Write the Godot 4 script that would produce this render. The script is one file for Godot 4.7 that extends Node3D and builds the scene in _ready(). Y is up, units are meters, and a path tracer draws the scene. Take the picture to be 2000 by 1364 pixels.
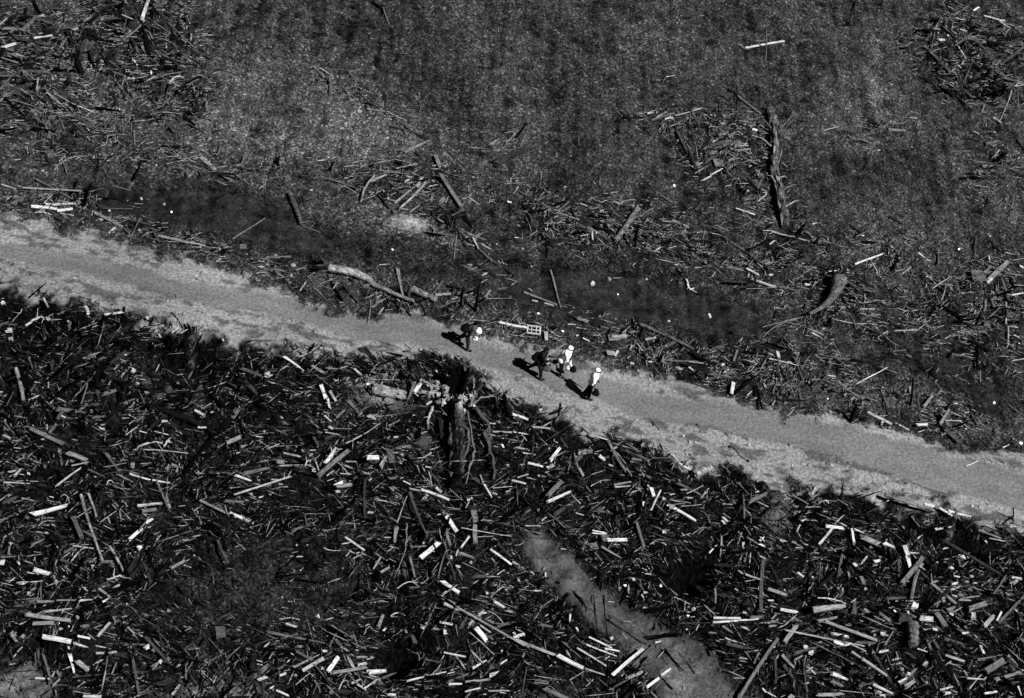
extends Node3D

# A wide field of driftwood and mud seen from the air; four people walk a sand path across it.
const PATH_FAR_EDGE := [.71,.63,.55,.46,.38,.3,.21,.13,.05,-.04,-.05,-.03,-.09,-.19,-.19,-.15,-.18,-.28,-.29,-.23,-.09,.08,.56,.59,.38,-.22,-.65,-.64,-.62,-.58,-.48,-.46,-.49,-.46,-.45,-.46,-.65,-.86,-.77,-.6,-.32,-.43,-.74,-1.29,-1.24,-1.19,-1.26,-1.1,-1.01,-1.63,-1.71,-1.75,-1.74,-1.72,-1.7,-1.69,-1.67,-1.67,-1.67,-1.67,-1.67]
const PATH_NEAR_EDGE := [4.05,4.02,4,3.97,3.95,3.93,3.9,3.88,3.85,3.83,3.8,3.82,3.95,4.07,3.66,3.7,3.77,3.86,3.73,3.51,3.48,3.38,3.28,3.17,2.93,2.53,1.91,1.31,1.17,2.06,2.78,2.93,2.75,3.3,3.6,3.09,3.25,3.63,4,3.02,3.69,3.68,3.55,3.06,2.76,2.6,2.57,2.55,2.52,2.53,2.59,2.61,2.61,2.61,2.62,2.62,2.62,2.62,2.62,2.62,2.62]
const PATH_MIDDLE := [3.12,3.02,2.93,2.83,2.73,2.64,2.54,2.45,2.35,2.25,2.16,1.97,1.76,1.7,1.63,1.61,1.58,1.48,1.39,1.32,1.25,1.16,1.06,.99,.93,.77,.62,.52,.43,.56,.62,.64,.73,.83,.93,1.03,.99,.9,.73,.52,.38,.29,.23,.19,.19,.24,.28,.33,.35,.34,.3,.22,.13,.05,-.04,-.12,-.2,-.2,-.2,-.2,-.2]
const PATH_HALF_WIDTH := [.37,.38,.39,.39,.4,.41,.42,.42,.43,.44,.45,.46,.47,.48,.49,.5,.51,.52,.54,.55,.57,.58,.6,.63,.66,.69,.72,.7,.69,.67,.66,.66,.66,.66,.66,.68,.71,.74,.77,.8,.83,.85,.87,.89,.91,.93,.95,.96,.97,.99,1,1.01,1.03,1.04,1.05,1.06,1.08,1.08,1.08,1.08,1.08]
const RELIEF := [[8.22,8.73,1.1,-.39,.09,.82,-2],
	[-.87,15.82,.69,-.24,.2,.92,-2],
	[-11.58,4.87,1.41,-.18,.12,.7,-1],
	[-16.22,-10.41,.58,.24,-.02,.69,-1.1],
	[-19.64,-11.44,.52,-.25,.28,.84,-.9],
	[19.04,-28.06,.63,-.3,0,1.09,-1.1],
	[17.66,3.53,2.31,.75,-.14,.44,-1.2],
	[-13.1,4.44,1.16,.14,.03,.49,-.6],
	[-15.51,8.44,.5,-.2,.19,.54,-.5],
	[9.9,-10.92,.89,-.38,.08,1.04,-.8],
	[13.04,-8.63,.66,-.27,.04,.67,-.7],
	[11.38,-7.61,.54,-.22,.09,1.31,-.2],
	[-1.09,6.89,.54,-.2,.25,1.25,-.5],
	[-20.87,-13.26,.44,-.22,.22,.65,-.8],
	[11.64,-5.38,.85,-.34,.03,.44,-.3],
	[-17.4,5.74,1.03,-.42,.19,.51,-.6],
	[-13.69,6.87,1.9,-.75,.33,1,.5],
	[-16.67,7.77,1.35,-.54,.35,.98,.4],
	[10.05,9.96,1.65,-.58,.09,.94,.25],
	[14.83,7.53,2.29,-.81,.08,1.72,.3],
	[1.16,6.46,2.21,-.83,.27,1.51,.25],
	[-11.72,19.14,1.37,-.47,.41,1.16,.25],
	[-4.32,7.98,2.13,-.8,.35,1.46,.2],
	[.09,12.73,1.54,-.54,.27,1.33,.2],
	[17.91,-30.72,1.87,-.9,.02,2.34,.5],
	[-19.8,-14.64,1.43,-.7,.47,1.47,.6],
	[6.58,-16.64,1.61,-.73,.23,2.27,.25],
	[10.53,-3.01,1.87,-.74,.07,.91,.3],
	[19.25,-11.9,1.62,-.67,0,2.1,.3],
	[13.19,-9.04,1.1,-.46,.07,1.34,.3],
	[-15.67,-5.14,5.02,-1.44,.24,.96,.15],
	[-7.52,-5.51,2.94,0,.09,1.31,.2]]
const ROUGH := [[-9.32,-4.04,8.59,-2.15,.4,2.18,-.5],
	[3.44,-5,6.31,-.52,.01,1.93,-.5],
	[5.76,11.46,.62,-1.26,1.89,1.53,-1],
	[9.31,13.53,1.41,-.48,.18,1.73,-1.1],
	[-13.78,6.62,4.7,-1.2,.79,3.02,2.6],
	[-23.23,-10.46,2.35,-1.13,.98,2.72,1.5],
	[-19.32,-13.17,2.23,-1.08,1.02,3.19,1.8],
	[-8.62,6.31,1.42,-.55,.42,1.51,1],
	[18.45,-29.55,2.66,-1.27,.02,3.65,1.3],
	[10.12,-2.84,3.12,-.41,-.05,1.55,.8],
	[12.81,-7.85,1.75,-.72,.09,1.64,.8],
	[8.87,5.76,2.29,-.84,.16,1.53,.6]]
const LITTER := [[-23.23,-10.46,2.35,-1.13,.98,2.72,.6],
	[-19.41,-12.71,2.63,-1.27,1.24,3.84,.8],
	[-21.25,-7.43,2.11,-.98,.69,1.95,.55],
	[-17.12,-10.54,1.6,-.75,.63,2.05,.6],
	[-19.06,-6.18,4.44,-2.02,.64,1.9,.3],
	[-16.35,-5.92,2.9,-1.31,.4,1.27,.3],
	[-6.03,-8.69,2.26,-1,.33,1.5,.7],
	[-3.78,-6.42,1.21,.68,-.21,1.09,.5],
	[-2.2,-5.01,1.28,1.13,-.25,.7,.4],
	[.15,-9.2,2.59,.37,-.1,1.73,.5],
	[3.26,-9.45,3.66,-1.58,.28,2.01,.42],
	[6.21,-9.28,4.34,0,-.11,2.08,.42],
	[4.01,-18.13,1.73,-.8,.1,.86,.6],
	[7,-17.23,1.97,-.89,.3,3.03,.75],
	[8.65,-14.8,1.25,-.55,.22,2.56,.5],
	[9.91,-10.85,1.78,-.75,.22,2.73,.5],
	[12.77,-8.52,2.42,-1,.15,2.63,.42],
	[18.17,-31.33,2.96,-1.43,.03,3.29,.8],
	[19.24,-28.53,2.38,-1.12,0,2.72,.7],
	[19.99,-21.44,1.75,-.78,-.02,3.24,.4],
	[18.58,-9.53,3.18,-1.3,.02,3.32,.65],
	[19.94,-12.19,1.39,-.58,-.01,2.45,.8],
	[14.15,-7.72,2.64,-1.08,.07,1.63,.3],
	[5.95,-2.13,4.45,.36,-.11,1.23,.75],
	[10.53,-3.01,2.71,-1.07,.14,1.8,.8],
	[13.96,-2.49,2.52,-.98,.08,1.64,.5],
	[17.34,-2.88,1.6,.22,-.27,1.24,.75],
	[-.05,-1.45,1.62,-.21,.04,.76,.6],
	[-9.38,-13.36,2.41,1.4,-.15,1.06,.25],
	[-9.37,-.99,1.22,.16,.02,.75,.6],
	[-11.22,-.87,1.63,.21,.02,.54,.5],
	[-18.74,-1.5,2.69,-.75,.26,.9,.5],
	[-13.65,-1.33,2.64,.07,.07,.61,.5],
	[-6.05,-1.08,2.59,-.49,.12,.9,.4],
	[-2.45,-1.92,1.17,-.48,.18,.89,.4],
	[-12.19,-6.69,2.77,-1.23,.27,.97,.25],
	[14.87,-12.23,2.75,-1.16,.08,2.11,.22],
	[13.53,-21.66,1.22,-.56,.05,1.03,.3],
	[-2.65,-12.86,.86,-.39,.2,1.08,.4]]
const CLEARINGS := [[8.22,8.73,1.07,-.38,.09,.82,.97],
	[-.89,15.76,.66,-.23,.21,.96,.97],
	[-11.58,4.87,1.4,-.25,.14,.7,.85],
	[16.66,3.72,1.09,.29,-.12,.44,.8],
	[16.36,10.2,.74,-.25,.02,.7,.6],
	[-5.09,13.85,2.16,-.77,.53,2.04,.85],
	[-7.24,15.79,1.78,-.62,.59,2.06,.75],
	[-12.22,21.03,1.04,-.35,.27,.74,.8],
	[-6.75,11.74,1.18,-.43,.25,.91,.5],
	[-5.68,18.82,.94,-.32,.22,.78,.6],
	[-2.65,5.97,.72,-.28,.17,.77,.5],
	[-4.08,3.96,1.1,-.43,.18,.8,.5],
	[-5.35,5.32,.9,-.35,.19,.78,.5],
	[2.84,9.52,.61,-.68,.61,1.04,.97],
	[3.92,10.39,.5,-.89,.93,.91,1],
	[5.58,11.53,1.46,.73,-.34,1.02,1],
	[7.17,12.41,1.36,.88,-.52,1.21,.97],
	[8.76,13.49,1.4,-.48,.22,1.95,1],
	[9.77,14.51,1.57,-.52,.13,1.28,1],
	[16.44,3.2,1.45,.43,-.12,.41,.97],
	[18.66,3.86,1.58,.56,-.15,.43,.97],
	[11.16,4.92,.96,-.35,.06,.78,.5],
	[1.65,9.19,.71,-.26,.09,.48,.4],
	[4.22,14.58,.51,-.17,.07,.43,.5],
	[4.26,15.91,1.01,-.34,.07,.42,.6]]
const SOIL_AND_SHADE := [[13.1,-8.72,.79,-.33,.05,.87,.0007,.9],  # soil and mulch tones, plus painted shade in pits, hollows and heap gaps
	[16.44,3.2,1.45,.43,-.11,.39,.0002,.9],
	[18.66,3.86,1.58,.56,-.13,.38,.0002,.9],
	[-19.21,-12.81,2.02,-.98,.96,3,.0034,.75],
	[-23.48,-11.16,1.96,-.95,.75,2.07,.0051,.5],
	[18.46,-29.09,2.11,-1.01,.02,2.74,.0027,.75],
	[9.89,-11.02,1.11,-.47,.12,1.56,.0007,.9],
	[19.59,-10.63,2.06,-.85,-.01,3.06,.0042,.6],
	[-6.07,-8.86,1.85,-.82,.29,1.34,.0051,.5],
	[-3.99,-6.33,1.41,.8,-.24,1.25,.0034,.6],
	[7.04,-16.85,1.85,-.83,.26,2.65,.0061,.55],
	[5.95,-2.13,4.25,.34,-.1,1.11,.0034,.7],
	[10.53,-3.01,2.5,-.99,.13,1.65,.0034,.8],
	[13.96,-2.49,2.31,-.9,.07,1.49,.0061,.5],
	[17.34,-2.88,1.6,.22,-.27,1.24,.0042,.6],
	[3.26,-9.45,3.23,-1.39,.23,1.68,.0083,.4],
	[.15,-9.2,2.37,.34,-.09,1.56,.0061,.5],
	[6.25,-8.94,3.9,0,-.09,1.73,.0071,.5],
	[-6.12,-1.37,2.2,-.41,.11,.79,.0034,.6],
	[-9.39,-1.05,1.22,.16,.02,.66,.0034,.6],
	[-16.62,-10.38,1.33,.19,.12,1.41,.0034,.7],
	[13.01,-8.28,1.98,-.81,.11,1.97,.0061,.5],
	[-17.63,5.09,1.62,-.43,.31,1.06,.0021,.9],
	[-14.46,5.14,2.41,-.43,.27,1.2,.0021,.9],
	[-11.33,5.07,1.67,-.3,.21,1.07,.0016,.95],
	[-8.76,5.79,1.14,.14,.04,1.57,.0034,.7],
	[-15.65,7.36,2.57,-1.02,.43,1.24,.0051,.8],
	[-1.27,-17.56,.2,-.09,1.21,7.35,.0083,.6],
	[-1.49,-17.45,.16,-.07,1.22,7.34,.0855,.4],
	[-4.76,-17.18,.18,-.08,1.21,6.27,.0693,.4],
	[-3.7,-16.01,.22,-.1,1.34,7.18,.0096,.4],
	[-14.82,-11.62,.2,-.1,.6,2.09,.0124,.5],
	[1.97,-24.4,.24,-.12,.39,2.97,.0124,.5],
	[9.5,-23.93,.34,-.16,.43,5.77,.0693,.3],
	[13.65,-24.54,.4,-.19,.21,5.03,.12,.5],
	[-1.19,14.37,1,-.35,.37,1.7,.0011,.8],
	[8.22,8.73,1.47,-.53,.13,1.2,.0007,.8],
	[-1.11,6.77,.9,-.34,.4,1.99,.0016,.7],
	[-10.91,-10.27,5.39,-2.46,.44,1.71,.0913,.85],
	[-12.76,-13.82,3.37,-1.6,.85,3.22,.0693,.5],
	[-15.02,-11.13,1.21,-.57,.79,2.75,.0855,.6],
	[-9.76,-9.27,3.28,-1.48,.21,.85,.1,.7],
	[-12.95,-7.82,1.59,-.72,.18,.66,.0855,.5],
	[2.45,-24.63,1.45,-.7,.33,2.57,.0799,.5],
	[13.48,-22.71,1.48,-.68,.15,3.3,.0855,.7],
	[-2.44,-14.95,1.53,-.71,.77,4.33,.0693,.6],
	[-6.97,-17.41,2.65,-1.27,.79,3.78,.0157,.4],
	[.47,-17.53,3.42,-1.59,.84,5.59,.0234,.3],
	[10.8,-25.44,3.01,-1.43,.4,6.31,.0506,.4],
	[17.33,-17.05,3.86,-1.68,.05,3.39,.0550,.5],
	[10.45,-15.98,2.79,-1.24,.21,2.97,.0213,.4],
	[14.87,-18.74,2.17,-.97,.08,2.34,.0157,.4],
	[-13.02,-3.47,3.78,-1.06,.39,1.7,.0109,.95],
	[-16.35,-2.54,2.75,-.69,.27,1.07,.0109,.9],
	[-9.08,-3.11,3.05,-.42,.19,1.4,.0140,.85],
	[-17.59,-1.83,1.85,-.81,.24,.71,.0096,.6],
	[-6.22,-5.55,2.53,.34,0,.85,.14,.97],
	[-4.51,-5.69,1.46,.4,-.05,.65,.14,.95],
	[-7.72,-5.43,1.84,-.52,.12,.65,.0693,.8],
	[-4.85,-4.23,2.27,-.31,.13,1.27,.0234,.8],
	[-1.62,-4.24,2.48,.34,-.08,1.9,.0140,.8],
	[1.96,-4.73,3.35,-.27,.03,1.92,.0140,.8],
	[5.78,-5.3,4.01,-.33,-.03,1.94,.0140,.85],
	[3.16,-6.93,2.99,-.41,.05,1.66,.0174,.6],
	[8.38,-5.37,2.54,-.35,-.02,1.3,.0109,.7],
	[16.37,-7.62,2.71,.39,-.4,2.01,.0124,.85],
	[18.6,-4.93,2.44,.34,-.49,2.23,.0109,.8],
	[2.6,-3.34,2.48,-.33,.03,.94,.0096,.7],
	[-20.98,-4.2,2.81,-1.27,.55,1.54,.0256,.7],
	[-20.75,-3.58,1.48,-.66,.33,.92,.0693,.6],
	[-20.92,-10.35,1.18,-.56,.7,2.05,.0596,.7],
	[-19.68,-9.34,1.17,-.55,.56,1.68,.0550,.6],
	[-18.73,-7.84,.97,-.45,.33,.99,.0855,.7],
	[15.62,-3.45,2.52,-.33,-.11,1.25,.0596,.7],
	[13.1,-2.77,1.25,-.49,.05,.9,.0693,.5],
	[18.62,-2.76,1.64,0,-.13,.78,.0693,.6],
	[-7.75,-1.18,1.8,-.24,.1,.76,.0596,.6],
	[-6.29,-2.12,1.55,-.65,.14,.6,.0693,.5],
	[2.84,9.52,.43,-.48,.55,.94,.0550,.95],
	[3.92,10.39,.41,-.72,.85,.83,.0506,1],
	[5.58,11.53,1.3,.65,-.29,.89,.0506,1],
	[7.17,12.41,1.21,.78,-.45,1.05,.0506,1],
	[8.76,13.49,1.23,-.42,.19,1.73,.0596,1],
	[10.14,14.61,1.39,-.46,.11,1.07,.0596,1],
	[-4.6,14.39,2.32,-.82,.49,1.91,.0256,.85],
	[-6.53,13.88,1.99,-.71,.47,1.72,.0234,.6],
	[-7.06,16.41,1.77,-.62,.53,1.83,.0234,.7],
	[-15.99,8.06,1.52,-.6,.35,.98,.0193,.5],
	[-11.72,14.54,1.28,-.47,.29,.86,.0157,.5],
	[-12.37,21.08,1.04,-.35,.3,.83,.1,.9],
	[-6.81,19.63,1.39,-.47,.23,.77,.0550,.7],
	[-5.68,18.82,.94,-.32,.22,.78,.0693,.6],
	[-10.02,19.65,1.53,-.52,.38,1.14,.0124,.4],
	[-2.65,5.97,.91,-.35,.22,1.02,.0550,.8],
	[-4.11,3.82,1.29,-.51,.18,.8,.0913,.9],
	[-5.41,5.06,1.09,-.42,.25,1.04,.0256,.7],
	[-4.81,3.37,1.11,-.44,.12,.54,.13,.7],
	[11.16,4.92,1.06,-.39,.07,.91,.0596,.8],
	[10.41,5.46,.96,-.35,.07,.77,.0256,.6],
	[-13.27,6.99,1.55,-.61,.32,1,.0234,.6],
	[-11.56,6.89,1.04,-.41,.23,.75,.0596,.6],
	[-8.47,5.39,.89,-.35,.21,.78,.0234,.5],
	[4.26,15.91,1.34,-.45,.09,.52,.0506,.7],
	[6.78,6.26,1.12,-.41,.13,1.01,.0157,.4]]
const MARKS := ["the charred hollow stump","the huge rotten trunk","the walkers on the path","the big pale pathside log","the lone stout log on the slope","the plank heap on the slope","the pale knotted log","the flared root trunk","the long fallen trunk","the long white upper plank","the top corner brush heap","the slab heap at the edge","the white window frame","the sandy gully","the black pit in the litter","the black hole at the bottom","the ringed birch pole","the upturned root heap","the pair of white logs","the bare ash flat","the broken squared beam","the hollow below the log","the stout upright log section","the very long thin pole","the hollow-ended split log","the short squared log","the broad white board","the white broken plank","the burnt bank","the propped black pole","the dark pathside log","the black crooked branch","the steep burnt slope","the white-ended rail","the bare ground branch tangle","the black branch at the top","the grained split log","the lower edge litter","the white board cluster","the edge driftwood tangle","the crossed grey board","the bright boards mid field","the pale twisted litter","the long white lath plank","the bottom plank scatter","the pale chip heap","the twig knot on the slope","the stranded litter line","the twiggy wash line","the right-edge chip litter","the broken crate litter","the dark twig flat","the lower stick tangle","the gully mouth","the broad grey board","the stacked lath litter","the white stick wash","the rough flaking stub"]
const SIDES := ["right of","upper right of","above","upper left of","left of","lower left of","below","lower right of","at"]
const LIES := ["","lying level","lying crosswise","rising rightwards","pointing downhill","falling rightwards"]
const RANKS := ["","nearest","second nearest","third nearest","fourth nearest","fifth nearest","sixth nearest","seventh nearest","eighth nearest","ninth nearest","tenth nearest"]

var soft := FastNoiseLite.new()
var lumps := FastNoiseLite.new()
var patchy := FastNoiseLite.new()
var rng := RandomNumberGenerator.new()
var names := {}
var wood: StandardMaterial3D
var bark: StandardMaterial3D
var rock: StandardMaterial3D
var cloth: StandardMaterial3D
var relief_inv := []
var litter_inv := []
var clear_inv := []
var soil_and_shade_inv := []
const STEP := 0.1
const GRID_X := -29.0
const GRID_Z := -40.0
const GRID_NX := 551
const GRID_NZ := 651
var ground_height := PackedFloat32Array()
var ground_tone := PackedFloat32Array()


func _ready():
	var cam := Camera3D.new()
	cam.name = "camera"
	cam.position = Vector3(0, 80.0 * sin(deg_to_rad(42)), 80.0 * cos(deg_to_rad(42)))
	add_child(cam)
	cam.look_at_from_position(cam.position, Vector3.ZERO, Vector3.UP)
	cam.rotate_object_local(Vector3(0, 0, 1), deg_to_rad(15))
	cam.fov = 19.36
	cam.near = 1.0
	cam.far = 1500.0
	var env := Environment.new()
	env.background_mode = Environment.BG_SKY
	var sky_mat := ProceduralSkyMaterial.new()
	sky_mat.sky_top_color = Color(0.09, 0.09, 0.09)
	sky_mat.sky_horizon_color = Color(0.17, 0.17, 0.17)
	sky_mat.ground_horizon_color = Color(0.15, 0.15, 0.15)
	sky_mat.ground_bottom_color = Color(0.1, 0.1, 0.1)
	var sky := Sky.new()
	sky.sky_material = sky_mat
	env.sky = sky
	env.tonemap_mode = Environment.TONE_MAPPER_LINEAR
	env.tonemap_exposure = 2.0
	env.sdfgi_enabled = true
	env.ssao_enabled = true
	env.ssil_enabled = true
	var we := WorldEnvironment.new()
	we.name = "environment"
	we.environment = env
	add_child(we)
	var sun := DirectionalLight3D.new()
	sun.name = "sun"
	sun.light_energy = 1.6
	sun.light_color = Color(1, 1, 1)
	sun.light_angular_distance = 0.5
	sun.shadow_enabled = true
	add_child(sun)
	sun.look_at_from_position(Vector3.ZERO, Vector3(-0.505, -0.788, -0.351), Vector3.UP)

	rng.seed = 11
	for n in [soft, lumps, patchy]:
		n.noise_type = FastNoiseLite.TYPE_SIMPLEX_SMOOTH
		n.fractal_type = FastNoiseLite.FRACTAL_FBM
	soft.seed = 3; soft.frequency = 0.16; soft.fractal_octaves = 3
	lumps.seed = 8; lumps.frequency = 1.1; lumps.fractal_octaves = 4
	patchy.seed = 21; patchy.frequency = 0.75; patchy.fractal_octaves = 4
	relief_inv = inverted(RELIEF); litter_inv = inverted(LITTER); clear_inv = inverted(CLEARINGS); soil_and_shade_inv = inverted(SOIL_AND_SHADE)
	make_materials()
	make_ground()
	make_stump()
	make_rotten_trunk()
	make_flared_trunk()
	make_pathside_log()
	pieces_a()
	pieces_b()
	pieces_c()
	pieces_d()
	pieces_e()
	pieces_f()
	make_people()
	make_litter()


# ---------------------------------------------------------------- tables and relief
func inverted(rows: Array) -> Array:
	var res := []
	for e in rows:
		var det: float = e[2] * e[5] - e[3] * e[4]
		var row := PackedFloat32Array([e[0], e[1], e[5] / det, -e[4] / det, -e[3] / det, e[2] / det])
		for i in range(6, e.size()):
			row.append(e[i])
		res.append(row)
	return res


func inside(e: PackedFloat32Array, x: float, z: float) -> float:
	var dx := x - e[0]
	var dz := z - e[1]
	var a := dx * e[2] + dz * e[3]
	var b := dx * e[4] + dz * e[5]
	return a * a + b * b


func along(t: Array, x: float) -> float:
	var f := clampf(x + 30.0, 0.0, 59.999)
	var i := int(f)
	return lerpf(t[i], t[i + 1], f - i)


func broad(x: float, z: float) -> float:
	return -0.4 * smoothstep(-0.3, 2.2, z - along(PATH_NEAR_EDGE, x)) - 0.12 * smoothstep(-0.2, 1.0, along(PATH_FAR_EDGE, x) - z)


func on_sand(x: float, z: float) -> float:   # 1 on the sand strip that carries the path
	var f := z - along(PATH_FAR_EDGE, x)
	var n := along(PATH_NEAR_EDGE, x) - z
	if f < -2.5 or n < -2.5:
		return 0.0
	var ragged := patchy.get_noise_2d(x, z) * 1.1 + patchy.get_noise_2d(x * 3.7, z * 3.7 + 60.0) * 0.45
	return smoothstep(-0.3, 0.35, f + ragged * 0.8) * smoothstep(-0.3, 0.4, n + ragged)


func on_path(x: float, z: float) -> float:
	var d := absf(z - along(PATH_MIDDLE, x) + soft.get_noise_2d(x * 2.0 + 50.0, z * 2.0) * 0.35)
	return 1.0 - smoothstep(-0.12, 0.16, d - along(PATH_HALF_WIDTH, x))


func height(x: float, z: float) -> float:
	# read off the ground as it is built
	var fx := clampf((x - GRID_X) / STEP, 0.0, GRID_NX - 1.001)
	var fz := clampf((z - GRID_Z) / STEP, 0.0, GRID_NZ - 1.001)
	var i := int(fx)
	var k := int(fz) * GRID_NX + i
	fx -= i
	fz -= int(fz)
	return lerpf(lerpf(ground_height[k], ground_height[k + 1], fx), lerpf(ground_height[k + GRID_NX], ground_height[k + GRID_NX + 1], fx), fz)


func soil(x: float, z: float) -> float:
	var i := int(clampf((x - GRID_X) / STEP, 0.0, GRID_NX - 1.0))
	return ground_tone[int(clampf((z - GRID_Z) / STEP, 0.0, GRID_NZ - 1.0)) * GRID_NX + i]


func splat(rows: Array, into: PackedFloat32Array, as_height: bool) -> PackedFloat32Array:
	# add each soil patch, painted shade or mound to the grid, over the cells it reaches
	for r: PackedFloat32Array in rows:
		# half extents of the ellipse: rows of the inverse, inverted back
		var det := r[2] * r[5] - r[3] * r[4]
		var ex := 3.0 * (absf(r[5] / det) + absf(r[3] / det)) * 0.75
		var ez := 3.0 * (absf(r[4] / det) + absf(r[2] / det)) * 0.75
		var i0 := maxi(int((r[0] - ex - GRID_X) / STEP), 0)
		var i1 := mini(int((r[0] + ex - GRID_X) / STEP) + 1, GRID_NX)
		var j0 := maxi(int((r[1] - ez - GRID_Z) / STEP), 0)
		var j1 := mini(int((r[1] + ez - GRID_Z) / STEP) + 1, GRID_NZ)
		for j in range(j0, j1):
			for i in range(i0, i1):
				var q := inside(r, GRID_X + i * STEP, GRID_Z + j * STEP)
				if as_height:
					if q < 6.0:
						into[j * GRID_NX + i] += r[6] * exp(-q)
				elif q < 4.0:
					var k := j * GRID_NX + i
					into[k] = lerpf(into[k], r[6], r[7] * exp(-q * q * 0.6 - q * 0.3))
	return into


func is_low_field(x: float, z: float) -> bool:
	return z > along(PATH_NEAR_EDGE, x)


func litter_density(x: float, z: float) -> float:
	var d := 0.0
	if z > along(PATH_NEAR_EDGE, x) - 0.9:
		d = smoothstep(-0.35, 0.9, z - along(PATH_NEAR_EDGE, x) + patchy.get_noise_2d(x * 0.7, z * 0.7) * 0.8)
		for e: PackedFloat32Array in clear_inv:
			var q := inside(e, x, z)
			if q < 1.6:
				d *= 1.0 - e[6] * (1.0 - smoothstep(0.6, 1.6, q))
		d *= clampf(0.6 + patchy.get_noise_2d(x * 0.6 + 9.0, z * 0.6) * 1.5, 0.08, 1.2)
	else:
		for e: PackedFloat32Array in litter_inv:
			var q := inside(e, x, z)
			if q < 1.5:
				d = maxf(d, 1.35 * e[6] * (1.0 - smoothstep(0.4, 1.5, q)))
		d *= clampf(0.7 + patchy.get_noise_2d(x * 0.8 + 4.0, z * 0.8) * 1.3, 0.1, 1.3)
	return d


# ---------------------------------------------------------------- materials
func grain_image(w: int, h: int, fu: float, fv: float, low: float, high: float, seed_: int) -> ImageTexture:
	var n := FastNoiseLite.new()
	n.seed = seed_
	n.frequency = 1.0
	n.fractal_octaves = 3
	var im := Image.create(w, h, false, Image.FORMAT_RGB8)
	for y in h:
		for x in w:
			var a := TAU * x / w
			var v := n.get_noise_3d(cos(a) * fu, sin(a) * fu, float(y) / h * fv) * 0.5 + 0.5
			v = clampf((v - 0.5) * 1.7 + 0.5, 0.0, 1.0)
			var blot := n.get_noise_3d(cos(a) * 0.9 + 40.0, sin(a) * 0.9, float(y) / h * 5.0)
			var g := lerpf(low, high, v) * lerpf(1.0, 0.62, smoothstep(0.05, 0.4, blot))
			im.set_pixel(x, y, Color(g, g, g))
	return ImageTexture.create_from_image(im)


func noise_texture(freq: float, low: float, high: float, seed_: int, size := 1024, kind := FastNoiseLite.TYPE_SIMPLEX_SMOOTH) -> NoiseTexture2D:
	var n := FastNoiseLite.new()
	n.noise_type = kind
	n.seed = seed_
	n.frequency = freq
	n.fractal_octaves = 4
	n.fractal_gain = 0.65
	var t := NoiseTexture2D.new()
	t.width = size
	t.height = size
	t.seamless = true
	t.noise = n
	var ramp := Gradient.new()
	ramp.set_color(0, Color(low, low, low))
	ramp.set_color(1, Color(high, high, high))
	ramp.set_offset(0, 0.2)
	ramp.set_offset(1, 0.8)
	t.color_ramp = ramp
	return t


func plain(rough: float) -> StandardMaterial3D:
	var m := StandardMaterial3D.new()
	m.vertex_color_use_as_albedo = true
	m.roughness = rough
	m.metallic_specular = 0.06
	return m


func make_materials():
	wood = plain(0.85)
	wood.albedo_texture = grain_image(192, 256, 9.0, 1.8, 0.45, 1.0, 4)
	wood.heightmap_enabled = true
	wood.heightmap_scale = 1.5
	wood.heightmap_texture = wood.albedo_texture
	bark = plain(0.95)
	bark.albedo_texture = grain_image(128, 128, 3.0, 5.0, 0.5, 1.0, 9)
	bark.heightmap_enabled = true
	bark.heightmap_scale = 4.0
	bark.heightmap_texture = bark.albedo_texture
	rock = plain(0.95)
	cloth = plain(1.0)


# ---------------------------------------------------------------- naming
func numbered(called: String) -> String:
	var n: int = names.get(called, 0)
	names[called] = n + 1
	return called if n == 0 else "%s_%03d" % [called, n]


func said(rank: int, what: String, side: int, mark: int, lie: int) -> String:
	# which one it is, by its look and by the landmark that it lies nearest to
	return (RANKS[rank] + " " if rank else "") + what + " " + SIDES[side] + " " + MARKS[mark] + (", " + LIES[lie] if lie else "")


func tag(o: Node3D, label: String, category: String, group := "", kind := ""):
	if label: o.set_meta("label", label)
	if category: o.set_meta("category", category)
	if group: o.set_meta("group", group)
	if kind: o.set_meta("kind", kind)


func mesh_node(called: String, mesh: Mesh, m: Material, parent: Node) -> MeshInstance3D:
	var o := MeshInstance3D.new()
	o.name = numbered(called) if parent == self else called
	o.mesh = mesh
	o.material_override = m
	parent.add_child(o, true)
	return o


func thing(called: String, label: String, category: String, at: Vector3, yaw := 0.0, group := "") -> Node3D:
	var o := Node3D.new()
	o.name = numbered(called)
	o.position = at
	o.rotation.y = yaw
	tag(o, label, category, group)
	add_child(o)
	return o


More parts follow.
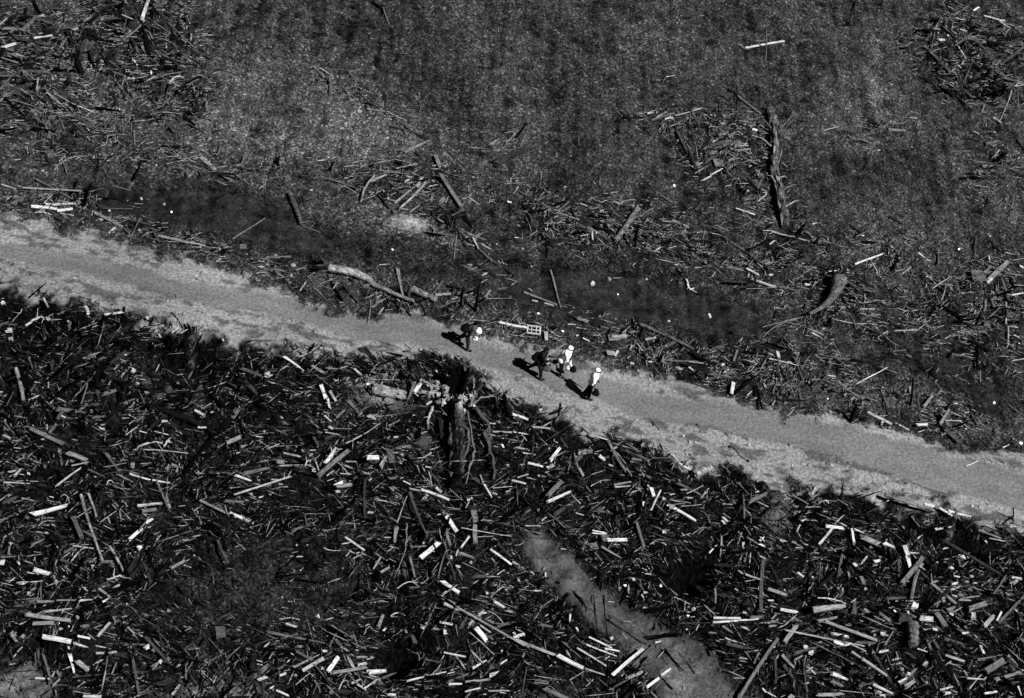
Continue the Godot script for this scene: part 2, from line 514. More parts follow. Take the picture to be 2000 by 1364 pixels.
# ---------------------------------------------------------------- ground
func make_ground():
	# fine cells where the picture looks, then wide ones out to the horizon
	ground_height.resize(GRID_NX * GRID_NZ)
	ground_tone.resize(GRID_NX * GRID_NZ)
	ground_tone.fill(0.0)
	for j in GRID_NZ:
		var z := GRID_Z + j * STEP
		for i in GRID_NX:
			ground_tone[j * GRID_NX + i] = 0.009 if z > along(PATH_NEAR_EDGE, GRID_X + i * STEP) else 0.041
	ground_height.fill(0.0)
	var ground_rough := ground_height.duplicate()
	ground_rough = splat(inverted(ROUGH), ground_rough, true)
	ground_height = splat(relief_inv, ground_height, true)
	ground_tone = splat(soil_and_shade_inv, ground_tone, false)  # also lays the painted shade of pits and heaps into the ground colour
	var xs := PackedFloat32Array([-400, -200, -110, -65, -42, -33])
	var zs := PackedFloat32Array([-600, -300, -150, -80, -52])
	var x_first := xs.size()
	var z_first := zs.size()
	for i in GRID_NX:
		xs.append(GRID_X + i * STEP)
	xs.append_array(PackedFloat32Array([30, 40, 65, 110, 200, 400]))
	for j in GRID_NZ:
		zs.append(GRID_Z + j * STEP)
	zs.append_array(PackedFloat32Array([30, 40, 65, 110, 200, 400]))
	var nx := xs.size()
	var nz := zs.size()
	var verts := PackedVector3Array()
	var cols := PackedColorArray()
	var uvs := PackedVector2Array()
	var norms := PackedVector3Array()
	var kinds := PackedByteArray()
	kinds.resize(nx * nz)
	verts.resize(nx * nz); cols.resize(nx * nz); uvs.resize(nx * nz); norms.resize(nx * nz)
	for j in nz:
		var z := zs[j]
		for i in nx:
			var x := xs[i]
			var fine := i >= x_first and j >= z_first and i < x_first + GRID_NX and j < z_first + GRID_NZ
			var at := (j - z_first) * GRID_NX + i - x_first
			var s := on_sand(x, z)
			var p := on_path(x, z) if s > 0.0 else 0.0
			var low := z > along(PATH_NEAR_EDGE, x)
			var l := lumps.get_noise_2d(x, z)
			var sf := soft.get_noise_2d(x, z)
			var rough := lerpf((1.6 if low else 0.8) + (ground_rough[at] if fine else 0.0), 0.3, s) * lerpf(1.0, 0.15, p)
			var h := broad(x, z) + rough * (sf * 0.2 + l * 0.17) - 0.05 * p
			if fine:
				h += ground_height[at]
				ground_height[at] = h
			var k := j * nx + i
			verts[k] = Vector3(x, h, z)
			uvs[k] = Vector2(x, z) / 7.3
			var g := 0.009 if low else 0.041
			if fine:
				g = ground_tone[at]
			var soil_before := g
			g *= maxf(1.0 + 0.5 * sf + 0.7 * patchy.get_noise_2d(x, z) + 0.3 * l + (0.0 if low else 0.7 * patchy.get_noise_2d((x - 0.15 * z) * 2.8, z * 0.17 + 80.0) + 0.7 * patchy.get_noise_2d(x * 3.0 + 70.0, z * 3.0)), 0.2)
			if s > 0.0:
				var sand := 0.15 * (1.0 + 0.3 * sf)
				var fleck := patchy.get_noise_2d(x * 1.3 + 40.0, z * 2.4) + 0.9 * patchy.get_noise_2d(x * 0.4 - 20.0, z * 1.2)
				sand = lerpf(sand, 0.04, 0.8 * smoothstep(0.06, 0.38, fleck))
				var worn := 0.09 * (1.0 + 0.3 * sf + 0.2 * patchy.get_noise_2d(x * 0.35, (z - along(PATH_MIDDLE, x)) * 2.2) + 0.12 * l)
				g = lerpf(g, lerpf(sand, worn, p), s)
			g = clampf(g, 0.004, 0.5)
			if fine:
				ground_tone[at] = g
			var bare := fine and soil_before > (0.032 if low else 0.1)
			kinds[k] = 2 if p > 0.5 and s > 0.3 else 1 if s > 0.5 or bare else 3 if fine and not low and soil_before < 0.019 else 0
			cols[k] = grey(g * 1.35)
	for j in nz:
		for i in nx:
			var a := verts[j * nx + maxi(i - 1, 0)]
			var b := verts[j * nx + mini(i + 1, nx - 1)]
			var c := verts[maxi(j - 1, 0) * nx + i]
			var d := verts[mini(j + 1, nz - 1) * nx + i]
			norms[j * nx + i] = (d - c).cross(b - a).normalized()
	var arr := []
	arr.resize(Mesh.ARRAY_MAX)
	# the mud, the sand strip and the trodden path share the vertices along their borders
	for kind in 4:
		var idx := PackedInt32Array()
		var used := PackedInt32Array()
		used.resize(nx * nz)
		used.fill(-1)
		var vs := PackedVector3Array()
		var ns := PackedVector3Array()
		var cs := PackedColorArray()
		var us := PackedVector2Array()
		for j in nz - 1:
			for i in nx - 1:
				var k := j * nx + i
				if kinds[k] != kind:
					continue
				for q in [k, k + 1, k + nx, k + 1, k + nx + 1, k + nx]:
					if used[q] < 0:
						used[q] = vs.size()
						vs.append(verts[q]); ns.append(norms[q]); cs.append(cols[q]); us.append(uvs[q])
					idx.append(used[q])
		arr[Mesh.ARRAY_VERTEX] = vs
		arr[Mesh.ARRAY_NORMAL] = ns
		arr[Mesh.ARRAY_COLOR] = cs
		arr[Mesh.ARRAY_TEX_UV] = us
		arr[Mesh.ARRAY_INDEX] = idx
		var mesh := ArrayMesh.new()
		mesh.add_surface_from_arrays(Mesh.PRIMITIVE_TRIANGLES, arr)
		var m := plain(0.95)
		m.albedo_texture = noise_texture(0.04, [0.3, 0.68, 0.75, 0.6][kind], 1.0, 5 + kind)
		m.heightmap_enabled = true
		m.heightmap_scale = [6.0, 1.5, 1.0, 2.0][kind]
		m.heightmap_texture = noise_texture(0.05, 0.0, 1.0, 17 + kind)
		var o := mesh_node(["ground", "sand_strip", "path", "mud_bank"][kind], mesh, m, self)
		tag(o, ["dark churned mud with patches of paler ash", "pale mottled sand beside the path and in the bare gully", "smooth trodden sand path crossing the debris field", "smooth dark mud bank above the path, with shade painted under heaps"][kind], "", "", "structure")


# ---------------------------------------------------------------- shapes
func quad(st: SurfaceTool, a: Vector3, b: Vector3, c: Vector3, d: Vector3, ua: Vector2, ub: Vector2, uc: Vector2, ud: Vector2, ca: Color, cb: Color):
	# a, b on the first ring and d, c on the second
	st.set_color(ca); st.set_uv(ua); st.add_vertex(a)
	st.set_color(ca); st.set_uv(ub); st.add_vertex(b)
	st.set_color(cb); st.set_uv(uc); st.add_vertex(c)
	st.set_color(ca); st.set_uv(ua); st.add_vertex(a)
	st.set_color(cb); st.set_uv(uc); st.add_vertex(c)
	st.set_color(cb); st.set_uv(ud); st.add_vertex(d)


func grey(v: float) -> Color:
	return Color(v, v, v)


func started(smooth: bool) -> SurfaceTool:
	var st := SurfaceTool.new()
	st.begin(Mesh.PRIMITIVE_TRIANGLES)
	st.set_smooth_group(0 if smooth else -1)
	return st


func done(st: SurfaceTool) -> ArrayMesh:
	st.generate_normals()
	return st.commit()


func board_mesh(l: float, w: float, th: float, tone: float, torn := 0.5) -> ArrayMesh:
	# a sawn or split piece lying along x: bevelled section, slightly bowed, with broken ends
	var st := started(false)
	var e := minf(th, w) * 0.18
	var sect := [Vector2(-w / 2 + e, th / 2), Vector2(w / 2 - e, th / 2), Vector2(w / 2, th / 2 - e), Vector2(w / 2, -th / 2), Vector2(-w / 2, -th / 2), Vector2(-w / 2, th / 2 - e)]
	var n := sect.size()
	var rings := []
	var bow := rng.randf_range(-0.02, 0.02) * l
	var twist := rng.randf_range(-0.12, 0.12)
	var taper := rng.randf_range(0.35, 1.0) if torn > 0.75 else rng.randf_range(0.85, 1.0)
	var u0 := rng.randf()
	var cuts := 4 if l > 0.5 else 3
	var tones := []
	for i in cuts + 1:
		var f := float(i) / cuts
		var ring := []
		var k := lerpf(1.0, taper, f)
		for q in n:
			var p: Vector2 = (sect[q] as Vector2).rotated(twist * (f - 0.5))
			var x := (f - 0.5) * l
			if i == 0 or i == cuts:
				x += (1.0 if i == 0 else -1.0) * rng.randf() * torn * minf(w, 0.2)
			ring.append(Vector3(x, p.y + bow * (1.0 - pow(2.0 * f - 1.0, 2.0)) * 0.3, p.x * k + bow * (1.0 - pow(2.0 * f - 1.0, 2.0))))
		rings.append(ring)
		tones.append(grey(clampf(tone * rng.randf_range(0.72, 1.15), 0.006, 0.92)))
	for i in cuts:
		for q in n:
			var r := (q + 1) % n
			var ua := u0 + float(q) / n * 2.0
			var ub := u0 + float(q + 1) / n * 2.0
			var va := float(i) / cuts * l * 0.6 + u0
			var vb := float(i + 1) / cuts * l * 0.6 + u0
			quad(st, rings[i][q], rings[i][r], rings[i + 1][r], rings[i + 1][q], Vector2(ua, va), Vector2(ub, va), Vector2(ub, vb), Vector2(ua, vb), tones[i], tones[i + 1])
	for i in [0, cuts]:
		var ring: Array = rings[i]
		var c := grey(clampf(tone * 0.8, 0.006, 0.8))
		for q in range(1, n - 1):
			for pt: Vector3 in ([ring[0], ring[q + 1], ring[q]] if i == 0 else [ring[0], ring[q], ring[q + 1]]):
				st.set_color(c); st.set_uv(Vector2(pt.z, pt.y)); st.add_vertex(pt)
	return done(st)


func tuft_mesh() -> ArrayMesh:
	var st := started(false)
	for k in 9:
		var a := TAU * k / 9.0 + rng.randf_range(-0.3, 0.3)
		var out := Vector3(cos(a), 0, sin(a))
		var side := Vector3(-sin(a), 0, cos(a)) * 0.13
		var tip := out * rng.randf_range(0.4, 1.1) + Vector3(0, rng.randf_range(0.4, 1.1), 0)
		for pt: Vector3 in [out * 0.1 - side, out * 0.1 + side, tip]:
			st.set_color(Color.WHITE); st.set_uv(Vector2.ZERO); st.add_vertex(pt)
	return done(st)


func sliver_mesh() -> ArrayMesh:
	# a split sliver, pointed at one end and forked at the other
	var st := started(false)
	var r0 := [Vector3(-0.5, 0.2, -0.3), Vector3(-0.38, 0.45, 0.1), Vector3(-0.47, -0.3, 0.4)]
	var r1 := [Vector3(-0.1, 0.3, -0.5), Vector3(-0.05, 0.6, 0.1), Vector3(-0.1, -0.4, 0.5)]
	var r2 := [Vector3(0.28, 0.0, -0.45), Vector3(0.25, 0.35, -0.05), Vector3(0.3, -0.4, 0.2)]
	var r3 := [Vector3(0.5, -0.1, -0.2), Vector3(0.5, -0.05, -0.18), Vector3(0.5, -0.15, -0.15)]
	var rings := [r0, r1, r2, r3]
	for i in 3:
		for q in 3:
			var k := (q + 1) % 3
			quad(st, rings[i][k], rings[i][q], rings[i + 1][q], rings[i + 1][k], Vector2(k * 0.2, i * 0.3), Vector2(q * 0.2, i * 0.3), Vector2(q * 0.2, i * 0.3 + 0.3), Vector2(k * 0.2, i * 0.3 + 0.3), grey(0.85), grey(0.75))
	return done(st)


func tube_mesh(points: Array, radii: Array, sides: int, tones: Array, rough := 0.0, caps := true, blotch := 0.25) -> ArrayMesh:
	# a tapered round tube through points; tones is one linear grey per point
	var st := started(true)
	var rings := []
	var tint := []
	var length := 0.0
	var up := Vector3.UP
	var vs := []
	for i in points.size():
		var dir: Vector3 = ((points[mini(i + 1, points.size() - 1)] as Vector3) - (points[maxi(i - 1, 0)] as Vector3)).normalized()
		var side := dir.cross(up if absf(dir.dot(up)) < 0.95 else Vector3.RIGHT).normalized()
		var top := side.cross(dir).normalized()
		if i > 0:
			length += (points[i] as Vector3).distance_to(points[i - 1])
		vs.append(length)
		var ring := []
		var row := []
		for q in sides:
			row.append(grey((tones[i] as float) * rng.randf_range(1.0 - blotch, 1.0 + blotch)))
			var a := TAU * q / sides
			var r: float = radii[i] * (1.0 + rough * rng.randf_range(-1.0, 1.0))
			ring.append((points[i] as Vector3) + (side * cos(a) + top * sin(a)) * r)
		rings.append(ring)
		tint.append(row)
	var u0 := rng.randf()
	for i in points.size() - 1:
		for q in sides:
			var r := (q + 1) % sides
			var ua := u0 + float(q) / sides
			var ub := u0 + float(q + 1) / sides
			var uvs := [Vector2(ub, vs[i]), Vector2(ua, vs[i]), Vector2(ua, vs[i + 1]), Vector2(ub, vs[i + 1])]
			var pts := [rings[i][r], rings[i][q], rings[i + 1][q], rings[i + 1][r]]
			var cs := [tint[i][r], tint[i][q], tint[i + 1][q], tint[i + 1][r]]
			for k in [0, 1, 2, 0, 2, 3]:
				st.set_color(cs[k]); st.set_uv(uvs[k]); st.add_vertex(pts[k])
	if caps:
		st.set_smooth_group(-1)
		for i in [0, points.size() - 1]:
			var c: Vector3 = points[i]
			for q in sides:
				var r := (q + 1) % sides
				for pt: Vector3 in ([c, rings[i][q], rings[i][r]] if i == 0 else [c, rings[i][r], rings[i][q]]):
					st.set_color(grey(tones[i])); st.set_uv(Vector2(pt.x, pt.y)); st.add_vertex(pt)
	return done(st)


func disc_mesh(r: float, tone: float, core: float, facing: float) -> ArrayMesh:
	# the broken end of a log: an uneven disc across x, its heart of another tone
	var st := started(false)
	var n := 11
	var mid := Vector3(facing * 0.05 * r, 0, 0)
	var pts := []
	var rim := []
	for q in n:
		var a := TAU * q / n
		pts.append(Vector3(facing * rng.randf_range(0.0, 0.35) * r, cos(a) * r * 0.55, sin(a) * r * 0.55))
		rim.append(Vector3(-facing * 0.02, cos(a) * r, sin(a) * r))
	for q in n:
		var s := (q + 1) % n
		st.set_color(grey(core)); st.set_uv(Vector2.ZERO); st.add_vertex(mid)
		st.set_color(grey(tone)); st.set_uv(Vector2(0.3, q * 0.1)); st.add_vertex(pts[q] if facing < 0 else pts[s])
		st.set_color(grey(tone)); st.set_uv(Vector2(0.3, q * 0.1 + 0.1)); st.add_vertex(pts[s] if facing < 0 else pts[q])
		if facing < 0:
			quad(st, pts[q], rim[q], rim[s], pts[s], Vector2(0, 0), Vector2(0.2, 0), Vector2(0.2, 0.1), Vector2(0, 0.1), grey(tone), grey(tone))
		else:
			quad(st, pts[s], rim[s], rim[q], pts[q], Vector2(0, 0), Vector2(0.2, 0), Vector2(0.2, 0.1), Vector2(0, 0.1), grey(tone), grey(tone))
	return done(st)


func stone_mesh(r: float, tone: float) -> ArrayMesh:
	var st := started(true)
	var n := FastNoiseLite.new()
	n.seed = rng.randi() % 1000
	n.frequency = 0.9
	var rows := 6
	var cols := 9
	var pts := []
	for j in rows + 1:
		var row := []
		for i in cols:
			var a := PI * j / rows
			var b := TAU * i / cols
			var d := Vector3(sin(a) * cos(b), cos(a), sin(a) * sin(b))
			row.append(d * Vector3(1.15, 0.75, 0.9) * r * (1.0 + 0.5 * n.get_noise_3dv(d * 1.4)))
		pts.append(row)
	for j in rows:
		for i in cols:
			var k := (i + 1) % cols
			var z := Vector2.ZERO
			quad(st, pts[j][i], pts[j][k], pts[j + 1][k], pts[j + 1][i], z, z, z, z, grey(tone), grey(tone))
	return done(st)


# ---------------------------------------------------------------- pieces of wood on the ground
func resting(o: Node3D, x: float, z: float, up: float, l: float, yaw: float, th: float, roll := 0.0):
	# lay a piece of length l over the ground: it follows the slope and lies on the bumps under it
	var d := Vector2(cos(yaw), -sin(yaw)) * l
	var hs := PackedFloat32Array()
	var n := clampi(int(l / 0.25), 2, 12)
	var mean := 0.0
	var slope := 0.0
	var weight := 0.0
	for i in n + 1:
		var f := float(i) / n - 0.5
		var h := height(x + d.x * f, z + d.y * f)
		hs.append(h)
		mean += h / (n + 1)
		slope += h * f
		weight += f * f
	slope = clampf(slope / weight, -0.35 * l, 0.35 * l)
	var over := 0.0
	for i in n + 1:
		over = maxf(over, hs[i] - mean - slope * (float(i) / n - 0.5))
	var pitch := atan2(slope, l) + rng.randf_range(-1.0, 1.0) * minf(up * 0.4, 0.05)
	o.position = Vector3(x, mean + over * 0.8 + up * 0.7 + th * 0.5, z)
	o.basis = Basis(Vector3.UP, yaw) * Basis(Vector3(0, 0, 1), pitch) * Basis(Vector3.RIGHT, roll)


func board(called: String, x: float, z: float, up: float, l: float, w: float, yaw: float, tone: float, label: String):
	var th := clampf(w * rng.randf_range(0.22, 0.55), 0.02, 0.14)
	var o := mesh_node(called, board_mesh(l, w, th, tone, rng.randf_range(0.3, 1.6)), wood, self)
	resting(o, x, z, up, l, yaw, th, rng.randf_range(-0.3, 0.3) * minf(up * 6.0, 1.0))
	tag(o, label, called, {"lath": "narrow laths in the driftwood", "plank": "planks in the driftwood", "board": "broad boards in the driftwood"}[called])


func bent_line(l: float, n: int, wob: float) -> Array:
	var res := []
	var p1 := rng.randf() * TAU
	for i in n + 1:
		var f := float(i) / n
		res.append(Vector3((f - 0.5) * l, sin(f * 5.0 + p1) * wob * 0.5, sin(f * 4.0 + p1 * 2.0) * wob))
	return res


func pole(called: String, x: float, z: float, up: float, l: float, w: float, yaw: float, tone: float, label: String):  # the blackest tones often put a ground shadow into a solid piece
	var n := 5 if called == "stick" else 7
	var pts := bent_line(l, n, minf(l * 0.012, 0.05))
	var radii := []
	var tones := []
	var thin := rng.randf_range(0.55, 0.9)
	for i in n + 1:
		radii.append(w / 2 * lerpf(1.0, thin, float(i) / n))
		tones.append(clampf(tone * rng.randf_range(0.75, 1.15), 0.006, 0.8))
	var o := mesh_node(called, tube_mesh(pts, radii, 6 if called == "stick" else 9, tones, 0.12), wood if tone > 0.06 else bark, self)
	resting(o, x, z, up, l, yaw, w)
	tag(o, label, "stick" if called == "stick" else "log", "sticks in the driftwood" if called == "stick" else "small logs in the driftwood")


func log_of_wood(called: String, x: float, z: float, up: float, l: float, w: float, yaw: float, tone: float, label: String):
	var o := thing(called, label, "log", Vector3.ZERO, 0.0, "large logs and trunks")
	var n := 10
	var pts := bent_line(l, n, minf(l * 0.012, 0.06))
	var radii := []
	var tones := []
	var thin := rng.randf_range(0.7, 0.92)
	for i in n + 1:
		radii.append(w / 2 * lerpf(1.0, thin, float(i) / n) * rng.randf_range(0.94, 1.06))
		tones.append(clampf(tone * rng.randf_range(0.6, 1.25), 0.006, 0.8))
	mesh_node("trunk", tube_mesh(pts, radii, 14, tones, 0.1, true, 0.5), bark if tone < 0.2 else wood, o)
	var a := mesh_node("broken_end", disc_mesh(radii[0] * 0.98, tone * 1.3, tone * 0.25, -1.0), wood, o)
	a.position = pts[0] + Vector3(-0.012, 0, 0)
	var b := mesh_node("broken_end", disc_mesh(radii[n] * 0.98, tone * 1.3, tone * 0.25, 1.0), wood, o)
	b.position = pts[n] + Vector3(0.012, 0, 0)
	for s in (2 if l > 1.2 else 0):
		var at: Vector3 = pts[rng.randi_range(2, n - 2)]
		var ang := rng.randf_range(-1.2, 1.2)
		var out := Vector3(0.3, cos(ang), sin(ang)).normalized()
		var from: Vector3 = at + out * w * 0.38
		mesh_node("branch_stub", tube_mesh([from, from + out * w * 0.22, from + out * w * 0.4], [w * 0.13, w * 0.1, w * 0.06], 7, [tone, tone, tone * 1.4], 0.1), wood, o)
	resting(o, x, z, up, l, yaw, w)


func branch(ax: float, az: float, mx: float, mz: float, bx: float, bz: float, up: float, w: float, tone: float, label: String):
	var c := Vector3(mx, height(mx, mz) + up + w * 0.6, mz)
	var a := Vector3(ax, height(ax, az) + up * 0.7 + w * 0.4, az) - c
	var b := Vector3(bx, height(bx, bz) + up * 0.7 + w * 0.3, bz) - c
	var pts := []
	var radii := []
	var tones := []
	var n := 8
	for i in n + 1:
		var f := float(i) / n
		# quadratic curve that passes the middle point
		var ctrl := -(a + b) * 0.5
		var p := a * (1 - f) * (1 - f) + ctrl * 2.0 * f * (1 - f) + b * f * f
		pts.append(p + Vector3(rng.randf_range(-1, 1), rng.randf_range(-0.5, 0.5), rng.randf_range(-1, 1)) * w * 0.28)
		radii.append(w / 2 * lerpf(1.0, 0.5, f) * rng.randf_range(0.85, 1.12))
		tones.append(clampf(tone * rng.randf_range(0.7, 1.2), 0.006, 0.8))
	var o := mesh_node("branch", tube_mesh(pts, radii, 7, tones, 0.1), wood, self)
	o.position = c
	tag(o, label, "branch", "crooked branches and roots")
	if w > 0.045:
		for s in 2:
			var i := rng.randi_range(2, n - 1)
			var dir: Vector3 = (pts[i] as Vector3).direction_to(pts[i + 1]) if i < n else Vector3.RIGHT
			var out := (dir.rotated(Vector3.UP, rng.randf_range(0.5, 1.1) * (1.0 if s else -1.0)) + Vector3(0, 0.25, 0)).normalized()
			var r: float = radii[i] * 0.5
			var ln := rng.randf_range(0.2, 0.5)
			mesh_node("twig", tube_mesh([pts[i], pts[i] + out * ln * 0.5 + Vector3(0, 0.01, 0.02), pts[i] + out * ln], [r, r * 0.7, r * 0.4], 5, [tone, tone, tone], 0.1), wood, o)


func block(x: float, z: float, up: float, s: float, tone: float, label: String):
	var th := clampf(s * 0.4, 0.03, 0.12)
	var o := mesh_node("wood_block", board_mesh(s * 1.1, s * 0.85, th, tone, 1.2), wood, self)
	var yaw := rng.randf() * TAU
	o.position = Vector3(x, height(x, z) + up + th * 0.45, z)
	o.basis = Basis(Vector3.UP, yaw) * Basis(Vector3.RIGHT, rng.randf_range(-0.35, 0.35)) * Basis(Vector3(0, 0, 1), rng.randf_range(-0.3, 0.3))
	tag(o, label, "wood block", "broken blocks and chips of wood")


func stone(x: float, z: float, w: float, tone: float, label: String):
	var o := mesh_node("stone", stone_mesh(w * 0.5, tone), rock, self)
	o.position = Vector3(x, height(x, z) + w * 0.22, z)
	o.rotation.y = rng.randf() * TAU
	tag(o, label, "stone", "loose stones")


func panel(x: float, z: float, up: float, l: float, w: float, yaw: float, tone: float, label: String):
	var o := mesh_node("panel", board_mesh(l, w, 0.03, tone, 0.5), wood, self)
	resting(o, x, z, up + 0.05, l, yaw, 0.03, rng.randf_range(-0.25, 0.25))
	tag(o, label, "panel", "flat sheets and panels")


func stake(x: float, z: float, h: float, lean: float, w: float, tone: float, label: String):
	var tones := [tone, tone * 1.1, tone * 0.9, tone * 1.3]
	var o := mesh_node("stake", tube_mesh([Vector3(0, -0.2, 0), Vector3(lean * 0.3, h * 0.3, 0.02), Vector3(lean * 0.65, h * 0.65, -0.01), Vector3(lean, h, 0)], [w * 0.55, w * 0.5, w * 0.46, w * 0.35], 8, tones, 0.12), wood, self)
	o.position = Vector3(x, height(x, z), z)
	tag(o, label, "stake", "stakes standing in the mud")


func window_frame(x: float, z: float, up: float, l: float, w: float, yaw: float, tone: float, label: String):
	var o := thing("window_frame", label, "window frame", Vector3.ZERO)
	for s: float in [-1.0, 1.0]:
		mesh_node("rail", board_mesh(l, 0.06, 0.05, tone, 0.1), wood, o).position = Vector3(0, 0, s * w / 2)
		var side := mesh_node("stile", board_mesh(w - 0.06, 0.06, 0.046, tone, 0.1), wood, o)
		side.position = Vector3(s * (l / 2 - 0.03), 0.002, 0)
		side.rotation.y = PI / 2
		var bar := mesh_node("glazing_bar", board_mesh(w - 0.06, 0.035, 0.03, tone, 0.1), wood, o)
		bar.position = Vector3(s * l / 6, 0.003, 0)
		bar.rotation.y = PI / 2
	mesh_node("glazing_bar", board_mesh(l - 0.1, 0.035, 0.024, tone, 0.1), wood, o).position = Vector3(0, 0.004, 0)
	resting(o, x, z, up + 0.06, l, yaw - 0.25, 0.05, 0.2)


# ---------------------------------------------------------------- the stump and the flared trunk
func root_points(from: Vector3, yaw: float, l: float, drop: float) -> Array:
	var res := []
	for i in 6:
		var f := i / 5.0
		res.append(from + Vector3(cos(yaw + f * rng.randf_range(-0.3, 0.3)) * l * f, -drop * f * (1.6 - 0.6 * f) + rng.randf_range(-0.03, 0.03), -sin(yaw) * l * f))
	return res


func make_stump():
	var spot := Vector2(-1.66, 3.16)
	var o := thing("hollow_stump", "charred hollow tree stump with a pale torn rim beside the path", "stump", Vector3(spot.x, height(spot.x, spot.y) - 0.05, spot.y))
	var st := started(false)
	var rim := started(false)
	var n := 30
	var prof := []
	for q in n:
		var a := TAU * q / n
		var back := clampf(0.5 - 0.5 * sin(a), 0.0, 1.0)   # 1 away from the path's near side
		var h := lerpf(0.3, 1.5, smoothstep(0.5, 0.85, back)) * rng.randf_range(0.72, 1.12) + (0.12 if q % 2 else 0.0)
		prof.append([a, h, 0.38 * rng.randf_range(0.9, 1.1), 0.28 * rng.randf_range(0.9, 1.08)])
	var at := func(p: Array, r: float, y: float) -> Vector3: return Vector3(cos(p[0]) * r, y, sin(p[0]) * r)
	for q in n:
		var p: Array = prof[q]
		var s: Array = prof[(q + 1) % n]
		var pale: bool = p[1] < 0.62 and s[1] < 0.62
		var t := rng.randf_range(0.12, 0.5) if pale else rng.randf_range(0.004, 0.012)
		var into := rim if pale else st
		var z0 := Vector2(q * 0.1, 0)
		var z1 := Vector2(q * 0.1 + 0.1, 0)
		var z2 := Vector2(q * 0.1 + 0.1, 1)
		var z3 := Vector2(q * 0.1, 1)
		quad(into, at.call(p, p[2] * 1.7, -0.2), at.call(s, s[2] * 1.7, -0.2), at.call(s, s[2] * 1.12, 0.22), at.call(p, p[2] * 1.12, 0.22), z0, z1, z2, z3, grey(t * 0.7), grey(t))
		quad(into, at.call(p, p[2] * 1.12, 0.22), at.call(s, s[2] * 1.12, 0.22), at.call(s, s[2], s[1]), at.call(p, p[2], p[1]), z0, z1, z2, z3, grey(t), grey(t * 1.1))
		quad(into, at.call(p, p[2], p[1]), at.call(s, s[2], s[1]), at.call(s, s[3], s[1] * 0.94), at.call(p, p[3], p[1] * 0.94), z0, z1, z2, z3, grey(t * 1.1), grey(t))
		quad(st, at.call(p, p[3], p[1] * 0.94), at.call(s, s[3], s[1] * 0.94), at.call(s, s[3] * 0.9, -0.15), at.call(p, p[3] * 0.9, -0.15), z0, z1, z2, z3, grey(0.006), grey(0.004))
	mesh_node("charred_shell", done(st), bark, o)
	mesh_node("pale_rim", done(rim), wood, o)
	for k in 60:
		var ang := rng.randf_range(-0.5, PI + 0.5)
		var r := rng.randf_range(0.4, 1.1)
		var lump := mesh_node("torn_chunk", board_mesh(rng.randf_range(0.14, 0.42), rng.randf_range(0.08, 0.22), rng.randf_range(0.05, 0.14), rng.randf_range(0.12, 0.75), 1.4), wood, o)
		lump.position = Vector3(cos(ang) * r * 1.15, 0.1 + rng.randf_range(0.15, 0.6) * (1.25 - r), sin(ang) * r * 0.75)
		lump.rotation = Vector3(rng.randf_range(-0.6, 0.6), -ang + rng.randf_range(-0.7, 0.7), rng.randf_range(-0.9, 0.3))
	for yaw: float in [-2.6, -2.0, -1.2, -0.5, 0.2, 3.4]:
		var t := rng.randf_range(0.16, 0.42) if yaw < 0.0 else rng.randf_range(0.05, 0.2)
		var l := rng.randf_range(0.3, 0.7)
		var w := rng.randf_range(0.08, 0.17)
		mesh_node("root", tube_mesh(root_points(Vector3(cos(yaw) * 0.36, 0.26, -sin(yaw) * 0.36), yaw, l, 0.42), [w, w * 0.85, w * 0.7, w * 0.55, w * 0.4, w * 0.25], 9, [t * 1.3, t * 0.5, t * 1.2, t * 0.7, t, t * 0.4], 0.28), wood, o)


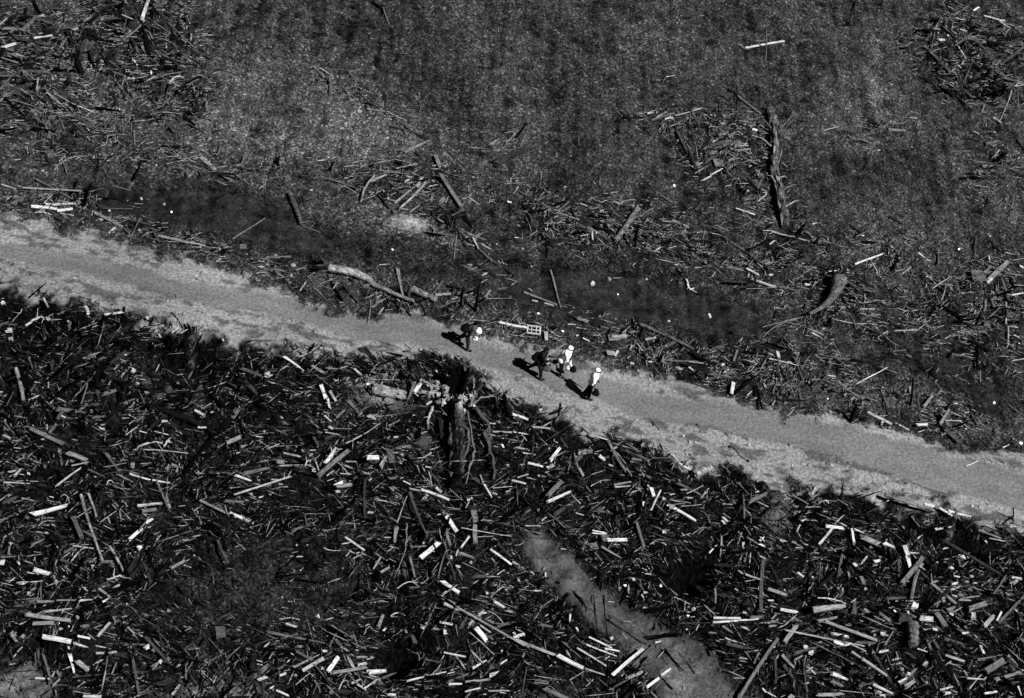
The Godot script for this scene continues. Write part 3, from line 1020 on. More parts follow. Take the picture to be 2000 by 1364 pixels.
func ragged_trunk(called: String, label: String, line: Array, wide: float, tone: float, pale_top: float, core: float, limbs: int):
	# a rotten trunk along a bent line on the ground: a dark core, torn ridges over it, slabs fallen off beside it
	var n := 26
	var mid: Vector2 = line[line.size() / 2]
	var o := thing(called, label, "trunk", Vector3(mid.x, height(mid.x, mid.y), mid.y))
	var axis := []
	for i in n + 1:
		var f := float(i) / n * (line.size() - 1)
		var a: Vector2 = line[mini(int(f), line.size() - 2)]
		var b: Vector2 = line[mini(int(f), line.size() - 2) + 1]
		var p := a.lerp(b, f - mini(int(f), line.size() - 2))
		axis.append(Vector3(p.x - mid.x, height(p.x, p.y) - height(mid.x, mid.y) + wide * 0.5, p.y - mid.y))
	var radii := []
	var tones := []
	for i in n + 1:
		radii.append(wide * 0.42 * rng.randf_range(0.78, 1.15))
		tones.append(clampf(tone * core * rng.randf_range(0.2, 1.8), 0.005, 0.4))
	mesh_node("core", tube_mesh(axis, radii, 13, tones, 0.22, true, 0.6), bark, o)
	for k in 8:
		var ang: float = [0.1, 0.5, 0.9, 1.3, 1.7, 0.7, 1.1, 2.7][k]
		var i0 := rng.randi_range(0, 3) if k < 5 else rng.randi_range(6, 14)
		var i1 := mini(i0 + rng.randi_range(6, 20), n)
		var pts := []
		var rr := []
		var tt := []
		for i in range(i0, i1 + 1):
			var dir: Vector3 = ((axis[mini(i + 1, n)] as Vector3) - axis[maxi(i - 1, 0)]).normalized()
			var side := dir.cross(Vector3.UP).normalized()
			pts.append((axis[i] as Vector3) + (side * -cos(ang) + Vector3.UP * sin(ang)) * wide * 0.4 * rng.randf_range(0.8, 1.15))
			rr.append(wide * 0.14 * rng.randf_range(0.3, 1.35) * (0.3 if i == i1 or i == i0 else 1.0))
			tt.append(clampf(tone * rng.randf_range(0.2, 2.2) + (pale_top * rng.randf() if i < 4 else 0.0), 0.006, 0.55))
		mesh_node("ridge", tube_mesh(pts, rr, 7, tt, 0.45, true, 0.75), wood, o)
	for k in limbs:
		var i := rng.randi_range(1, n - 3)
		var out := Vector3(rng.randf_range(0.5, 1.0) * (1.0 if k % 3 else -1.0), rng.randf_range(0.0, 0.5), rng.randf_range(-0.9, 0.4)).normalized()
		var ln := rng.randf_range(0.5, 1.3)
		var from: Vector3 = axis[i]
		var lt := tone * rng.randf_range(0.6, 2.2)
		mesh_node("limb", tube_mesh([from, from + out * ln * 0.35 + Vector3(0, 0.05, 0.04), from + out * ln * 0.7 + Vector3(0.03, 0.02, -0.05), from + out * ln - Vector3(0, 0.1, 0)], [0.055, 0.04, 0.03, 0.012], 6, [lt, lt, lt * 1.2, lt], 0.2), wood, o)
	for k in 5:
		var i := rng.randi_range(2, n - 2)
		var dir: Vector3 = ((axis[i + 1] as Vector3) - axis[i - 1]).normalized()
		var side := dir.cross(Vector3.UP).normalized()
		var ln := rng.randf_range(1.2, 3.0) * wide
		var slab := mesh_node("bark_slab", board_mesh(ln, wide * rng.randf_range(0.15, 0.32), 0.05, tone * rng.randf_range(0.3, 1.3), 1.6), bark, o)
		slab.position = (axis[i] as Vector3) + side * wide * rng.randf_range(0.5, 0.85) * (1.0 if k % 2 else -1.0) - Vector3(0, wide * 0.35, 0)
		slab.rotation = Vector3(0, atan2(-dir.z, dir.x) + rng.randf_range(-0.25, 0.25), 0)


func make_rotten_trunk():
	ragged_trunk("rotten_trunk", "huge dark rotten trunk with torn ridges, lying below the charred hollow stump", [Vector2(-1.49, 3.69), Vector2(-1.28, 5), Vector2(-.92, 6.25), Vector2(-.65, 7.72)], 0.66, 0.045, 0.9, 0.22, 0)
	ragged_trunk("fallen_trunk", "long dark crooked fallen trunk, splintered along its length, in the upper litter", [Vector2(8.72, -20.89), Vector2(9.08, -18.31), Vector2(9.21, -16.16), Vector2(9.63, -14.8), Vector2(10.12, -12.4)], 0.44, 0.15, 0.1, 0.75, 7)


func make_flared_trunk():
	var a := Vector2(12.64, -9.33)
	var b := Vector2(11.55, -6.8)
	var mid := (a + b) / 2.0
	var o := thing("flared_trunk", "grey flared root trunk tapering to a thin torn end in the litter", "trunk", Vector3(mid.x, height(mid.x, mid.y), mid.y))
	var pts := []
	var radii := []
	var tones := []
	var n := 12
	for i in n + 1:
		var f := float(i) / n
		var p := a.lerp(b, f) - mid + (b - a).orthogonal() * 0.1 * sin(f * PI)
		var r: float = 0.07 + 0.27 * pow(1.0 - f, 1.8)
		pts.append(Vector3(p.x, r * 0.8 + 0.2, p.y))
		radii.append(r)
		tones.append(rng.randf_range(0.11, 0.16))
	mesh_node("trunk", tube_mesh(pts, radii, 20, tones, 0.16, true, 0.55), wood, o)
	var d := (a - b).normalized()
	var end := mesh_node("broken_end", disc_mesh(0.31, 0.2, 0.02, 1.0), wood, o)
	end.position = (pts[0] as Vector3) + Vector3(d.x, 0, d.y) * 0.02
	end.rotation.y = atan2(-d.y, d.x)
	for k in 16:
		var ang := TAU * k / 16.0 + 0.3
		var back := Vector3(d.x, 0, d.y)
		var side := back.cross(Vector3.UP)
		var out := (side * cos(ang) + Vector3.UP * sin(ang) * 0.8 + back * rng.randf_range(0.1, 0.6)).normalized()
		var from: Vector3 = (pts[0] as Vector3) + out * 0.15
		var l := rng.randf_range(0.35, 0.95)
		var t := rng.randf_range(0.012, 0.07) if k % 4 else rng.randf_range(0.12, 0.3)
		var r := rng.randf_range(0.04, 0.09)
		var droop := Vector3(0, -0.1 * l, 0)
		mesh_node("root", tube_mesh([from, from + out * l * 0.35 + Vector3(0.03, 0, 0.04), from + out * l * 0.7 + droop + Vector3(-0.05, 0, 0.05), from + out * l + droop * 3.5], [r, r * 0.75, r * 0.5, r * 0.2], 7, [t, t * 1.2, t, t], 0.25), wood, o)
	var clod := mesh_node("root_soil", stone_mesh(0.3, 0.012), rock, o)
	clod.position = (pts[0] as Vector3) + Vector3(d.x, -0.1, d.y) * 0.22


func make_pathside_log():
	var line := [Vector2(-7.85, -1.65), Vector2(-7.39, -1.67), Vector2(-6.81, -1.72), Vector2(-6.3, -1.67), Vector2(-5.91, -1.44), Vector2(-5.25, -1.32), Vector2(-4.71, -1.25), Vector2(-4.25, -1.15)]
	var mid: Vector2 = line[3]
	var o := thing("log", "big pale log with a dark root end, bent at its middle, lying along the path", "log", Vector3(mid.x, height(mid.x, mid.y), mid.y), 0.0, "large logs and trunks")
	var pts := []
	var radii := []
	var tones := []
	for i in 29:
		var f := i / 4.0
		var k := mini(int(f), 6)
		var p: Vector2 = (line[k] as Vector2).lerp(line[k + 1], f - k)
		pts.append(Vector3(p.x - mid.x, height(p.x, p.y) - height(mid.x, mid.y) + 0.22, p.y - mid.y))
		radii.append(lerpf(0.165, 0.08, smoothstep(0.3, 0.75, f / 7.0)) * rng.randf_range(0.92, 1.08) * (0.7 if i == 28 else 1.0))
		tones.append(rng.randf_range(0.28, 0.38) if i < 14 else rng.randf_range(0.16, 0.22))
	mesh_node("trunk", tube_mesh(pts, radii, 14, tones, 0.09, true, 0.4), wood, o)
	for k in 9:
		var out := Vector3(-0.8, rng.randf_range(-0.3, 0.7), rng.randf_range(-0.9, 0.9)).normalized()
		var from: Vector3 = (pts[0] as Vector3) + out * 0.05
		var l := rng.randf_range(0.3, 0.9)
		var t := rng.randf_range(0.008, 0.06)
		mesh_node("root", tube_mesh([from, from + out * l * 0.4 + Vector3(0, 0.02, 0.05), from + out * l - Vector3(0, 0.15, 0)], [0.12, 0.07, 0.02], 8, [t, t * 1.4, t], 0.25), bark, o)


# ---------------------------------------------------------------- people
func skin(st: SurfaceTool, bones: Array, cell: float, k: float, tone: float):
	# one closed surface round tapered bones [from, to, radius, radius]: surface nets on a smooth union
	var lo := Vector3(1e9, 1e9, 1e9)
	var hi := -lo
	for b in bones:
		for e in 2:
			var r: Vector3 = Vector3.ONE * (b[2 + e] + 2.5 * cell)
			lo = lo.min((b[e] as Vector3) - r)
			hi = hi.max((b[e] as Vector3) + r)
	var nx := int((hi.x - lo.x) / cell) + 2
	var ny := int((hi.y - lo.y) / cell) + 2
	var nz := int((hi.z - lo.z) / cell) + 2
	var field := PackedFloat32Array()
	field.resize(nx * ny * nz)
	field.fill(9.0)
	for b in bones:
		var a: Vector3 = b[0]
		var c: Vector3 = b[1]
		var ra: float = b[2]
		var rb: float = b[3]
		var ba := c - a
		var len2 := maxf(ba.length_squared(), 1e-9)
		var m := maxf(ra, rb) + k + 2.0 * cell
		var p0 := ((a.min(c) - Vector3.ONE * m - lo) / cell).max(Vector3.ZERO)
		var p1 := (a.max(c) + Vector3.ONE * m - lo) / cell
		for z in range(int(p0.z), mini(int(p1.z) + 2, nz)):
			for y in range(int(p0.y), mini(int(p1.y) + 2, ny)):
				for x in range(int(p0.x), mini(int(p1.x) + 2, nx)):
					var p := lo + Vector3(x, y, z) * cell - a
					var t := clampf(p.dot(ba) / len2, 0.0, 1.0)
					var d := (p - ba * t).length() - lerpf(ra, rb, t)
					var at := (z * ny + y) * nx + x
					var f := field[at]
					var h := maxf(k - absf(d - f), 0.0) / k
					field[at] = minf(d, f) - h * h * k * 0.25
	var vert := PackedInt32Array()
	vert.resize(nx * ny * nz)
	vert.fill(-1)
	var vs := PackedVector3Array()
	var quads := PackedInt32Array()
	var step := [1, nx, nx * ny]
	for z in nz - 1:
		for y in ny - 1:
			for x in nx - 1:
				var at := (z * ny + y) * nx + x
				var inside_n := 0
				for q in 8:
					if field[at + (q & 1) + ((q >> 1) & 1) * nx + (q >> 2) * nx * ny] < 0.0:
						inside_n += 1
				if inside_n == 0 or inside_n == 8:
					continue
				var sum := Vector3.ZERO
				var cnt := 0
				for e in 12:
					var axis := e / 4
					var o1 := e & 1
					var o2 := (e >> 1) & 1
					var base := Vector3i(0, 0, 0)
					base[(axis + 1) % 3] = o1
					base[(axis + 2) % 3] = o2
					var i0: int = at + base.x + base.y * nx + base.z * nx * ny
					var f0 := field[i0]
					var f1: float = field[i0 + step[axis]]
					if (f0 < 0.0) != (f1 < 0.0):
						var p := Vector3(base)
						p[axis] += f0 / (f0 - f1)
						sum += p
						cnt += 1
				vert[at] = vs.size()
				vs.append(lo + (Vector3(x, y, z) + sum / cnt) * cell)
	for z in range(1, nz - 1):
		for y in range(1, ny - 1):
			for x in range(1, nx - 1):
				var at := (z * ny + y) * nx + x
				for axis in 3:
					var f0 := field[at]
					var f1: float = field[at + step[axis]]
					if (f0 < 0.0) == (f1 < 0.0):
						continue
					var s1: int = step[(axis + 1) % 3]
					var s2: int = step[(axis + 2) % 3]
					var q := [vert[at - s1 - s2], vert[at - s2], vert[at], vert[at - s1]]
					if q.min() < 0:
						continue
					if f0 < 0.0:
						q.reverse()
					for n in [0, 1, 2, 0, 2, 3]:
						quads.append(q[n])
	st.set_smooth_group(0)
	for i in quads:
		st.set_color(grey(tone))
		st.set_uv(Vector2.ZERO)
		st.add_vertex(vs[i])


func skinned(bones: Array, cell: float, k: float, tone: float) -> ArrayMesh:
	var st := started(true)
	skin(st, bones, cell, k, tone)
	st.index()
	return done(st)


func grown(bones: Array, by: float) -> Array:
	var res := []
	for b in bones:
		res.append([b[0], b[1], b[2] + by, b[3] + by])
	return res


func person(label: String, x: float, z: float, yaw: float, s: Dictionary) -> Dictionary:
	# a walking figure that faces +x; its right side is +z
	var size: float = s.size / 1.7
	var lean := deg_to_rad(s.lean)
	var hip := Vector3(0, 0.9, 0) * size
	var up := Vector3(sin(lean), cos(lean), 0)
	var chest := hip + up * 0.33 * size
	var neck := hip + up * 0.53 * size
	var look := deg_to_rad(s.lean * 0.6 + s.get("nod", 8.0))
	var head_up := Vector3(sin(look), cos(look), 0)
	var face := Vector3(cos(look), -sin(look), 0)
	var head := neck + head_up * 0.17 * size
	var J := {"hip": hip, "chest": chest, "neck": neck, "head": head}
	var legs := []
	var feet := []
	var low := 9.0
	for i in 2:
		var sd := 1.0 if i == 0 else -1.0
		var th := deg_to_rad(s.legs[i][0])
		var kn := deg_to_rad(s.legs[i][1])
		var h := hip + Vector3(0, -0.03, sd * 0.09) * size
		var knee := h + Vector3(sin(th), -cos(th), sd * 0.02) * 0.42 * size
		var ank := knee + Vector3(sin(th - kn), -cos(th - kn), 0) * 0.4 * size
		var ft := th - kn + deg_to_rad(s.legs[i][2])
		var toe := ank + Vector3(cos(ft), sin(ft), 0) * 0.17 * size + Vector3(0, -0.04, 0) * size
		var heel := ank + Vector3(-cos(ft) * 0.05, -0.045, 0) * size
		legs.append_array([[h, knee, 0.085 * size, 0.058 * size], [knee, ank, 0.056 * size, 0.038 * size]])
		feet.append_array([[heel, toe, 0.035 * size, 0.03 * size], [ank, heel.lerp(toe, 0.4), 0.04 * size, 0.035 * size]])
		low = minf(low, minf(toe.y, heel.y) - 0.035 * size)
		J["ankle%d" % i] = ank
	var torso := [[hip + Vector3(0, 0, -0.05) * size, hip + Vector3(0, 0, 0.05) * size, 0.115 * size, 0.115 * size], [hip, chest, 0.115 * size, 0.13 * size],
		[chest + Vector3(0, 0, -0.06) * size, chest + Vector3(0, 0, 0.06) * size, 0.115 * size, 0.115 * size], [chest, neck - up * 0.04 * size, 0.12 * size, 0.07 * size],
		[neck + Vector3(0, -0.045, -0.15) * size, neck + Vector3(0, -0.045, 0.15) * size, 0.06 * size, 0.06 * size]]
	var arms := []
	var hands := []
	for i in 2:
		var sd := 1.0 if i == 0 else -1.0
		var f := deg_to_rad(s.arms[i][0])
		var outw := deg_to_rad(s.arms[i][1])
		var el := deg_to_rad(s.arms[i][2])
		var sh := neck + Vector3(0, -0.05, sd * 0.18) * size
		var elbow := sh + Vector3(sin(f) * cos(outw), -cos(f) * cos(outw), sd * sin(outw)) * 0.28 * size
		var fd := Vector3(sin(f + el) * cos(outw * 0.5), -cos(f + el) * cos(outw * 0.5), sd * sin(outw * 0.5))
		var wrist := elbow + fd * 0.25 * size
		arms.append_array([[sh, elbow, 0.05 * size, 0.042 * size], [elbow, wrist, 0.04 * size, 0.028 * size]])
		# hand: palm, four bent fingers of unequal length and a thumb off its side
		var across := Vector3(0, 0, 1).cross(fd).normalized()
		var palm := wrist + fd * 0.055 * size
		var wide := fd.cross(Vector3(0, 0, sd)).normalized()
		var bones := [[wrist, palm, 0.026 * size, 0.022 * size]]
		for k in 4:
			var o := wide * (k - 1.5) * 0.019 * size
			var l: float = [0.062, 0.074, 0.07, 0.052][k] * size
			var kn := palm + o + fd * 0.02 * size
			var curl := (fd * 0.6 + Vector3(0, 0, -sd) * 0.6).normalized()
			bones.append_array([[wrist.lerp(palm, 0.7) + o * 0.8, kn, 0.012 * size, 0.0105 * size], [kn, kn + fd * l * 0.5, 0.0095 * size, 0.009 * size], [kn + fd * l * 0.5, kn + fd * l * 0.5 + curl * l * 0.5, 0.009 * size, 0.0075 * size]])
		var tb := wrist + fd * 0.025 * size + wide * 0.022 * size
		bones.append_array([[tb, tb + (wide * 0.8 + fd * 0.6) * 0.032 * size, 0.012 * size, 0.01 * size], [tb + (wide * 0.8 + fd * 0.6) * 0.032 * size, tb + (wide * 0.6 + fd * 1.4) * 0.045 * size, 0.01 * size, 0.008 * size]])
		hands.append(bones)
		J["hand%d" % i] = palm + fd * 0.03 * size
		J["shoulder%d" % i] = sh
	var side := Vector3(0, 0, 1)
	var skull := [[neck - up * 0.02 * size, head - head_up * 0.05 * size, 0.05 * size, 0.052 * size], [head - face * 0.02 * size, head + face * 0.025 * size + head_up * 0.01 * size, 0.088 * size, 0.078 * size],
		[head - head_up * 0.05 * size + face * 0.02 * size, head - head_up * 0.085 * size + face * 0.06 * size, 0.062 * size, 0.034 * size],
		[head + face * 0.088 * size - head_up * 0.0 * size, head + face * 0.11 * size - head_up * 0.035 * size, 0.011 * size, 0.016 * size]]
	for sd: float in [-1.0, 1.0]:
		skull.append([head + side * sd * 0.083 * size - head_up * 0.0 * size, head + side * sd * 0.088 * size - head_up * 0.045 * size, 0.017 * size, 0.011 * size])
	var o := thing("person", label, "person", Vector3(x, height(x, z) - low + 0.004, z), yaw, "people walking along the path")
	var st := started(true)
	skin(st, torso + legs + feet + arms, 0.022 * size, 0.05 * size, s.skin)
	skin(st, skull, 0.011 * size, 0.02 * size, s.skin)
	for b: Array in hands:
		skin(st, b, 0.006 * size, 0.008 * size, s.skin)
	st.index()
	mesh_node("body", done(st), cloth, o)
	for sd: float in [-1.0, 1.0]:
		var eye := SphereMesh.new()
		eye.radius = 0.011 * size; eye.height = 0.022 * size; eye.radial_segments = 8; eye.rings = 4
		var em := StandardMaterial3D.new()
		em.albedo_color = Color(0.06, 0.06, 0.06)
		mesh_node("eye", eye, em, o).position = head + face * 0.093 * size + side * sd * 0.034 * size + head_up * 0.008 * size
	mesh_node("mouth", tube_mesh([head + face * 0.088 * size - head_up * 0.07 * size - side * 0.024 * size, head + face * 0.097 * size - head_up * 0.07 * size, head + face * 0.088 * size - head_up * 0.07 * size + side * 0.024 * size], [0.004, 0.007, 0.004], 6, [s.skin * 0.5, s.skin * 0.5, s.skin * 0.5]), cloth, o)
	# clothes follow the bones they cover
	var sleeve: float = s.get("sleeve", 1.0)
	var top := grown(torso, 0.016 + s.get("loose", 0.0))
	for i in 2:
		top.append([arms[i * 2][0], arms[i * 2][1], arms[i * 2][2] + 0.018, arms[i * 2][3] + 0.016])
		if sleeve > 0.5:
			top.append([arms[i * 2 + 1][0], (arms[i * 2 + 1][0] as Vector3).lerp(arms[i * 2 + 1][1], 0.9), arms[i * 2 + 1][2] + 0.016, arms[i * 2 + 1][3] + 0.016])
	if s.has("coat"):
		top.append([hip, hip + Vector3(-0.04, -s.coat, 0), 0.14 * size, 0.15 * size])
	mesh_node(s.get("top_name", "shirt"), skinned(top, 0.02, 0.05, s.top), cloth, o)
	var low_bones := [[hip + Vector3(0, 0, -0.05) * size, hip + Vector3(0, 0, 0.05) * size, 0.128 * size, 0.128 * size]]
	for i in 2:
		var reach: float = s.get("trouser", 0.9)
		low_bones.append([legs[i * 2][0], legs[i * 2][1], legs[i * 2][2] + 0.02, legs[i * 2][3] + 0.02])
		if reach > 0.1:
			low_bones.append([legs[i * 2 + 1][0], (legs[i * 2 + 1][0] as Vector3).lerp(legs[i * 2 + 1][1], reach), legs[i * 2 + 1][2] + 0.022, legs[i * 2 + 1][3] + 0.024])
	if s.has("skirt"):
		var kneel: Vector3 = ((legs[0][1] as Vector3) + (legs[2][1] as Vector3)) / 2.0
		low_bones.append([hip, kneel + Vector3(0, -s.skirt, 0), 0.12 * size, 0.13 * size])
	mesh_node(s.get("low_name", "trousers"), skinned(low_bones, 0.02, 0.03, s.low), cloth, o)
	for i in 2:
		mesh_node("shoe", skinned(grown([feet[i * 2], feet[i * 2 + 1]], 0.008), 0.014, 0.02, s.get("shoe", 0.015)), cloth, o)
	var hair := [[head - face * 0.035 * size + head_up * 0.03 * size, head + face * 0.01 * size + head_up * 0.035 * size, 0.092 * size, 0.082 * size]]
	var hl: float = s.get("hair_length", 0.05)
	hair.append([head - face * 0.05 * size, head - face * 0.06 * size - head_up * hl, 0.075 * size, 0.06 * size])
	mesh_node(s.get("hair_name", "hair"), skinned(hair, 0.014, 0.03, s.hair), cloth, o)
	J["node"] = o
	return J


func bag(called: String, label: String, category: String, at: Vector3, size: Vector3, tone: float, grip: Vector3) -> Node3D:
	# a slack filled bag: bulging body, gathered neck and a carrying strap
	var o := thing(called, label, category, at)
	var hx := size.x / 2
	var hy := size.y / 2
	var hz := size.z / 2
	var bones := [[Vector3(-hx * 0.4, -hy * 0.5, 0), Vector3(hx * 0.4, -hy * 0.5, 0), hz, hz * 0.95], [Vector3(0, -hy * 0.4, 0), Vector3(0, hy * 0.5, 0), hz * 1.05, hz * 0.6], [Vector3(-hx * 0.5, -hy * 0.6, 0), Vector3(-hx * 0.3, hy * 0.2, 0), hz * 0.6, hz * 0.5], [Vector3(hx * 0.5, -hy * 0.6, 0), Vector3(hx * 0.3, hy * 0.2, 0), hz * 0.6, hz * 0.5]]
	mesh_node("sack", skinned(bones, 0.02, 0.06, tone), cloth, o)
	mesh_node("strap", tube_mesh([Vector3(-hx * 0.3, hy * 0.6, 0), (Vector3(-hx * 0.2, hy * 0.6, 0) + grip) * 0.55, grip, (Vector3(hx * 0.2, hy * 0.6, 0) + grip) * 0.55, Vector3(hx * 0.3, hy * 0.6, 0)], [0.018, 0.014, 0.016, 0.014, 0.018], 6, [tone, tone, tone, tone, tone]), cloth, o)
	return o


func of(j: Dictionary, key: String) -> Vector3:
	return (j.node as Node3D).transform * (j[key] as Vector3)


func make_people():
	var dark := 0.009
	# the last walker: leaning far forward, dark clothes, a dark bundle on the back, white bags at the chest
	var a := person("person in dark clothes striding last in line, leaning forward, black hair", -1.8, .63, -0.1, {"size": 1.6, "lean": 26, "legs": [[14, 6, 4], [-30, 10, -14]], "arms": [[-10, 8, 105], [12, 8, 95]], "skin": 0.05, "top": 0.05, "low": 0.014, "hair": 0.006, "hair_length": 0.16, "loose": 0.02})
	bag("back_bundle", "black bundle on the back of the last walker", "bundle", of(a, "chest") + Vector3(-0.24, 0.0, 0.02), Vector3(0.42, 0.42, 0.3), 0.006, Vector3(0.2, 0.22, 0.05))
	bag("white_bag", "upper white plastic bag held at the chest of the last walker", "bag", of(a, "chest") + Vector3(0.25, 0.06, 0.08), Vector3(0.2, 0.28, 0.17), 0.8, Vector3(0.04, -0.1, 0.08))
	bag("white_bag", "lower white plastic bag hanging before the knees of the last walker", "bag", of(a, "chest") + Vector3(0.18, -0.33, 0.1), Vector3(0.2, 0.24, 0.14), 0.8, Vector3(0.12, 0.28, 0.05))
	# the third: black coat, a pole over the shoulder and things slung in front
	var b := person("person in a black coat carrying a pale pole over the shoulder", 1.15, 1.13, -0.2, {"size": 1.6, "lean": 12, "legs": [[24, 14, 4], [-26, 12, -12]], "arms": [[30, 6, 100], [20, 6, 80]], "skin": 0.05, "top": dark, "low": dark, "hair": 0.006, "coat": 0.16, "top_name": "coat", "loose": 0.03})
	var h := of(b, "head")
	bag("back_bundle", "large black sack on the back of the walker with the pole", "bundle", h + Vector3(-0.29, -0.42, 0.0), Vector3(0.38, 0.5, 0.26), 0.006, Vector3(0.2, 0.3, 0.1))
	var pl := mesh_node("carrying_pole", tube_mesh([Vector3(-0.12, -0.55, 0.1), Vector3(0, 0, 0.06), Vector3(0.5, 0.62, -0.05)], [0.022, 0.024, 0.02], 7, [0.6, 0.65, 0.6], 0.05), wood, self)
	pl.position = h + Vector3(0.12, -0.06, 0.06)
	tag(pl, "pale thin pole resting on the shoulder of the walker in black", "pole")
	bag("grey_bag", "grey cloth bag hanging in front of the walker with the pole", "bag", h + Vector3(0.2, -0.76, 0.1), Vector3(0.32, 0.36, 0.2), 0.05, Vector3(0.0, 0.36, 0.02))
	bag("paper_roll", "pale striped bundle at the chest of the walker with the pole", "bundle", h + Vector3(0.14, -0.42, 0.14), Vector3(0.14, 0.34, 0.11), 0.3, Vector3(0, 0.1, 0))
	# the second: white shirt and cap, dark shorts, bags in both hands
	var c := person("person in a white shirt and white cap walking second in line", 1.98, .71, -0.15, {"size": 1.62, "lean": 17, "legs": [[10, 4, 0], [-34, 46, -20]], "arms": [[20, 12, 20], [4, 10, 20]], "skin": 0.07, "top": 0.8, "low": dark, "hair": 0.8, "hair_name": "cap", "trouser": 0.35, "sleeve": 0.0, "loose": 0.05})
	h = of(c, "head")
	bag("black_bag", "black bag hanging in front of the walker in the white shirt", "bag", of(c, "hand0") + Vector3(0.1, 0.0, 0.0), Vector3(0.24, 0.36, 0.17), 0.006, Vector3(-0.1, 0.05, 0.0))
	bag("white_bag", "white bag held low by the walker in the white shirt", "bag", of(c, "hand1") + Vector3(0.02, -0.22, 0.14), Vector3(0.26, 0.36, 0.2), 0.55, Vector3(0, 0.24, -0.12))
	# the leader: white scarf and blouse, long dark skirt, a black bag in the hand
	var d := person("person in a white headscarf and white blouse with a dark skirt, leading the line", 3.28, 1.58, -0.2, {"size": 1.56, "lean": 8, "legs": [[8, 6, 2], [-8, 12, -6]], "arms": [[12, 12, 12], [0, 8, 30]], "skin": 0.06, "top": 0.75, "low": 0.007, "hair": 0.8, "hair_name": "headscarf", "hair_length": 0.14, "skirt": 0.2, "low_name": "skirt", "sleeve": 0.0, "loose": 0.018})
	bag("black_bag", "black bag hanging from the hand of the walker in the headscarf", "bag", of(d, "hand0") + Vector3(0.06, -0.08, 0.03), Vector3(0.3, 0.38, 0.17), 0.006, Vector3(-0.06, 0.14, -0.02))


# ---------------------------------------------------------------- litter nobody could count
func scatter(called: String, label: String, mesh: Mesh, m: Material, places: Array, tints: PackedColorArray):
	var mm := MultiMesh.new()
	mm.transform_format = MultiMesh.TRANSFORM_3D
	mm.use_colors = true
	mm.mesh = mesh
	mm.instance_count = places.size()
	for i in places.size():
		mm.set_instance_transform(i, places[i])
		mm.set_instance_color(i, tints[i])
	var o := MultiMeshInstance3D.new()
	o.name = called
	o.multimesh = mm
	o.material_override = m
	tag(o, label, "", "", "stuff")
	add_child(o)


func in_view(x: float, z: float) -> bool:
	# the trapezoid of ground that the picture shows, with a margin
	var c := -1.0
	var q := [Vector2(-28.5, -13.0), Vector2(22.5, -39.5), Vector2(23.5, 11.5), Vector2(-13.5, 24.5)]
	for i in 4:
		var a: Vector2 = q[i]
		var b: Vector2 = q[(i + 1) % 4]
		if (b - a).cross(Vector2(x, z) - a) < 0.0:
			return false
	return true


func wood_tint(paler := 0.0) -> float:
	var r := rng.randf() + paler
	if r < 0.64:
		return rng.randf_range(0.004, 0.018)
	if r < 0.865:
		return rng.randf_range(0.035, 0.15)
	return rng.randf_range(0.22, 0.85)


func one_bit(shapes: Dictionary, x: float, z: float, d: float, big: float):
	var pick := rng.randf()
	var kind := "splinter" if pick < 0.36 else "sliver" if pick < 0.58 else "twig" if pick < 0.93 else "chip"
	var l := clampf(0.27 * exp(rng.randfn(0.0, 0.6)), 0.06, 1.4) * big
	var w := clampf(0.027 * exp(rng.randfn(0.0, 0.5)), 0.01, 0.13) * big
	# drift lines: neighbours lie nearly the same way
	var yaw := 0.5 + 3.2 * patchy.get_noise_2d(x * 0.25 + 15.0, z * 0.25) + rng.randfn(0.0, 0.45)
	if rng.randf() < 0.3:
		yaw = rng.randf() * PI
	var b := Basis(Vector3.UP, yaw) * Basis(Vector3(0, 0, 1), rng.randfn(0.0, 0.13)) * Basis(Vector3.RIGHT, rng.randf_range(-0.6, 0.6))
	var s := Vector3(l, w * rng.randf_range(0.4, 0.9), w)
	var dim := 1.0
	if rng.randf() < 0.022:
		# now and then a big dark slab or rotten limb in the heap
		s = Vector3(rng.randf_range(0.5, 1.6), rng.randf_range(0.03, 0.1), rng.randf_range(0.05, 0.17))
		kind = "splinter"
		dim = 0.3
	if kind == "twig":
		s = Vector3(l * 1.3, w * 0.5, w * 0.5)
	elif kind == "chip":
		s = Vector3(w * 2.6, w * 0.7, w * 1.8)
	shapes[kind][0].append(Transform3D(b.scaled_local(s), Vector3(x, height(x, z) + 0.01 + absf(rng.randfn(0.0, 0.085)) * clampf(d * 1.4, 0.2, 1.0), z)))
	shapes[kind][1].append(grey(wood_tint(0.27 if big < 1.0 else 0.0) * (0.7 if kind == "twig" else 0.45 if kind == "chip" else dim)))


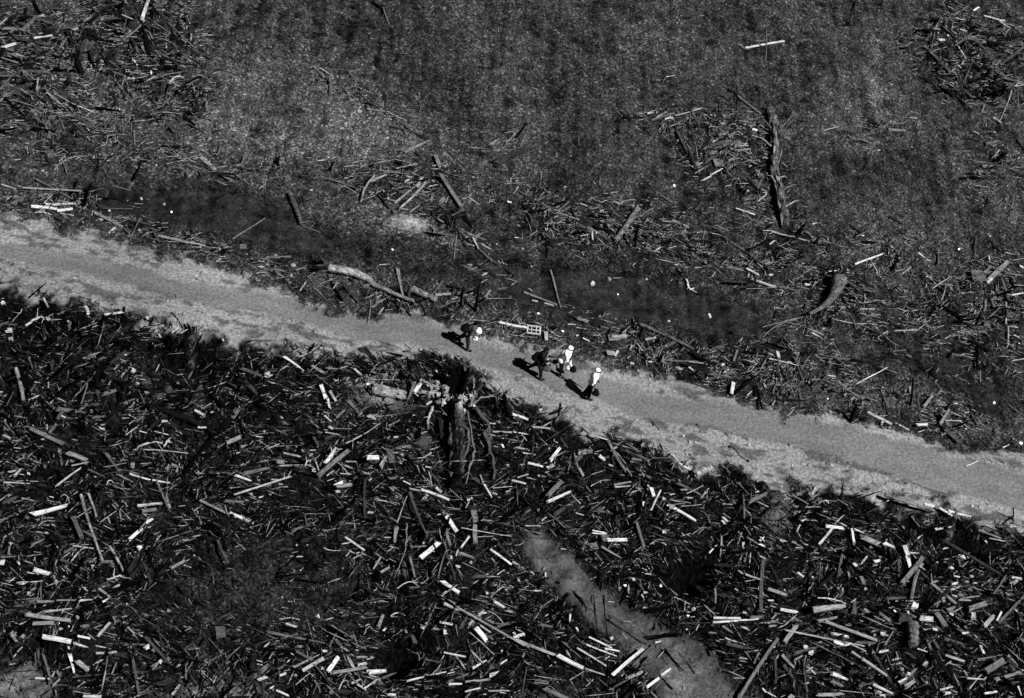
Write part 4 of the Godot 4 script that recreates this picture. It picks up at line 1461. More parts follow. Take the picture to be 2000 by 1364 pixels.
func make_litter():
	rng.seed = 77
	var shapes := {"splinter": [[], PackedColorArray()], "sliver": [[], PackedColorArray()], "twig": [[], PackedColorArray()], "chip": [[], PackedColorArray()], "clod": [[], PackedColorArray()], "speck": [[], PackedColorArray()]}
	for i in 560000:
		var x := rng.randf_range(-28.5, 23.5)
		var z := rng.randf_range(-14.0, 24.5)
		if z < along(PATH_NEAR_EDGE, x) - 0.9 or not in_view(x, z):
			continue
		var d := litter_density(x, z)
		if rng.randf() < d:
			one_bit(shapes, x, z, d, 1.0)
	for e: PackedFloat32Array in litter_inv:
		# heaps above the path: thickest at their middles
		var det := e[2] * e[5] - e[3] * e[4]
		var area := PI / absf(det)
		for i in int(area * e[6] * 320.0):
			var r := pow(rng.randf(), 0.75) * 1.25
			var a := rng.randf() * TAU
			var u := cos(a) * r
			var v := sin(a) * r
			var x := e[0] + (u * e[5] - v * e[3]) / det
			var z := e[1] + (-u * e[4] + v * e[2]) / det
			if not in_view(x, z) or on_sand(x, z) > 0.5:
				continue
			var d := clampf(0.55 + patchy.get_noise_2d(x * 0.8 + 4.0, z * 0.8) * 2.2, 0.03, 1.0) * (1.0 - 0.5 * r)
			if rng.randf() < d:
				one_bit(shapes, x, z, d * 1.3, 0.85)
	var lumps_at := []
	var lumps_tint := PackedColorArray()
	for e: PackedFloat32Array in inverted(ROUGH):
		if e[6] < 0.9:
			continue
		var det := e[2] * e[5] - e[3] * e[4]
		for i in int(PI / absf(det) * 8.0):
			var a := rng.randf() * TAU
			var r := sqrt(rng.randf())
			var u := cos(a) * r
			var v := sin(a) * r
			var x := e[0] + (u * e[5] - v * e[3]) / det
			var z := e[1] + (-u * e[4] + v * e[2]) / det
			if on_sand(x, z) > 0.1 or rng.randf() < r * 0.6:
				continue
			var w := clampf(0.075 * exp(rng.randfn(0.0, 0.4)), 0.03, 0.17)
			lumps_at.append(Transform3D((Basis(Vector3.UP, rng.randf() * TAU) * Basis(Vector3(0, 0, 1), rng.randfn(0.0, 0.35))).scaled_local(Vector3(w * rng.randf_range(2.0, 8.0), w, w)), Vector3(x, height(x, z) + w * 0.5, z)))
			lumps_tint.append(grey(rng.randf_range(0.003, 0.014) if rng.randf() < 0.8 else rng.randf_range(0.03, 0.14)))
	scatter("charred_roots", "burnt root ends and limbs piled in the dark heaps", tube_mesh([Vector3(-0.5, 0.1, 0.1), Vector3(-0.25, 0.3, -0.3), Vector3(0.0, 0.1, 0.2), Vector3(0.25, -0.2, -0.2), Vector3(0.5, 0.2, 0.3)], [0.7, 0.55, 0.65, 0.4, 0.25], 8, [1.0, 0.8, 1.0, 0.7, 1.0], 0.3), bark, lumps_at, lumps_tint)
	var tufts_at := []
	var tufts_tint := PackedColorArray()
	for i in 26000:
		var x := rng.randf_range(-28.5, 23.5)
		var z := rng.randf_range(-39.5, 4.0)
		if not in_view(x, z) or z > along(PATH_FAR_EDGE, x) - 0.3:
			continue
		var g := soil(x, z)
		if rng.randf() > smoothstep(0.012, 0.06, g) or patchy.get_noise_2d(x * 1.5 + 31.0, z * 1.5) < -0.05:
			continue
		var w := rng.randf_range(0.06, 0.17)
		tufts_at.append(Transform3D(Basis(Vector3.UP, rng.randf() * TAU).scaled_local(Vector3(w, w * rng.randf_range(0.5, 1.0), w)), Vector3(x, height(x, z) - 0.01, z)))
		tufts_tint.append(grey(g * rng.randf_range(0.6, 2.4)))
	scatter("dry_grass", "low dry grass tufts over the upper slope", tuft_mesh(), rock, tufts_at, tufts_tint)
	for i in 80000:
		var x := rng.randf_range(-28.5, 23.5)
		var z := rng.randf_range(-39.5, 24.5)
		if not in_view(x, z):
			continue
		var sand := on_sand(x, z)
		if rng.randf() < on_path(x, z) * 0.97 or rng.randf() < sand * 0.75:
			continue
		var low := is_low_field(x, z)
		if not low and rng.randf() < 0.25:
			continue
		if (low and soil(x, z) > 0.03 or not low and soil(x, z) < 0.018) and rng.randf() < 0.8:
			continue
		var clod := rng.randf() < 0.7
		var w := rng.randf_range(0.03, 0.11) if clod else rng.randf_range(0.012, 0.026)
		var b := Basis(Vector3.UP, rng.randf() * TAU)
		if clod:
			b = b.scaled_local(Vector3(w * rng.randf_range(0.8, 1.6), w * 0.8, w))
		else:
			b = b.scaled_local(Vector3(rng.randf_range(0.06, 0.28), w, w))
		var key := "clod" if clod else "speck"
		shapes[key][0].append(Transform3D(b, Vector3(x, height(x, z) + w * 0.2, z)))
		var g := soil(x, z) * rng.randf_range(0.35, 1.7)
		if not clod:
			g = rng.randf_range(0.01, 0.06) if sand > 0.5 else soil(x, z) * rng.randf_range(0.3, 4.0)
		shapes[key][1].append(grey(g))
	rng.seed = 5
	scatter("wood_splinters", "grey and pale splinters of wood thick over the mud", board_mesh(1.0, 1.0, 1.0, 0.8, 0.8), wood, shapes.splinter[0], shapes.splinter[1])
	scatter("wood_slivers", "thin pointed slivers of wood among the driftwood", sliver_mesh(), wood, shapes.sliver[0], shapes.sliver[1])
	scatter("twigs", "thin crooked twigs tangled through the driftwood", tube_mesh([Vector3(-0.5, -0.3, 0.8), Vector3(-0.2, 0.3, -0.3), Vector3(0.15, 0.2, 0.2), Vector3(0.5, -0.3, -1.2)], [0.5, 0.45, 0.4, 0.25], 5, [0.8, 0.8, 0.8, 0.8], 0.1), wood, shapes.twig[0], shapes.twig[1])
	scatter("wood_chips", "small broken chips of wood among the splinters", board_mesh(1.0, 1.0, 1.0, 0.8, 1.0), wood, shapes.chip[0], shapes.chip[1])
	scatter("mud_clods", "small lumps of dark mud over the bare ground", stone_mesh(0.6, 1.0), rock, shapes.clod[0], shapes.clod[1])
	scatter("straw_specks", "tiny bits of stalk and bark strewn on the mud", tube_mesh([Vector3(-0.5, 0, 0.3), Vector3(0, 0.2, -0.3), Vector3(0.5, 0, 0.2)], [0.5, 0.5, 0.3], 4, [0.9, 0.9, 0.9], 0.1), rock, shapes.speck[0], shapes.speck[1])
	print("litter: ", shapes.splinter[0].size(), " ", shapes.sliver[0].size(), " ", shapes.twig[0].size(), " ", shapes.chip[0].size(), " ", shapes.clod[0].size(), " ", shapes.speck[0].size())


# ---------------------------------------------------------------- every single piece: name, place (x, z), lift, length, width, turn, tone, label; many black poles are shadows built as wood
func pieces_a():
	log_of_wood("log",-2.15,-12.16,0,2.22,.3,.99,.053,"split log with pale grain in the bare upper ground, at the grained split log")
	log_of_wood("log",16.59,-28.62,.03,2.1,.18,-.86,.14,"short smooth grey log beside the brush heap of the upper corner")
	log_of_wood("log",-10.01,-4.77,.01,1.8,.23,-1.07,.11,"stout grey log lying alone on the bare dark slope")
	log_of_wood("log",-3.94,-1.83,0,1.04,.3,-.27,.25,"weathered root chunk, right of the big pale pathside log")
	window_frame(.64,-1.33,.18,.57,.36,.41,.74,"white wooden window frame, at the white window frame")
	log_of_wood("log",3.35,-9.55,0,2.77,.25,1.32,.21,"pale grey log with knotted bark lying alone in the upper litter")
	log_of_wood("log",5.89,-3.24,.02,2.37,.15,-.24,.11,"long dark grey log ending at a split stump")
	log_of_wood("log",-12.26,14.12,.16,3.05,.12,-1.02,.34,"pale ringed pole with birch like bark in the lower left litter")
	log_of_wood("log",-16.72,8.8,.12,1.29,.16,-1,.25,"rough flaking stub, above the rough flaking stub")
	log_of_wood("log",-4.09,4.02,0,1.36,.45,.37,.29,"short thick split log with a black hollow end, at the hollow-ended split log")
	log_of_wood("log",3.62,4.62,.16,.51,.23,.28,.19,"rough chunk of wood with a dark hollow, right of the pale twisted litter")
	log_of_wood("log",4.78,4.27,.15,1.56,.14,-.87,.21,"leaning grey trunk with a black shaded side, right of the pale twisted litter")
	log_of_wood("log",8.11,3.93,0,.75,.33,.73,.35,"short thick squared log with a black shaded end, at the short squared log")
	log_of_wood("log",16.14,2.71,.55,1.94,.13,-.1,.25,"long grey log along the edge of the dark hollow")
	log_of_wood("log",16.47,6.75,.11,1.49,.15,-1.72,.21,"crumbling pale bark log, upper left of the stacked lath litter")
	log_of_wood("log",16.45,9.29,.16,.86,.5,-1.52,.14,"short thick upright log section, at the stout upright log section")
	log_of_wood("log",16.16,8.57,.1,.44,.45,0,.053,"dark broken stump chunk, upper left of the stout upright log section")
	log_of_wood("log",-19.53,-14.54,.03,1.18,.18,1.67,.61,"pale snapped trunk rising out of the root heap, above the upturned root heap")
	log_of_wood("log",-.1,3.07,.16,.96,.071,-1.22,.053,"thin charred stub, lower right of the charred hollow stump")
	board("board",-24.16,-10.25,.15,.73,.15,.77,.82,said(0,'pale board',2,39,1))
	board("board",-24.61,-11.51,.16,.77,.16,.8,.25,said(1,'grey board',2,39,3))
	board("plank",-23.06,-11.44,.19,.93,.093,.79,.7,said(0,'pale plank',1,39,3))
	board("lath",-23.14,-11.76,.16,.66,.071,1.02,.46,said(0,'pale grey lath',1,39,3))
	board("board",-22.04,-12.53,.19,.39,.13,.53,.61,said(0,'pale board',4,17,1))
	board("board",-23.95,-12.35,.13,1.04,.19,1.34,.17,said(2,'grey board',2,39,3))
	board("lath",-23.8,-9.38,.19,.88,.077,-.22,.31,said(0,'pale grey lath',2,39,5))
	board("lath",-23.52,-9.7,.08,.93,.073,-.75,.22,said(0,'grey lath',2,39,5))
	pole("small_log",-22.25,-8.51,.06,.72,.1,1.84,.39,said(0,'pale grey small log',0,39,4))
	board("plank",-21.09,-7.67,.09,1.26,.084,-.61,.46,said(0,'pale grey plank',7,39,5))
	pole("small_log",-21.39,-7.69,.07,1.53,.092,-.9,.006,said(0,'black small log',7,39,5))
	pole("small_log",-22.63,-6.77,.07,1.38,.1,-.64,.006,said(0,'black small log',6,39,5))
	board("lath",-19.51,-7.68,.06,1.07,.071,1.2,.33,said(2,'pale grey lath',7,39,3))
	board("lath",-18.99,-8.05,.01,.83,.071,-1.19,.14,said(0,'grey lath',6,17,4))
	pole("small_log",-18.19,-16.43,0,.76,.2,-.3,.14,said(0,'dark grey small log',0,17,5))
	board("board",-20.54,-14.9,.17,.96,.12,-1.24,.27,said(0,'grey board',3,17,4))
	board("lath",-19.1,-11.98,.08,.71,.067,-.8,.74,said(0,'pale lath',6,17,5))
	board("plank",-18.21,-11.48,.15,.3,.081,-1.19,.9,said(0,'white plank',6,17,4))
	board("lath",-18.09,-12.48,.09,.46,.073,-.77,.22,said(0,'grey lath',7,17,5))
	pole("small_log",-18.92,-12.72,.05,.63,.1,-.89,.18,said(0,'grey small log',6,17,5))
	board("lath",-15.05,-9.66,.03,.41,.064,-.49,.46,said(0,'pale grey lath',2,48,5))
	board("board",-14.13,-6.17,.03,1.02,.2,-.63,.33,said(0,'pale grey board',3,48,5))
	board("lath",-25.3,-13.32,.02,.77,.074,-.61,.092,said(0,'dark grey lath',2,39,5))
	pole("small_log",-24.13,-13.67,.01,.85,.11,-.86,.006,said(0,'black small log',2,39,5))
	board("lath",-20.06,-7.18,.19,.47,.052,.81,.33,said(1,'pale grey lath',7,39,3))
	board("lath",-23.69,-13.16,.1,.21,.073,.78,.61,said(0,'pale lath',1,39,1))
	board("lath",-14.17,-5.66,.01,.22,.041,1.06,.43,said(0,'pale grey lath',4,48,3))
	pole("small_log",-9.68,-20.27,.01,1.37,.071,-1.16,.22,said(0,'grey small log',8,35,4))
	pole("small_log",-11.14,-14.61,.01,.85,.085,-.54,.39,said(0,'pale grey small log',3,34,5))
	pole("small_log",-11.44,-14.44,0,.7,.15,-.62,.18,said(0,'grey small log',4,34,5))
	board("lath",-9.29,-14.06,0,1.01,.077,-.2,.27,said(0,'grey lath',0,34,5))
	board("lath",-9.18,-13.82,.02,.82,.058,-.57,.17,said(0,'grey lath',7,34,5))
	board("lath",-9.1,-12.8,0,.61,.050,1.27,.61,said(0,'pale lath',6,34,3))
	pole("small_log",-8.33,-12.68,.01,1.02,.098,.3,.26,said(0,'grey small log',7,34,1))
	board("lath",-4.49,-21.32,.03,.38,.050,-1.32,.31,said(0,'pale grey lath',0,35,4))
	board("plank",-6.21,-11.03,.01,1.71,.11,1.02,.27,said(0,'grey plank',2,5,3))
	board("plank",-3.07,-13.02,.03,.68,.082,.9,.37,said(0,'pale grey plank',3,36,3))
	board("plank",-2.8,-13.01,.01,1.13,.083,.72,.24,said(0,'grey plank',3,36,3))
	board("lath",-2.75,-12.48,.01,.76,.053,.54,.22,said(0,'grey lath',3,36,1))
	board("board",-5.13,-10.3,.08,.99,.2,-1.14,.25,said(0,'grey board',1,5,4))
	board("lath",-6.33,-9.37,.17,1.04,.073,.67,.33,said(0,'pale grey lath',2,5,1))
	board("plank",8.07,-26.34,0,2.4,.11,.68,.9,"long white plank lying across a dark upright stub, at the long white upper plank")
	board("lath",7.87,-26.56,0,.64,.064,.4,.22,said(0,'grey lath',8,9,1))
	stake(8.24,-24.86,1.69,-.46,.070,.22,said(0,'grey stake',8,9,0))
	pole("small_log",6.89,-21.5,0,.56,.084,-.56,.007,said(0,'black small log',2,45,5))
	pole("small_log",7.73,-20.88,0,1.55,.094,-.72,.22,said(0,'grey small log',1,45,5))
	stake(7.19,-20.59,.94,-.29,.060,.006,said(2,'black stake',2,45,0))
	board("plank",3.3,-17.98,.13,.47,.1,.84,.61,said(0,'pale plank',3,45,3))
	board("lath",3.81,-18.03,.12,.78,.072,.93,.37,said(0,'pale grey lath',3,45,3))
	board("lath",3.91,-17.9,.09,1.45,.072,.82,.19,said(0,'grey lath',3,45,3))
	board("lath",4.18,-17.91,.14,.6,.062,.78,.9,said(0,'white lath',3,45,3))
	board("lath",5.93,-18.73,.12,.85,.073,-.66,.19,said(0,'grey lath',2,45,5))
	board("board",4.96,-16.55,.01,2.15,.12,-1.14,.092,said(0,'dark grey board',4,45,5))
	stake(4.52,-16.29,.47,-.17,.060,.006,said(0,'black stake',4,45,0))
	board("board",8.17,-18.76,.06,.48,.14,.38,.9,said(0,'white board',3,8,1))
	stake(6.4,-19.42,.54,-.17,.050,.011,said(1,'black stake',2,45,0))
	pole("small_log",8.56,-20.37,.01,1.19,.090,-1.33,.26,said(0,'grey small log',2,8,4))
	board("lath",7.53,-16.95,.08,1.25,.062,.91,.33,said(2,'pale grey lath',0,45,3))
	board("lath",7.37,-17.03,.16,.73,.061,.92,.43,said(1,'pale grey lath',0,45,3))
	board("lath",7.62,-16.94,.19,.9,.063,.7,.43,said(1,'pale grey lath',0,45,1))
	board("lath",7.74,-16.77,.15,.96,.052,.68,.37,said(2,'pale grey lath',0,45,1))
	board("lath",7.68,-16.68,.17,.69,.046,.99,.31,said(3,'pale grey lath',0,45,3))
	panel(6.75,-15.34,.12,.5,.47,.43,.2,said(0,'grey panel',6,45,0))
	board("lath",6.06,-14.75,.08,.83,.051,.88,.37,said(2,'pale grey lath',5,45,3))
	board("lath",5.85,-14.95,.18,.63,.073,.74,.46,said(1,'pale grey lath',5,45,3))
	board("lath",6.84,-14.95,.1,1.21,.061,.94,.77,said(1,'pale lath',6,45,3))
	board("lath",4.12,-17.12,.19,.85,.050,1.51,.22,said(0,'grey lath',3,45,4))
	board("board",6.71,-17.37,.15,.76,.13,.87,.19,said(0,'grey board',1,45,3))
	board("lath",6.37,-16.72,.13,.24,.051,1.02,.74,said(0,'pale lath',3,45,3))
	board("lath",6.64,-18.31,.11,.32,.062,.8,.58,said(0,'pale lath',2,45,3))
	board("lath",7.65,-18.92,.07,.55,.050,1.31,.43,said(0,'pale grey lath',1,45,3))
	board("plank",19.39,-34.02,.16,.79,.12,-.1,.88,said(0,'white plank',1,10,5))
	board("plank",19.98,-34.14,.15,.63,.078,.76,.77,said(0,'pale plank',1,10,1))
	pole("small_log",20.81,-33.36,.06,1.06,.13,-.88,.006,said(0,'black small log',0,10,5))
	board("plank",18.69,-34.96,.02,.5,.1,.95,.9,said(0,'white plank',2,10,3))
	board("plank",17.87,-31.62,.1,.59,.1,.02,.88,said(0,'white plank',2,10,1))
	board("board",16.69,-30.1,.13,.5,.16,.63,.9,said(0,'white board',4,10,3))
	board("lath",17.77,-29.75,.1,1.09,.072,-.9,.46,said(0,'pale grey lath',8,10,5))
	board("lath",17.76,-28.48,.19,.27,.075,-.44,.46,said(0,'pale grey lath',6,10,5))
	board("plank",17.91,-28.95,.15,.43,.085,1.3,.33,said(0,'pale grey plank',6,10,3))
	pole("small_log",19.73,-24.98,.01,.5,.14,-.48,.39,said(0,'pale grey small log',2,49,5))
	board("lath",19,-25.59,.11,.71,.070,1.38,.22,said(0,'grey lath',2,49,4))
	board("board",14.85,-22.04,.03,.92,.13,.34,.27,said(0,'grey board',0,46,1))
	board("lath",20,-22.17,.03,.6,.062,.75,.82,said(0,'pale lath',2,49,3))
	board("lath",19.16,-20.97,.03,.49,.075,.48,.37,said(0,'pale grey lath',4,49,1))
	pole("small_log",20.86,-23.39,.01,.69,.1,-1,.006,said(0,'black small log',1,49,5))
	board("lath",17.49,-29.99,.15,.35,.062,.77,.65,said(0,'pale lath',8,10,3))
	board("lath",14.05,-20.04,.01,.32,.072,.88,.58,said(0,'pale lath',6,46,3))
	board("plank",-19.32,-1.99,.15,2.36,.097,.37,.41,said(0,'pale grey plank',2,18,1))
	board("plank",-19.29,-2.11,.07,1.9,.098,-.31,.15,said(0,'grey plank',2,18,5))
	board("lath",-20.97,-1.61,.01,.68,.067,-.07,.61,said(0,'pale lath',3,18,5))
	board("lath",-21.2,-1.91,.01,.6,.074,-.49,.079,said(0,'dark grey lath',3,18,5))
	board("board",-20.29,-.95,.07,.99,.15,1.18,.15,said(0,'grey board',4,18,3))
	pole("small_log",-19.25,-.87,.04,.99,.14,.28,.9,said(0,'white small log',4,18,1))
	pole("small_log",-18.48,-1.07,.05,.62,.13,.59,.9,said(0,'white small log',0,18,1))
	pole("small_log",-18.73,-1.31,.04,1.2,.12,.48,.57,said(0,'pale grey small log',0,18,1))
	pole("small_log",-16.72,-1.2,.01,1.28,.14,-.23,.33,said(0,'pale grey small log',0,18,5))
	pole("small_log",-15.9,-.81,.01,.48,.062,-.78,.006,said(0,'black small log',0,18,5))
	board("plank",-16.43,-.72,.02,.47,.080,1.3,.9,said(0,'white plank',0,18,3))
	board("lath",-16.65,-1.99,.14,1.31,.064,.41,.092,said(0,'dark grey lath',0,18,1))
	board("lath",-15.68,-1.61,.09,1.15,.078,.01,.092,said(0,'dark grey lath',0,18,5))
	board("board",-14.03,-1.07,.19,1.33,.14,-.05,.37,"splintered grey board with bright streaks, lower left of the twiggy wash line")
	board("lath",-12.77,-1.19,.06,1.25,.073,.01,.41,said(0,'pale grey lath',6,48,5))
	board("lath",-14.7,-.99,.12,.76,.072,-.94,.079,said(0,'dark grey lath',5,48,5))
	board("lath",-14.42,-2.33,0,.31,.053,-.55,.006,said(0,'black lath',5,48,5))
	panel(-11.41,-1.79,.02,.36,.27,.4,.15,said(0,'grey panel',5,4,0))
	pole("small_log",-15.77,4.21,.09,.39,.16,-1.11,.9,said(0,'white small log',4,28,4))
	board("plank",-14.8,4.06,.28,.83,.095,.59,.77,said(0,'pale plank',3,28,1))
	board("plank",-17.3,4.45,.27,.53,.082,-.86,.49,said(0,'pale grey plank',6,18,4))
	pole("small_log",-16.65,5.54,.18,1.46,.13,-.88,.006,said(0,'black small log',4,28,5))
	board("lath",-14.23,5.22,.21,.5,.050,1.6,.31,said(0,'pale grey lath',4,28,4))
	board("plank",-7.29,-8.21,.12,.91,.092,.9,.46,said(0,'pale grey plank',4,5,3))
	board("plank",-5.94,-7.76,.1,1.98,.1,1.2,.31,said(1,'pale grey plank',6,5,3))
	board("plank",-5.81,-7.08,.2,1.37,.091,1.24,.41,said(2,'pale grey plank',6,5,3))
	board("plank",-5.52,-8.12,.13,1.35,.090,1.27,.46,said(0,'pale grey plank',7,5,3))
	board("lath",-6.09,-8.34,.1,.57,.064,.5,.46,said(0,'pale grey lath',8,5,1))
	board("board",-5.6,-8.62,.13,.84,.12,1.45,.61,said(0,'pale board',0,5,3))
	board("board",-4.22,-8.59,.15,2.1,.2,-.87,.19,"long grey plank sloping off the plank heap of the slope")
	board("plank",-3.15,-8.5,.01,.6,.084,-.57,.46,said(0,'pale grey plank',5,36,5))
	board("plank",-2.52,-5.6,.02,2.21,.094,-.7,.15,"thin grey rail pointing down at the dark waterline, left of the black crooked branch")
	board("lath",-2.58,-5.66,.18,.76,.071,-1.02,.61,said(0,'pale lath',4,31,5))
	board("plank",-2.18,-5.79,0,.61,.086,-.39,.46,said(0,'pale grey plank',4,31,5))
	board("plank",-4.22,-6.51,.13,.36,.085,-.51,.33,said(0,'pale grey plank',7,5,5))
	board("lath",-2.6,-6.28,.01,.43,.071,1.01,.33,said(0,'pale grey lath',4,31,3))
	board("board",-4.98,-2.18,.02,1.74,.16,-1.19,.29,said(0,'pale grey board',0,3,4))
	stake(-4.52,-1.7,.61,-.02,.12,.092,said(0,'dark grey stake',0,3,0))
	pole("small_log",-3.22,-2.17,0,.63,.13,.33,.39,said(0,'pale grey small log',2,0,1))
	board("lath",-5.34,-.28,.02,.6,.060,1.43,.46,said(0,'pale grey lath',7,3,3))
	stake(-1.79,-1.73,1.34,-.12,.12,.006,said(0,'black stake',3,12,0))
	board("plank",-1.51,-2.89,.01,.75,.090,1.33,.29,said(0,'pale grey plank',3,12,3))
	board("plank",-.2,-1.28,.16,1.27,.099,.13,.9,said(0,'white plank',4,12,1))
	board("lath",-5.8,-6.77,0,.38,.075,.36,.37,said(0,'pale grey lath',6,5,1))
	board("lath",-5.42,-6.95,.01,.74,.061,1.15,.31,said(0,'pale grey lath',6,5,3))
	board("plank",-4.89,-7.82,.12,.62,.1,1.64,.2,said(0,'grey plank',7,5,4))
	panel(-4.47,-7.95,.03,.39,.27,.42,.22,said(0,'grey panel',7,5,0))
	board("lath",-10.27,-.91,.14,.48,.041,.99,.58,said(0,'pale lath',5,4,3))
	board("lath",-9.73,-6.33,.03,.21,.062,.75,.65,said(0,'pale lath',1,4,3))
	board("lath",-2,-10.15,.1,.39,.074,.53,.27,said(1,'grey lath',6,36,1))
	board("plank",-1.72,-8.88,.18,.23,.085,.52,.82,said(0,'pale plank',6,36,1))
	board("board",1.17,-1.23,.16,.7,.17,-1.41,.65,said(0,'pale board',0,12,4))
	board("lath",.35,-1.5,.12,.45,.075,.42,.82,said(0,'pale lath',3,12,1))
	pole("small_log",1.08,-4.28,.01,2.27,.096,-1.2,.26,said(0,'grey small log',6,31,4))
	pole("small_log",.58,-3.45,.01,1.46,.1,-.18,.28,said(0,'grey small log',2,12,5))
	board("lath",.4,-3.3,.01,.28,.067,0,.65,said(1,'pale lath',2,12,5))
	board("lath",.98,-3.27,.01,.43,.073,-.01,.49,said(0,'pale grey lath',1,12,5))
	board("lath",.12,-3.9,0,.27,.042,-.64,.74,said(2,'pale lath',2,12,5))
	pole("small_log",.63,-9.02,.05,1.42,.099,-.13,.28,said(0,'grey small log',1,31,5))
	board("lath",2.04,-8.17,.16,.59,.060,-1.4,.77,said(0,'pale lath',4,6,4))
	board("lath",2.16,-8.37,.2,.17,.040,1.38,.74,said(0,'pale lath',4,6,3))
	board("lath",8.31,-12.7,.09,.92,.072,-.14,.9,"white pole, lower left of the long fallen trunk")
	board("lath",6.58,-6.63,0,.3,.073,.71,.9,said(0,'white lath',2,30,3))
	board("plank",7.48,-5.26,.02,.29,.11,-1.24,.9,said(0,'white plank',1,30,4))
	board("lath",4.86,-8.48,.01,.51,.071,1.05,.77,said(0,'pale lath',7,6,3))
	board("lath",5.76,-7.83,.02,.24,.048,.56,.9,said(0,'white lath',7,6,1))
	board("lath",6.66,-8.01,0,.36,.048,.51,.52,said(0,'pale grey lath',2,30,1))
	board("plank",8.99,-8.65,.14,.71,.098,-.27,.82,said(2,'pale plank',4,7,5))
	board("plank",9.61,-8.08,.16,.86,.12,-.19,.65,said(1,'pale plank',4,7,5))
	board("plank",8.94,-9.53,.18,1.38,.075,1.27,.17,said(0,'grey plank',3,7,3))
	pole("small_log",3.97,-2.26,.07,.68,.21,.51,.36,said(0,'pale grey small log',4,30,1))
	board("board",2.41,-2.75,.19,.55,.13,-.16,.37,said(0,'pale grey board',0,12,5))
	board("lath",6.35,-14.25,.07,.69,.061,.95,.82,said(2,'pale lath',6,45,3))
	board("lath",2.38,-1.85,.08,.17,.072,.84,.74,said(0,'pale lath',0,12,3))
	board("lath",2.74,-1.68,.15,.33,.066,-.16,.65,said(0,'pale lath',0,12,5))
	panel(3.8,-2.11,.19,.48,.34,.38,.22,said(0,'grey panel',4,30,0))
	board("plank",5.26,-2.78,.14,.54,.095,.62,.37,said(0,'pale grey plank',4,30,1))
	board("lath",5.88,-2.57,.15,.37,.050,1.16,.58,said(0,'pale lath',4,30,3))
	board("lath",2.05,-2.32,.1,.39,.043,.48,.74,said(0,'pale lath',0,12,1))
	board("lath",-1.54,-10.38,.08,.64,.064,.46,.2,said(2,'grey lath',6,36,1))
	board("board",8.04,-14.33,.16,.33,.15,.32,.31,said(0,'pale grey board',5,8,1))
	pole("small_log",13.92,-11.59,0,1.84,.093,.85,.9,said(0,'white small log',1,7,3))
	board("plank",16.27,-12.89,.02,.52,.094,-.65,.9,said(0,'white plank',4,11,5))
	board("lath",16.63,-12.74,.01,.3,.056,0,.81,said(0,'pale lath',4,11,5))
	board("lath",15.6,-13.33,.03,.46,.063,-.56,.49,said(0,'pale grey lath',4,11,5))
	board("lath",14.91,-12.87,.01,.29,.072,-.79,.82,said(0,'pale lath',1,7,5))
	board("plank",13.62,-13.2,.01,.25,.097,.37,.9,said(0,'white plank',1,7,1))
	pole("small_log",10.03,-12.02,.09,1.01,.088,.19,.43,said(0,'pale grey small log',3,7,1))
	pole("small_log",10.9,-12.01,.03,.8,.075,-.38,.47,said(0,'pale grey small log',3,7,5))
	board("lath",9.81,-9.83,.07,1.23,.070,1.26,.2,said(0,'grey lath',3,7,3))
	board("plank",9.77,-8.88,.08,.35,.11,.94,.9,said(0,'white plank',3,7,3))
	board("lath",9.72,-11.59,.19,.33,.062,.88,.9,said(0,'white lath',3,7,3))
	board("plank",11.41,-9.02,.01,.34,.12,.21,.88,said(0,'white plank',3,7,1))
	board("lath",11.77,-9.22,0,.3,.073,.72,.43,said(0,'pale grey lath',3,7,3))
	board("lath",14.78,-7.05,.02,.63,.062,.87,.9,said(0,'white lath',7,7,3))
	pole("small_log",11.9,-5.95,.01,.76,.078,-.1,.28,said(0,'grey small log',6,7,5))
	board("lath",11.99,-5.83,.01,.56,.076,-.26,.82,said(0,'pale lath',6,7,5))
	panel(18.7,-12.06,.11,.69,.68,.28,.14,said(0,'grey panel',8,11,0))
	board("board",19.6,-12.75,.08,2.17,.23,1.1,.29,said(0,'pale grey board',0,11,3))
	board("board",19.14,-12.74,.18,.89,.14,1.15,.24,said(0,'grey board',1,11,3))
	board("board",19.21,-11.88,.15,.48,.12,1.03,.77,said(0,'pale board',7,11,3))
	board("lath",20.5,-11.64,.17,.79,.073,.7,.65,said(0,'pale lath',7,11,1))
	board("lath",20,-10.21,.12,1.34,.065,-1.55,.49,said(0,'pale grey lath',2,56,4))
	board("lath",19.49,-10,.18,.82,.051,1.05,.24,said(0,'grey lath',3,56,3))
	board("lath",20.14,-8.94,.13,1.23,.060,-1.58,.37,said(0,'pale grey lath',8,56,4))
	board("lath",19.39,-10.53,.14,.51,.070,-1.24,.24,said(0,'grey lath',6,11,4))
	board("lath",19.06,-10.29,.16,.61,.050,-1.53,.37,said(0,'pale grey lath',6,11,4))
	board("lath",20.38,-12.96,.12,.96,.076,.3,.24,said(0,'grey lath',0,11,1))
	board("plank",20.75,-13.75,.07,.25,.098,-.26,.82,said(0,'pale plank',0,11,5))
	pole("small_log",17.56,-9.41,.09,1.27,.12,-.49,.006,said(0,'black small log',5,11,5))
	board("lath",15.37,-10.24,0,.42,.073,-.65,.37,said(0,'pale grey lath',0,7,5))
	board("lath",15.68,-11.7,.01,.44,.070,-1.34,.24,said(0,'grey lath',4,11,4))
	board("lath",19.67,-14.82,.01,.27,.071,.96,.74,said(0,'pale lath',1,11,3))
	board("plank",19.3,-13.82,.13,.58,.080,-1.56,.82,said(0,'pale plank',2,11,4))
	board("lath",15.55,-13.83,0,.24,.044,.15,.43,said(0,'pale grey lath',3,11,1))
	board("board",-13.83,13.84,.4,1.5,.19,.65,.9,"broad white board, at the broad white board")
	board("lath",-11.37,11.55,.29,.8,.077,.15,.9,said(0,'white lath',4,29,1))
	board("plank",-10.65,11.39,.25,.68,.082,.18,.82,said(0,'pale plank',5,29,1))
